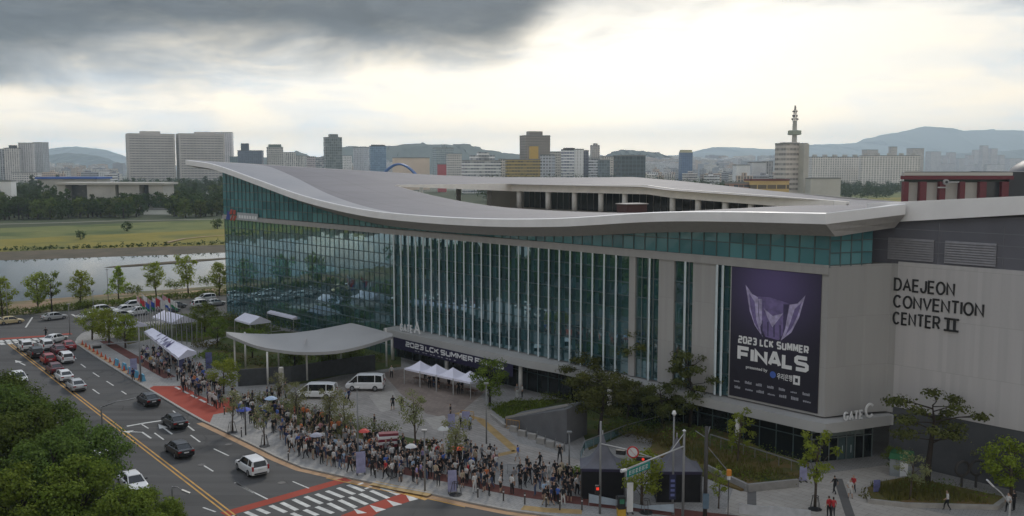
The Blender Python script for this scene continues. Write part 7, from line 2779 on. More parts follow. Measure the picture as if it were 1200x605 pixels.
# single out look-alikes by their place among each other
stems = {}
for o, s, sc_ in people:
    stems.setdefault(s, []).append((sc_[0], sc_[1], o))
for s, lst in stems.items():
    lst.sort(key=lambda a: a[0])
    if len(lst) == 1:
        lst[0][2]['label'] = s
        continue
    words = {2: ['left of two', 'right of two'], 3: ['leftmost of three', 'middle of three', 'rightmost of three'],
             4: ['leftmost of four', 'second of four', 'third of four', 'rightmost of four']}.get(len(lst))
    for i, (a, b, o) in enumerate(lst):
        o['label'] = s.replace(' and ', ', ', 1) if False else s
        if words:
            o['label'] = s + ', ' + words[i]
for o, s, sc_ in people:
    w = o['label'].split()
    if len(w) > 16:
        o['label'] = o['label'].replace('person in ', '').replace(' top and ', ' top, ').capitalize() if False else ' '.join(x for x in w if x not in ('top', 'the', 'trousers'))[:200]
# ------------------------------------------------------------------ tents, poles, flags and small things

M_tent = mat('white_tent_cloth', (0.74, 0.73, 0.84), 0.8, var=0.05, scale=0.8)
M_pole = mat('grey_pole', (0.22, 0.22, 0.22), 0.5, 0.2, var=0.1)
M_pole_w = mat('white_pole', (0.42, 0.42, 0.415), 0.5, var=0.08)
M_pole_d = mat('dark_pole', (0.055, 0.05, 0.048), 0.6)
M_blackc = mat('black_tent_cloth', (0.006, 0.006, 0.008), 0.8)
M_greyc = mat('grey_tent_roof', (0.115, 0.115, 0.135), 0.7, var=0.2, scale=0.8)


def frame_axes(a, b):
    ex = (b - a)
    L = ex.length
    ex.normalize()
    return ex, Vector((-ex.y, ex.x, 0)), L


# row of peaked white tents
a, b = at(474, 450, 0.12), at(552, 468, 0.12)
ex, ey, L = frame_axes(a, b)
tlab = ['white peaked tent at the left end of the forecourt row', 'white peaked tent second in the forecourt row', 'white peaked tent third in the forecourt row', 'white peaked tent at the right end of the forecourt row']
w_t = L / 4
for k in range(4):
    c = a + ex * (w_t * (k + .5)) + ey * 1.5
    t = thing('peaked_tent', tlab[k], 'tent', c, 0, 'white tents on the forecourt')
    h0, h1 = 2.35, 3.35
    e = [c + ex * (sx * w_t * .49) + ey * (sy * 1.55) for sx, sy in ((-1, -1), (1, -1), (1, 1), (-1, 1))]
    rf = MB()
    n = 6
    for i in range(4):
        p, q = e[i], e[(i + 1) % 4]
        rows = []
        for j in range(n + 1):
            f = j / n
            z = h0 + (h1 - h0) * f ** 1.5
            p2, q2 = p + (c - p) * (f * 0.98), q + (c - q) * (f * 0.98)
            rows.append([(p2.x, p2.y, z), ((p2.x + q2.x) / 2, (p2.y + q2.y) / 2, z - 0.10 * (1 - f)), (q2.x, q2.y, z)])
        rf.grid(rows)
        rf.add([(p.x, p.y, h0 + .01), (q.x, q.y, h0 + .01), (q.x, q.y, h0 - .25), (p.x, p.y, h0 - .25)], [(0, 1, 2, 3)])
    rf.build('roof', M_tent, t, smooth=False)
    for q in e:
        MB().tube([(q.x, q.y, 0.12), (q.x, q.y, h0)], 0.05, 6).build('leg', M_pole_w, t)
    tb3 = MB()
    tb3.box((c.x, c.y, 0.86), (w_t * .7, 0.7, 0.06), math.atan2(ex.y, ex.x))
    tt = thing('folding_table', 'brown folding table under the ' + ('left end', 'second', 'third', 'right end')[k] + ' white tent', 'table', c, 0, 'tables under the white tents')
    tb3.build('tabletop', mat('table_brown', (0.16, 0.09, 0.06), 0.7) if not bpy.data.materials.get('table_brown') else bpy.data.materials['table_brown'], tt)
    for sx in (-.3, .3):
        for sy in (-.25, .25):
            q = c + ex * (sx * w_t) + ey * sy
            MB().tube([(q.x, q.y, .12), (q.x, q.y, .84)], 0.025, 5).build('leg', M_pole, tt)

# the long white tent beside the pavement
t = thing('long_tent', 'long white canopy tent with printed roof beside the crowd', 'tent', at(195, 420, 0.12))
P0, P1 = at(169, 388.5, 2.9), at(209, 419.5, 2.9)
P2, P3 = at(230.5, 412.5, 2.9), at(188, 391, 2.9)
rg0, rg1 = (P0 + P3) / 2 + Vector((0, 0, .75)), (P1 + P2) / 2 + Vector((0, 0, .75))
rf = MB()
ns = 12
rows = []
for q0, q1 in ((P0, P1), ((P0 + rg0) / 2, (P1 + rg1) / 2), (rg0, rg1), ((P3 + rg0) / 2, (P2 + rg1) / 2), (P3, P2)):
    rows.append([q0 + (q1 - q0) * (i / ns) + Vector((0, 0, 0.06 * (i % 2))) for i in range(ns + 1)])
rf.grid(rows)
for q0, q1 in ((P0, P1), (P1, P2), (P2, P3), (P3, P0)):
    rf.add([q0, q1, q1 - Vector((0, 0, .35)), q0 - Vector((0, 0, .35))], [(0, 1, 2, 3)])
rf.add([P0, P3, rg0], [(0, 1, 2)])
rf.add([P1, P2, rg1], [(0, 1, 2)])
rf.build('roof', M_tent, t)
pt = MB()
prr = random.Random(6)
for i in range(16):
    f, g = 0.25 + 0.52 * prr.random(), prr.uniform(0.15, 0.85)
    q = P0 + (P1 - P0) * f
    r1 = rg0 + (rg1 - rg0) * f
    c = q + (r1 - q) * g + Vector((0, 0, .08))
    dx_ = (P1 - P0).normalized()
    dy_ = (r1 - q).normalized()
    s = prr.uniform(.2, .5)
    pt.add([c - dx_ * s * .3 - dy_ * s * 1.2, c + dx_ * s * .5 - dy_ * s, c + dx_ * s * .3 + dy_ * s * 1.3, c - dx_ * s * .5 + dy_ * s * .7], [(0, 1, 2, 3)])
pt.build('roof_print', mat('tent_print', (0.06, 0.05, 0.16), 0.8), t)
for i in range(6):
    for q0, q1 in ((P0, P1), (P3, P2)):
        q = q0 + (q1 - q0) * (i / 5)
        MB().tube([(q.x, q.y, .12), (q.x, q.y, 2.9)], 0.05, 6).build('leg', M_pole_w, t)
# flat white tents behind
for px, py, w, d, lb in ((147, 378, 7, 5, 'small flat white marquee behind the corner trees'), (204, 372, 9, 4.5, 'wide white marquee roof behind the flagpoles'), (296, 374, 6, 4, 'small pale blue marquee before the glass front'),
                         (345, 366, 10, 6, 'lilac grey marquee close to the dark glass')):
    c = at(px, py, 2.8)
    t = thing('marquee', lb, 'tent', (c.x, c.y, 0.12), 0, None)
    r = math.atan2(BD.y, BD.x)
    cr_, sr_ = math.cos(r), math.sin(r)
    P = [Vector((c.x + (sx * w * cr_ - sy * d * sr_) / 2, c.y + (sx * w * sr_ + sy * d * cr_) / 2, 2.6)) for sx, sy in ((-1, -1), (1, -1), (1, 1), (-1, 1))]
    rg = [(P[0] + P[3]) / 2 + Vector((0, 0, 1.0)), (P[1] + P[2]) / 2 + Vector((0, 0, 1.0))]
    rf = MB()
    rf.add([P[0], P[1], rg[1], rg[0]], [(0, 1, 2, 3)])
    rf.add([P[2], P[3], rg[0], rg[1]], [(0, 1, 2, 3)])
    rf.add([P[0], rg[0], P[3]], [(0, 1, 2)])
    rf.add([P[1], P[2], rg[1]], [(0, 1, 2)])
    for i in range(4):
        p, q = P[i], P[(i + 1) % 4]
        rf.add([p, q, q - Vector((0, 0, .3)), p - Vector((0, 0, .3))], [(0, 1, 2, 3)])
    rf.build('roof', M_tent, t)
    for q in P:
        MB().tube([(q.x, q.y, .1), (q.x, q.y, 2.6)], 0.05, 6).build('leg', M_pole_w, t)

# black pagoda tents
for (x0, y0), (x1, y1), (xa, ya), dep, lb in (((681, 585), (732, 586), (709, 508), 3.0, 'black pagoda tent with a grey peaked roof, left of the bushy tree'), ((769, 589), (822, 589), (795, 508), 3.0, 'black pagoda tent with a grey peaked roof behind the signal mast')):
    a, b = at(x0, y0, .12), at(x1, y1, .12)
    ex, ey, L = frame_axes(a, b)
    c = (a + b) / 2 + ey * (dep / 2)
    t = thing('pagoda_tent', lb, 'tent', (c.x, c.y, .12), 0, 'black pagoda tents')
    he = 2.95
    e = [c + ex * (sx * L * .5) + ey * (sy * dep * .5) for sx, sy in ((-1, -1), (1, -1), (1, 1), (-1, 1))]
    apex_z = 5.75
    rf = MB()
    for i in range(4):
        p, q = e[i] + (e[i] - c).normalized() * .12, e[(i + 1) % 4] + (e[(i + 1) % 4] - c).normalized() * .12
        rows = []
        for j in range(9):
            f = j / 8
            z = he + (apex_z - he) * (0.22 * f + 0.78 * f ** 3)
            p2, q2 = p + (c - p) * (f * .985), q + (c - q) * (f * .985)
            rows.append([(p2.x, p2.y, z), ((p2.x + q2.x) / 2, (p2.y + q2.y) / 2, z), (q2.x, q2.y, z)])
        rf.grid(rows)
    rf.build('roof', M_greyc, t, smooth=True)
    vl = MB()
    for i in range(4):
        p, q = e[i], e[(i + 1) % 4]
        vl.beam((p.x, p.y, he - .12), (q.x, q.y, he - .12), .05, .3)
    vl.build('valance', mat('dark_purple_valance', (0.03, 0.025, 0.06), 0.7) if not bpy.data.materials.get('dark_purple_valance') else bpy.data.materials['dark_purple_valance'], t)
    wl3 = MB()
    for i in range(4):
        p, q = e[i] + (c - e[i]).normalized() * .08, e[(i + 1) % 4] + (c - e[(i + 1) % 4]).normalized() * .08
        wl3.hexa([(p.x, p.y, .12), (q.x, q.y, .12), tuple((q + (c - q) * .02)[:2]) + (.12,), tuple((p + (c - p) * .02)[:2]) + (.12,), (p.x, p.y, he - .2), (q.x, q.y, he - .2), tuple((q + (c - q) * .02)[:2]) + (he - .2,), tuple((p + (c - p) * .02)[:2]) + (he - .2,)])
    wl3.build('side_walls', M_blackc, t)
    for q in e:
        MB().tube([(q.x, q.y, .12), (q.x, q.y, he)], .05, 6).build('leg', M_pole_d, t)
    MB().tube([(c.x, c.y, apex_z - .1), (c.x, c.y, apex_z + .3)], .05, 6).build('finial', M_pole_w, t)
# notice boards on the right tent
for px, py, w, h, lb in ((806, 571, .75, 1.6, 'tall pale notice board before the right black tent'), (819, 566, .6, .5, 'small pale notice on the right black tent')):
    q = at(px, py + 9, .12)
    t = thing('notice_board', lb, 'sign', q)
    MB().box((q.x, q.y - .05, 1.0 + h / 2), (w, .05, h), -.1).build('panel', mat('notice_grey', (0.30, 0.30, 0.30), 0.7) if not bpy.data.materials.get('notice_grey') else bpy.data.materials['notice_grey'], t)
    for s in (-.4, .4):
        MB().tube([(q.x + s * w, q.y, .12), (q.x + s * w, q.y, 1.2 + h)], .03, 5).build('leg', M_pole, t)

# long white cloth banner along the pavement before the tents
bw = thing('barrier_banner', 'sagging white cloth banner strung along the pavement before the black tents', 'banner', at(720, 592, .12))
pts = [at(x, y, .12) for x, y in ((690, 593), (722, 596), (755, 600), (790, 604))]
bm_ = MB()
for (p, q), (h0, h1) in zip(zip(pts, pts[1:]), ((1.1, .8), (.8, .55), (.55, 1.0))):
    bm_.add([p + Vector((0, 0, .3)), q + Vector((0, 0, .25)), q + Vector((0, 0, h1)), p + Vector((0, 0, h0))], [(0, 1, 2, 3)])
    bm_.add([p + Vector((0, .02, .3)), q + Vector((0, .02, .25)), q + Vector((0, .02, h1)), p + Vector((0, .02, h0))], [(3, 2, 1, 0)])
bm_.build('cloth', mat('pale_blue_cloth', (0.34, 0.40, 0.46), 0.8), bw)
for p in pts:
    MB().tube([p, p + Vector((0, 0, 1.15))], .03, 5).build('post', M_pole, bw)
wb2 = thing('white_barrier', 'white banner barrier at the bottom right pavement edge', 'barrier', at(890, 603, .12))
pts = [at(x, y, .12) for x, y in ((866, 602), (900, 605), (950, 609))]
for p, q in zip(pts, pts[1:]):
    MB().hexa([p, q, q + Vector((0, .05, 0)), p + Vector((0, .05, 0)), p + Vector((0, 0, .9)), q + Vector((0, 0, .8)), q + Vector((0, .05, .8)), p + Vector((0, .05, .9))]).build('panel', mat('barrier_white', (0.42, 0.43, 0.45), 0.8) if not bpy.data.materials.get('barrier_white') else bpy.data.materials['barrier_white'], wb2)

# ------------------------------------------------------------------ masts, signals and lamps
def mast(px, py, ytop, r, m=M_pole, z=.12):
    """foot and height of a pole from its foot and top in the photograph"""
    q = at(px, py, z)
    d = far(px, ytop, q.y)
    return q, d.z


M_sigbox = mat('signal_housing', (0.02, 0.02, 0.02), 0.5)
M_sigred = mat('signal_red', (0.55, 0.03, 0.02), 0.4)
M_sigred.node_tree.nodes['Principled BSDF'].inputs['Emission Color'].default_value = (1, 0.06, 0.03, 1)
M_sigred.node_tree.nodes['Principled BSDF'].inputs['Emission Strength'].default_value = 0.6
M_signgreen = mat('green_sign', (0.01, 0.20, 0.17), 0.5, var=0.05)
M_signwhite = mat('sign_white', (0.62, 0.62, 0.62), 0.5, var=0.05)
M_signred = mat('sign_red', (0.45, 0.03, 0.03), 0.5, var=0.05)


def signal_head(c, ex, parent, n=3, lit=0):
    t = MB()
    ey_ = Vector((ex.y, -ex.x, 0))
    t.beam(c - ex * (.2 * n), c + ex * (.2 * n), .32, .36)
    h = t.build('signal_head', M_sigbox, parent)
    for i in range(n):
        q = c + ex * (.4 * (i - (n - 1) / 2)) + ey_ * .17
        MB().tube([q, q + ey_ * .03], .12, 10).build('signal_lens', M_sigred if i == lit else M_trim, h)
    return h


# mast with the no-entry disc
q, zt1 = mast(703, 602, 494, .12)
t = thing('signal_mast', 'tall grey mast with a red ringed disc on its arm by the left black tent', 'traffic light', q)
MB().tube([q, (q.x, q.y, zt1)], [.11, .085], 10).build('pole', M_pole, t, smooth=True)
A = Vector((q.x, q.y, far(703, 520, q.y).z))
E1 = far(764, 536, q.y - 1.5)
MB().tube([A, A.lerp(E1, .5) + Vector((0, 0, .1)), E1], [.06, .05, .04], 8).build('arm', M_pole_w, t, smooth=True)
ex = (E1 - A)
ex.z = 0
ex.normalize()
c = A.lerp(E1, .63) + Vector((0, -.15, .05))
dsc = MB()
fn = Vector((ex.y, -ex.x, 0))
dsc.tube([c, c + fn * .04], .52, 20)
d_ = dsc.build('disc', M_signred, t)
MB().tube([c + fn * .041, c + fn * .05], .40, 20).build('disc_face', M_signwhite, d_)
MB().beam(c + fn * .056 - ex * .28 + Vector((0, 0, .28)), c + fn * .056 + ex * .28 - Vector((0, 0, .28)), .09, .01).build('disc_bar', M_signred, d_)
signal_head(A.lerp(E1, .84) - Vector((0, 0, .32)), ex, t, 3, 1)
signal_head(A.lerp(E1, .40) - Vector((0, 0, .28)), ex, t, 2, 9)
c = Vector((q.x - .25, q.y - .2, 2.2 + .12))
bx = MB().box(c, (.4, .35, .75)).build('pedestrian_signal', M_sigbox, t)
MB().box(c + Vector((0, -.19, .14)), (.24, .02, .24)).build('red_figure', M_sigred, bx)

# mast with the green street sign
q, zt1 = mast(800, 607, 505, .12)
t = thing('sign_mast', 'grey mast with a white arm carrying a green road sign before the right black tent', 'sign', q)
MB().tube([q, (q.x, q.y, zt1)], [.12, .095], 10).build('pole', M_pole, t, smooth=True)
A = Vector((q.x, q.y, far(800, 523, q.y).z))
E1 = far(729, 552, q.y - 3.2)
MB().tube([A, E1], [.075, .055], 8).build('arm', M_pole_w, t, smooth=True)
MB().tube([(q.x, q.y, zt1 - .2), A.lerp(E1, .22)], .035, 6).build('stay', M_pole_w, t)
ex = (E1 - A)
exh = Vector((ex.x, ex.y, 0)).normalized()
fn = Vector((-exh.y, exh.x, 0))
fn = fn if fn.y < 0 else -fn
p0, p1 = A.lerp(E1, .56), A.lerp(E1, .92)
dn = Vector((0, 0, -.10))
hh = Vector((0, 0, -.62))
sgp = MB()
sgp.hexa([p1 + dn + hh + fn * .02, p0 + dn + hh + fn * .02, p0 + dn + hh - fn * .03, p1 + dn + hh - fn * .03, p1 + dn + fn * .02, p0 + dn + fn * .02, p0 + dn - fn * .03, p1 + dn - fn * .03])
sp_ = sgp.build('sign_panel', M_signgreen, t)
mk = MB()
for k in range(6):
    f0, f1 = .08 + .145 * k, .08 + .145 * k + .10
    b0 = p1 + (p0 - p1) * f0 + dn + fn * .032
    b1 = p1 + (p0 - p1) * f1 + dn + fn * .032
    for z0, z1 in ((-.16, -.22), (-.29, -.34), (-.42, -.47)):
        mk.add([b0 + Vector((0, 0, z1)), b1 + Vector((0, 0, z1)), b1 + Vector((0, 0, z0)), b0 + Vector((0, 0, z0))], [(0, 1, 2, 3)])
    mk.add([b0 + Vector((0, 0, -.5)), b0.lerp(b1, .25) + Vector((0, 0, -.5)), b0.lerp(b1, .25) + Vector((0, 0, -.14)), b0 + Vector((0, 0, -.14))], [(0, 1, 2, 3)])
mk.build('sign_strokes', M_signwhite, sp_)
MB().tube([E1 + exh * .1, E1 - exh * .4], .15, 10).build('arm_camera', M_signwhite, t)
MB().tube([(q.x, q.y, zt1), (q.x, q.y, zt1 + .12)], [.17, .05], 10).build('cap', M_signwhite, t)

# lamp pole with a small white head
q, zt1 = mast(788, 603, 487, .1)
t = thing('lamp_post', 'slim grey lamp post with a white head between the signal masts', 'street lamp', q)
MB().tube([q, (q.x, q.y, zt1)], [.10, .07], 8).build('pole', M_pole, t, smooth=True)
MB().tube([(q.x, q.y, zt1), (q.x, q.y, zt1 + .15), (q.x, q.y, zt1 + .4)], [.1, .2, .12], 10).build('lamp_head', M_signwhite, t)
b_ = MB()
b_.box((q.x - .05, q.y - .14, 2.6), (.55, .04, 2.2))
bb = thing('pole_banner', 'narrow dark blue banner tied to the slim lamp post', 'banner', (q.x, q.y - .14, 1.5))
b_.build('cloth', mat('dark_blue_cloth', (0.02, 0.022, 0.06), 0.7), bb)
mk = MB()
for k in range(4):
    mk.box((q.x - .05, q.y - .17, 1.9 + k * .42), (.34, .01, .22))
mk.build('print', mat('blue_print', (0.13, 0.15, 0.34), 0.7), bb)
# dark utility pole with stays
q, zt1 = mast(826, 606, 500, .12)
t = thing('utility_pole', 'dark wooden utility pole with steel stay rods right of the green sign', 'pole', q)
MB().tube([q, (q.x, q.y, zt1)], [.19, .15], 10).build('pole', M_pole_d, t, smooth=True)
E1 = far(852, 551, q.y - .5)
MB().tube([(q.x, q.y, far(826, 522, q.y).z), E1], .035, 6).build('stay_rod', M_pole, t)
MB().tube([(q.x, q.y, zt1 - 1.0), far(815, 505, q.y + 1)], .035, 6).build('stay_rod', M_pole, t)
MB().tube([(q.x, q.y, zt1 - 1.2), far(832, 500, q.y + 1)], .035, 6).build('stay_rod', M_pole, t)
MB().box((q.x, q.y - .25, 1.6), (.5, .12, 1.3)).build('wrap', mat('blue_grey_wrap', (0.10, 0.15, 0.20), 0.7), t)
q2 = at(853, 606, .12)
t = thing('warning_beacon', 'small orange beacon on a thin post right of the dark utility pole', 'beacon', q2)
zz = far(853, 552, q2.y).z
MB().tube([q2, (q2.x, q2.y, zz - .3)], .04, 6).build('post', M_pole_d, t)
MB().box((q2.x, q2.y, zz - .15), (.36, .36, .5)).build('housing', mat('beacon_orange', (0.6, 0.22, 0.03), 0.5), t)
MB().tube([(q2.x, q2.y, zz - .75), (q2.x, q2.y, zz - .42)], .15, 8).build('lens', M_signwhite, t)
# lamps round the place
def arm_lamp(px, py, ytop, xarm, yarm, label, m=M_pole, dY=0.0, r=.09, z=.12):
    q, zt_ = mast(px, py, ytop, r, z=z)
    t = thing('street_lamp', label, 'street lamp', q)
    top_ = Vector((q.x, q.y, zt_))
    e = far(xarm, yarm, q.y + dY)
    MB().tube([q, (q.x, q.y, zt_ * .9), top_], [r * 1.3, r, r * .8], 8).build('pole', m, t, smooth=True)
    MB().tube([top_ - Vector((0, 0, .1)), top_.lerp(e, .5) + Vector((0, 0, .12)), e], [r * .7, r * .6, r * .5], 7).build('arm', m, t, smooth=True)
    d = (e - top_).normalized()
    MB().beam(e - d * .1, e + d * .65, .28, .12).build('lamp_head', M_signwhite if m is M_pole_w else M_pole, t)
    return t


arm_lamp(120.5, 520, 476.5, 152, 468.5, 'grey street lamp between the dark trees and the stop line')
arm_lamp(203, 612, 570, 214, 575, 'short grey lamp at the bottom beside the yellow lines', r=.07)
arm_lamp(1182, 618, 590, 1163, 569, 'curved white street lamp in the bottom right corner', M_pole_w, r=.09)
for px, py, yt, lb, m in ((127, 356, 316, 'slim lamp post on the river bank beside the conical tree', M_pole), (667, 545, 507, 'short lamp post with a flat head beside the clipped hedge', M_pole),
                          (570, 520, 450, 'slim grey lamp post before the dark round tree', M_pole), (9, 377, 331, 'grey post on the river bank at the left edge', M_pole), (110, 374, 341, 'grey street post behind the corner trees', M_pole),
                          (420, 548, 455, 'tall grey lamp post in the crowd with a purple banner', M_pole), (498, 575, 505, 'grey post in the crowd at the end of the crosswalk', M_pole), (288, 510, 470, 'dark post in the blue group at the bend', M_pole_d),
                          (82, 393, 357, 'pale signal post at the far junction corner', M_pole)):
    q, zt_ = mast(px, py, yt, .07)
    t = thing('lamp_post', lb, 'street lamp', q)
    MB().tube([q, (q.x, q.y, zt_)], [.09, .06], 8).build('pole', m, t, smooth=True)
    MB().box((q.x, q.y, zt_ + .05), (.5, .5, .12)).build('lamp_head', m, t)
# overhead signal gantry near the long tent
q, zt_ = mast(165, 447, 383, .1)
t = thing('signal_mast', 'grey mast with a long level arm over the pavement by the long tent', 'traffic light', q)
MB().tube([q, (q.x, q.y, zt_)], [.14, .10], 8).build('pole', M_pole, t, smooth=True)
e = far(108, 405, q.y + 1.5)
s0 = Vector((q.x, q.y, far(165, 400, q.y).z))
MB().tube([s0, e], [.09, .06], 7).build('arm', M_pole, t)
signal_head(s0.lerp(e, .9) - Vector((0, 0, .3)), (e - s0).normalized(), t, 3, 0)

# ------------------------------------------------------------------ flags
flagc = [('red', (0.42, 0.03, 0.04)), ('blue', (0.04, 0.09, 0.38)), ('white', (0.6, 0.6, 0.6)), ('pink', (0.5, 0.28, 0.3)), ('green', (0.03, 0.2, 0.08))]
FM = {n: mat('flag_' + n, c, 0.8) for n, c in flagc}
pf = random.Random(12)
fl = 0
for row in range(3):
    for i in range(11):
        f = i / 10
        px = 162 + 60 * f + row * 3.5
        py = 394 + 7 * f + row * 4.5 - 4
        if row == 2:
            px += 8
        yt = (347 if i < 7 else 372) + row * 4 + pf.uniform(-3, 3)
        q, zt_ = mast(px, py, yt, .05)
        has = i < 7 and row < 2
        c1, c2 = pf.choice(['red', 'white', 'white', 'blue', 'pink']), pf.choice(['blue', 'red', 'white', 'red', 'green'])
        rown = ('back', 'middle', 'front')[row]
        if has:
            lb = f'flagpole flying a {c1} and {c2} flag, number {i + 1} from the left in the {rown} row'
        else:
            lb = f'bare grey pole, number {i + 1} from the left in the {rown} row of poles'
        lb = lb.replace('number 1 ', 'first ').replace('number 2 ', 'second ').replace('number 3 ', 'third ').replace('number 4 ', 'fourth ').replace('number 5 ', 'fifth ').replace('number 6 ', 'sixth ').replace('number 7 ', 'seventh ').replace('number 8 ', 'eighth ').replace('number 9 ', 'ninth ').replace('number 10 ', 'tenth ').replace('number 11 ', 'last ')
        t = thing('flagpole', lb, 'flagpole', q, 0, 'flagpoles by the car park')
        MB().tube([q, (q.x, q.y, zt_)], [.06, .04], 6).build('pole', M_pole_w if has else M_pole, t)
        if has:
            an = pf.uniform(-.6, .4)
            dx_ = Vector((math.cos(an), math.sin(an), 0))
            w1, hh = 1.05, 1.35
            fm = MB()
            rows = []
            for a in range(4):
                rows.append([Vector((q.x, q.y, zt_ - .1 - hh * a / 3 - .75 * (b_ / 5) ** 1.2)) + dx_ * (.06 + w1 * b_ / 5) + Vector((-dx_.y, dx_.x, 0)) * (.16 * math.sin(b_ * 1.7 + i)) for b_ in range(6)])
            fm.grid(rows)
            fm.m = [0 if k < 10 else 1 for k in range(15)]
            fm.build('flag', [FM[c1], FM[c2]], t)
            fl += 1

# ------------------------------------------------------------------ kerbside things
def cone_at(q, label, group, m):
    t = thing('traffic_cone', label, 'cone', q, 0, group)
    MB().tube([q + Vector((0, 0, .04)), q + Vector((0, 0, .75))], [.17, .04], 10).build('cone', m, t)
    MB().box(q + Vector((0, 0, .02)), (.42, .42, .05)).build('foot', M_trim, t)
    return t


M_orange = mat('cone_orange', (0.55, 0.08, 0.02), 0.5)
ln = offset_line(KW[1:4], 0.75)
tot = sum((b - a).length for a, b in zip(ln, ln[1:]))
ordn = ['nearest the far crossing', 'second from the far crossing', 'third from the far crossing', 'fourth from the far crossing', 'fifth from the far crossing', 'sixth from the far crossing', 'seventh from the far crossing',
        'seventh from the red crossing', 'sixth from the red crossing', 'fifth from the red crossing', 'fourth from the red crossing', 'third from the red crossing', 'second from the red crossing', 'nearest the red crossing']
for i in range(14):
    d = tot * (i + .5) / 14
    for a, b in zip(ln, ln[1:]):
        if d <= (b - a).length:
            p = a.lerp(b, d / (b - a).length)
            break
        d -= (b - a).length
    cone_at(Vector((p.x, p.y, .125)), f'orange cone on the tan kerb, {ordn[i]}', 'orange cones along the kerb', M_orange)
M_ltblue = mat('pale_blue_plastic', (0.10, 0.32, 0.48), 0.5)
for i, (px, py, lb) in enumerate(((137, 428, 'pale blue water barrier at the far end of its row'), (146, 433, 'pale blue water barrier second from the far end'), (153, 438, 'pale blue water barrier in the middle, before a navy dressed person'), (160, 442, 'pale blue water barrier next to the last one'), (167, 446, 'pale blue water barrier at the near end of its row'))):
    q = at(px, py, .12)
    t = thing('water_barrier', lb, 'barrier', q, A_far, 'pale blue barriers by the kerb')
    MB().loft([[(-.7, -.28, 0), (.7, -.28, 0), (.7, .28, 0), (-.7, .28, 0)], [(-.68, -.2, .35), (.68, -.2, .35), (.68, .2, .35), (-.68, .2, .35)], [(-.65, -.1, .95), (.65, -.1, .95), (.65, .1, .95), (-.65, .1, .95)]]).build('body', M_ltblue, t, rel=True)
    MB().tube([(.3, 0, .95), (.3, 0, 1.0)], .08, 8).build('cap', M_signwhite, t, rel=True)


def panel_stand(px, py, w, h, label, m, rz=0.0, z0=.15, cat='sign', name='banner_stand'):
    q = at(px, py, .12)
    t = thing(name, label, cat, q, rz)
    MB().box((0, 0, z0 + h / 2), (w, .06, h)).build('panel', m, t, rel=True)
    for s in (-.42, .42):
        MB().box((s * w, .02, .06), (.08, .6, .1)).build('foot', M_pole_d, t, rel=True)
        MB().box((s * w, .05, (z0 + h) / 2), (.05, .04, z0 + h)).build('post', M_pole_d, t, rel=True)
    return t


M_lilac = mat('lilac_banner', (0.27, 0.27, 0.42), 0.7, var=0.25, scale=1.5)
M_lilac2 = mat('dark_lilac_banner', (0.11, 0.115, 0.25), 0.7, var=0.4, scale=1.5)
M_mar = mat('maroon_panel', (0.16, 0.02, 0.035), 0.6)
panel_stand(529, 506, .8, 1.9, 'lilac standing panel left of its twin on the forecourt', M_lilac, .2)
panel_stand(546, 504, .9, 2.0, 'lilac standing panel right of its twin on the forecourt', M_lilac, .2)
panel_stand(213, 437, .8, 2.0, 'lilac panel under the near end of the long tent, left', M_lilac2, .5)
panel_stand(245, 433, .9, 2.4, 'dark lilac flag panel right of the long tent', M_lilac2, .5)
panel_stand(157, 441, .9, 2.4, 'pale lilac panel between the pale blue barriers', M_lilac, .5)
panel_stand(530, 578, .8, 2.0, 'pale lilac standing sign at the kerb under the orange umbrella', M_lilac, .1)
panel_stand(423, 556, .9, 2.1, 'lilac banner hung low on the crowd lamp post', M_lilac, .3)
panel_stand(738, 602, .55, 2.6, 'tall slim white board at the kerb before the bushy tree', M_signwhite, .1)
panel_stand(1027, 582, .6, 1.4, 'blue and white triangular sign at the tip of the planted bed', M_lilac2, .1)
panel_stand(941, 565, .7, 1.6, 'lilac standing sign behind the lime tree near Gate C', M_lilac, .1)
# striped maroon and white stand in the crowd
q = at(455, 532, .12)
t = thing('striped_stand', 'maroon and white striped stand rising from the crowd on the forecourt', 'stand', q, .25)
for k in range(5):
    MB().box((.08 * math.sin(k * 2.1), .05 * k, 1.0 + k * .27), (2.5 - .12 * k, 1.2 - .08 * k, .262), .05 * math.sin(k)).build('panel', M_signwhite if k % 2 else M_mar, t, rel=True)
MB().box((0, 0, .47), (2.4, 1.1, .7)).build('base', M_pole_d, t, rel=True)
# waste bin and yellow box at the kerb
q = at(728, 604, .12)
t = thing('control_cabinet', 'black box with a yellow base at the kerb before the bushy tree', 'cabinet', q, .1)
MB().box((0, 0, 1.15), (.62, .5, 1.1)).build('upper_box', M_trim, t, rel=True)
MB().box((0, 0, .3), (.7, .55, .6)).build('base', mat('cabinet_yellow', (0.45, 0.28, 0.03), 0.6), t, rel=True)
MB().box((0, -.26, 1.3), (.4, .02, .4)).build('label_panel', mat('cabinet_green', (0.03, 0.16, 0.09), 0.5), t, rel=True)
# green hut
q = at(1056, 557, .12)
t = thing('small_hut', 'small pale hut with a green roof beside the dark base wall', 'hut', q, -.5)
MB().box((0, 0, .85), (2.0, 1.4, 1.7)).build('walls', mat('hut_grey', (0.24, 0.26, 0.27), 0.6), t, rel=True)
MB().hexa([(-1.1, -.8, 1.71), (1.1, -.8, 1.71), (1.1, .8, 1.71), (-1.1, .8, 1.71), (-1.0, -.7, 2.25), (1.0, -.7, 2.25), (1.0, .7, 2.35), (-1.0, .7, 2.35)]).build('roof', mat('hut_green', (0.02, 0.13, 0.05), 0.6), t, rel=True)
MB().box((.3, -.72, .8), (.7, .04, 1.4)).build('door', M_signwhite, t, rel=True)
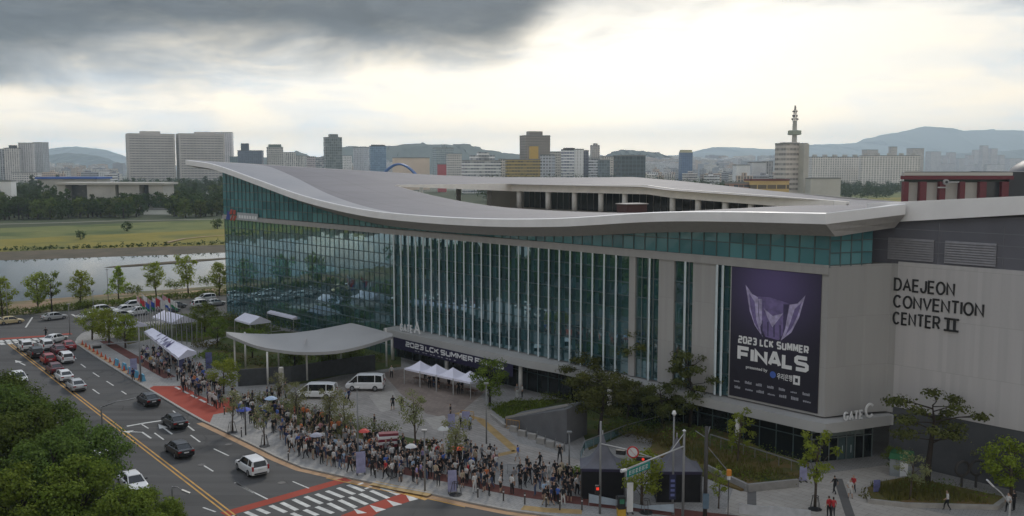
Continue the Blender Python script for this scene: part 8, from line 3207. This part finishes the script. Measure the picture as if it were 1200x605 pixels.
# frames with boards near the wall at the right
q = at(1135, 572, .12)
t = thing('round_sculpture', 'dark ring sculpture standing before the dark base wall', 'sculpture', q, .2)
for k in (-1, 1):
    pts = [(k * .75 + .7 * math.cos(a * .4488), 0, 1.9 + .7 * math.sin(a * .4488)) for a in range(15)]
    MB().tube(pts, .13, 6, caps=False).build('ring', M_pole_d, t, rel=True)
    MB().box((k * .75, 0, .6), (.16, .16, 1.2)).build('post', M_pole_d, t, rel=True)
# stone benches and barriers on the forecourt
for i, (px, py, lb) in enumerate(((602, 506, 'pale stone block first in the row beside the ramp wall'), (612, 511, 'pale stone block second beside the ramp wall'), (624, 515, 'pale stone block third beside the ramp wall'), (634, 520, 'pale stone block fourth beside the ramp wall'),
                                  (645, 524, 'pale stone block fifth beside the ramp wall'), (656, 528, 'pale stone block last in the row beside the ramp wall'))):
    q = at(px, py, .12)
    t = thing('stone_block', lb, 'bollard', q, -.55, 'stone blocks beside the ramp wall')
    MB().loft([[(-.5, -.2, 0), (.5, -.2, 0), (.5, .2, 0), (-.5, .2, 0)], [(-.48, -.18, .6), (.48, -.18, .6), (.48, .18, .6), (-.48, .18, .6)], [(-.42, -.12, .68), (.42, -.12, .68), (.42, .12, .68), (-.42, .12, .68)]]).build('block', M_kerb, t, rel=True)
    MB().tube([(.58, 0, 0), (.58, 0, 1.0)], .04, 6).build('post', M_pole, t, rel=True)
for px, py, rz, lb in ((605, 557, -.1, 'empty steel crowd barrier on the forecourt before the crowd'), (548, 492, -.5, 'yellow crowd barrier by the purple panels'), (601, 503, -.5, 'orange and white barrier at the tip of the ramp wall')):
    q = at(px, py, .12)
    t = thing('crowd_barrier', lb, 'barrier', q, rz)
    m = M_pole if 'steel' in lb else M_yellow
    f = MB()
    f.tube([(-.85, 0, .1), (-.85, 0, 1.05), (.85, 0, 1.05), (.85, 0, .1)], .035, 6)
    f.build('frame', m, t, rel=True)
    f = MB()
    f.tube([(-.85, 0, .3), (.85, 0, .3)], .025, 5)
    for k in range(8):
        f.tube([(-.7 + .2 * k, 0, .3), (-.7 + .2 * k, 0, 1.05)], .012, 4)
    f.build('bars', m, t, rel=True)
    for s in (-.6, .6):
        MB().box((s, 0, .04), (.06, .6, .06)).build('foot', m, t, rel=True)
# bollards along the kerb
kl = offset_line(KW, 0.8)
bl_spots = [(640, 594), (656, 598), (682, 598), (615, 591), (590, 587), (560, 583), (470, 565), (440, 560), (257, 478), (263, 486), (283, 512), (338, 540)]
for i, (px, py) in enumerate(bl_spots):
    q = at(px, py, .12)
    t = thing('bollard', f'thin dark bollard near the kerb, {["first", "second", "third", "fourth", "fifth", "sixth", "seventh", "eighth", "ninth", "tenth", "eleventh", "last"][sorted(range(12), key=lambda k: bl_spots[k][0]).index(i)]} from the left', 'bollard', q, 0, 'thin bollards near the kerb')
    MB().tube([(0, 0, 0), (0, 0, 1.05), (0, 0, 1.1)], [.07, .065, .03], 8).build('shaft', M_pole_d, t, rel=True)
    MB().tube([(0, 0, .8), (0, 0, .9)], .072, 8).build('band', M_signwhite, t, rel=True)
# umbrellas held above the crowd
def umbrella(px, py, label, c, z=1.95, r=.62):
    q = at(px, py, .12)
    m = mat('umbrella_' + label.split()[0], c, 0.7)
    t = thing('umbrella', label, 'umbrella', (q.x, q.y, .12 + z - .9))
    rf = MB()
    n = 8
    rings = []
    for fr, hh in ((1.0, 0.0), (.72, .16), (.4, .27), (.05, .33)):
        rings.append([(q.x + r * fr * math.cos(6.283 * i / n), q.y + r * fr * math.sin(6.283 * i / n), .12 + z + hh) for i in range(n)])
    rf.loft(rings, caps=False)
    rf.build('canopy', m, t)
    MB().tube([(q.x, q.y, .12 + z - .85), (q.x, q.y, .12 + z + .4)], .015, 5).build('shaft', M_pole, t)
    return t


umbrella(536, 548, 'orange red umbrella over the crowd beside the pale tree', (0.6, 0.09, 0.03), r=.75)
umbrella(427, 527, 'coral umbrella left of the striped stand', (0.5, 0.07, 0.06))
umbrella(318, 486, 'pale blue and white parasol over the bend of the queue', (0.35, 0.45, 0.6), r=.8)
umbrella(371, 532, 'lilac umbrella over the kerb side crowd', (0.3, 0.3, 0.36), r=.7)
umbrella(286, 500, 'bright blue umbrella in the blue group at the bend', (0.04, 0.07, 0.36), r=.9)
umbrella(482, 546, 'white umbrella in the crowd right of the striped stand', (0.55, 0.55, 0.55))
umbrella(520, 524, 'grey white umbrella behind the orange red one', (0.5, 0.5, 0.48), r=.7)
# tripod tree guards on the pavement
for px, py, lb in ((272, 507, 'black steel tree guard left of the blue group'), (310, 523, 'black steel tree guard near the orange shirts'), (534, 580, 'black steel tree guard under the orange red umbrella'), (757, 601, 'black steel tree guard under the bushy tree'), (955, 597, 'black steel tree guard under the lime tree')):
    q = at(px, py, .12)
    t = thing('tree_guard', lb, 'tree guard', q, px)
    f = MB()
    for k in range(4):
        a = k * 1.571 + .4
        f.tube([(.55 * math.cos(a), .55 * math.sin(a), 0), (.28 * math.cos(a), .28 * math.sin(a), 1.2)], .03, 5)
    f.tube([(.29 * math.cos(k * .7854 + .4), .29 * math.sin(k * .7854 + .4), 1.18) for k in range(9)], .025, 5, caps=False)
    f.build('frame', M_pole_d, t, rel=True)
    MB().tube([(0, 0, .005), (0, 0, .03)], .62, 8).build('grate', M_trim, t, rel=True)
# glass balustrade of the ramp and railings
rl = thing('ramp_railing', 'grey steel railing around the ramp behind the left black tent', 'railing', at(700, 520, .12))
pts = [at(x, y, .12) for x, y in ((680, 540), (685, 528), (735, 508), (775, 497))]
for p, q in zip(pts, pts[1:]):
    MB().beam(p + Vector((0, 0, 1.0)), q + Vector((0, 0, 1.0)), .09, .09).build('rail', M_pole, rl)
    n = max(2, int((q - p).length / 1.6))
    g = MB()
    g.add([p + Vector((0, 0, .15)), q + Vector((0, 0, .15)), q + Vector((0, 0, .92)), p + Vector((0, 0, .92))], [(0, 1, 2, 3)])
    g.build('glass_panel', M_glass, rl)
    for k in range(n + 1):
        c = p.lerp(q, k / n)
        MB().tube([c, c + Vector((0, 0, 1.0))], .035, 5).build('post', M_pole, rl)
rl = thing('bank_railing', 'long grey handrail above the brown ornamental bank', 'railing', at(880, 540, .12))
p, q = at(832, 520, 1.0), at(942, 556, .5)
MB().beam(p + Vector((0, 0, 1.0)), q + Vector((0, 0, 1.0)), .1, .1).build('rail', M_pole, rl)
for k in range(9):
    c = p.lerp(q, k / 8)
    MB().tube([c - Vector((0, 0, .4)), c + Vector((0, 0, 1.0))], .035, 5).build('post', M_pole, rl)
# manhole covers and drains
for i, (px, py, lb) in enumerate(((236, 545, 'round iron cover in the road near the lone white car'), (140, 470, 'round iron cover in the road by the lane dashes'), (330, 566, 'round iron cover in the road left of the crosswalk'), (268, 521, 'iron drain cover at the tan gutter band'))):
    q = at(px, py, 0.0)
    t = thing('manhole_cover', lb, 'manhole', (q.x, q.y, 0.006), 0, None)
    MB().tube([(0, 0, 0), (0, 0, .012)], .42, 16).build('rim', M_pole_d, t, rel=True)
    MB().tube([(0, 0, .012), (0, 0, .018)], .34, 14).build('lid', mat('iron_lid', (0.09, 0.085, 0.08), 0.6) if not bpy.data.materials.get('iron_lid') else bpy.data.materials['iron_lid'], t, rel=True)
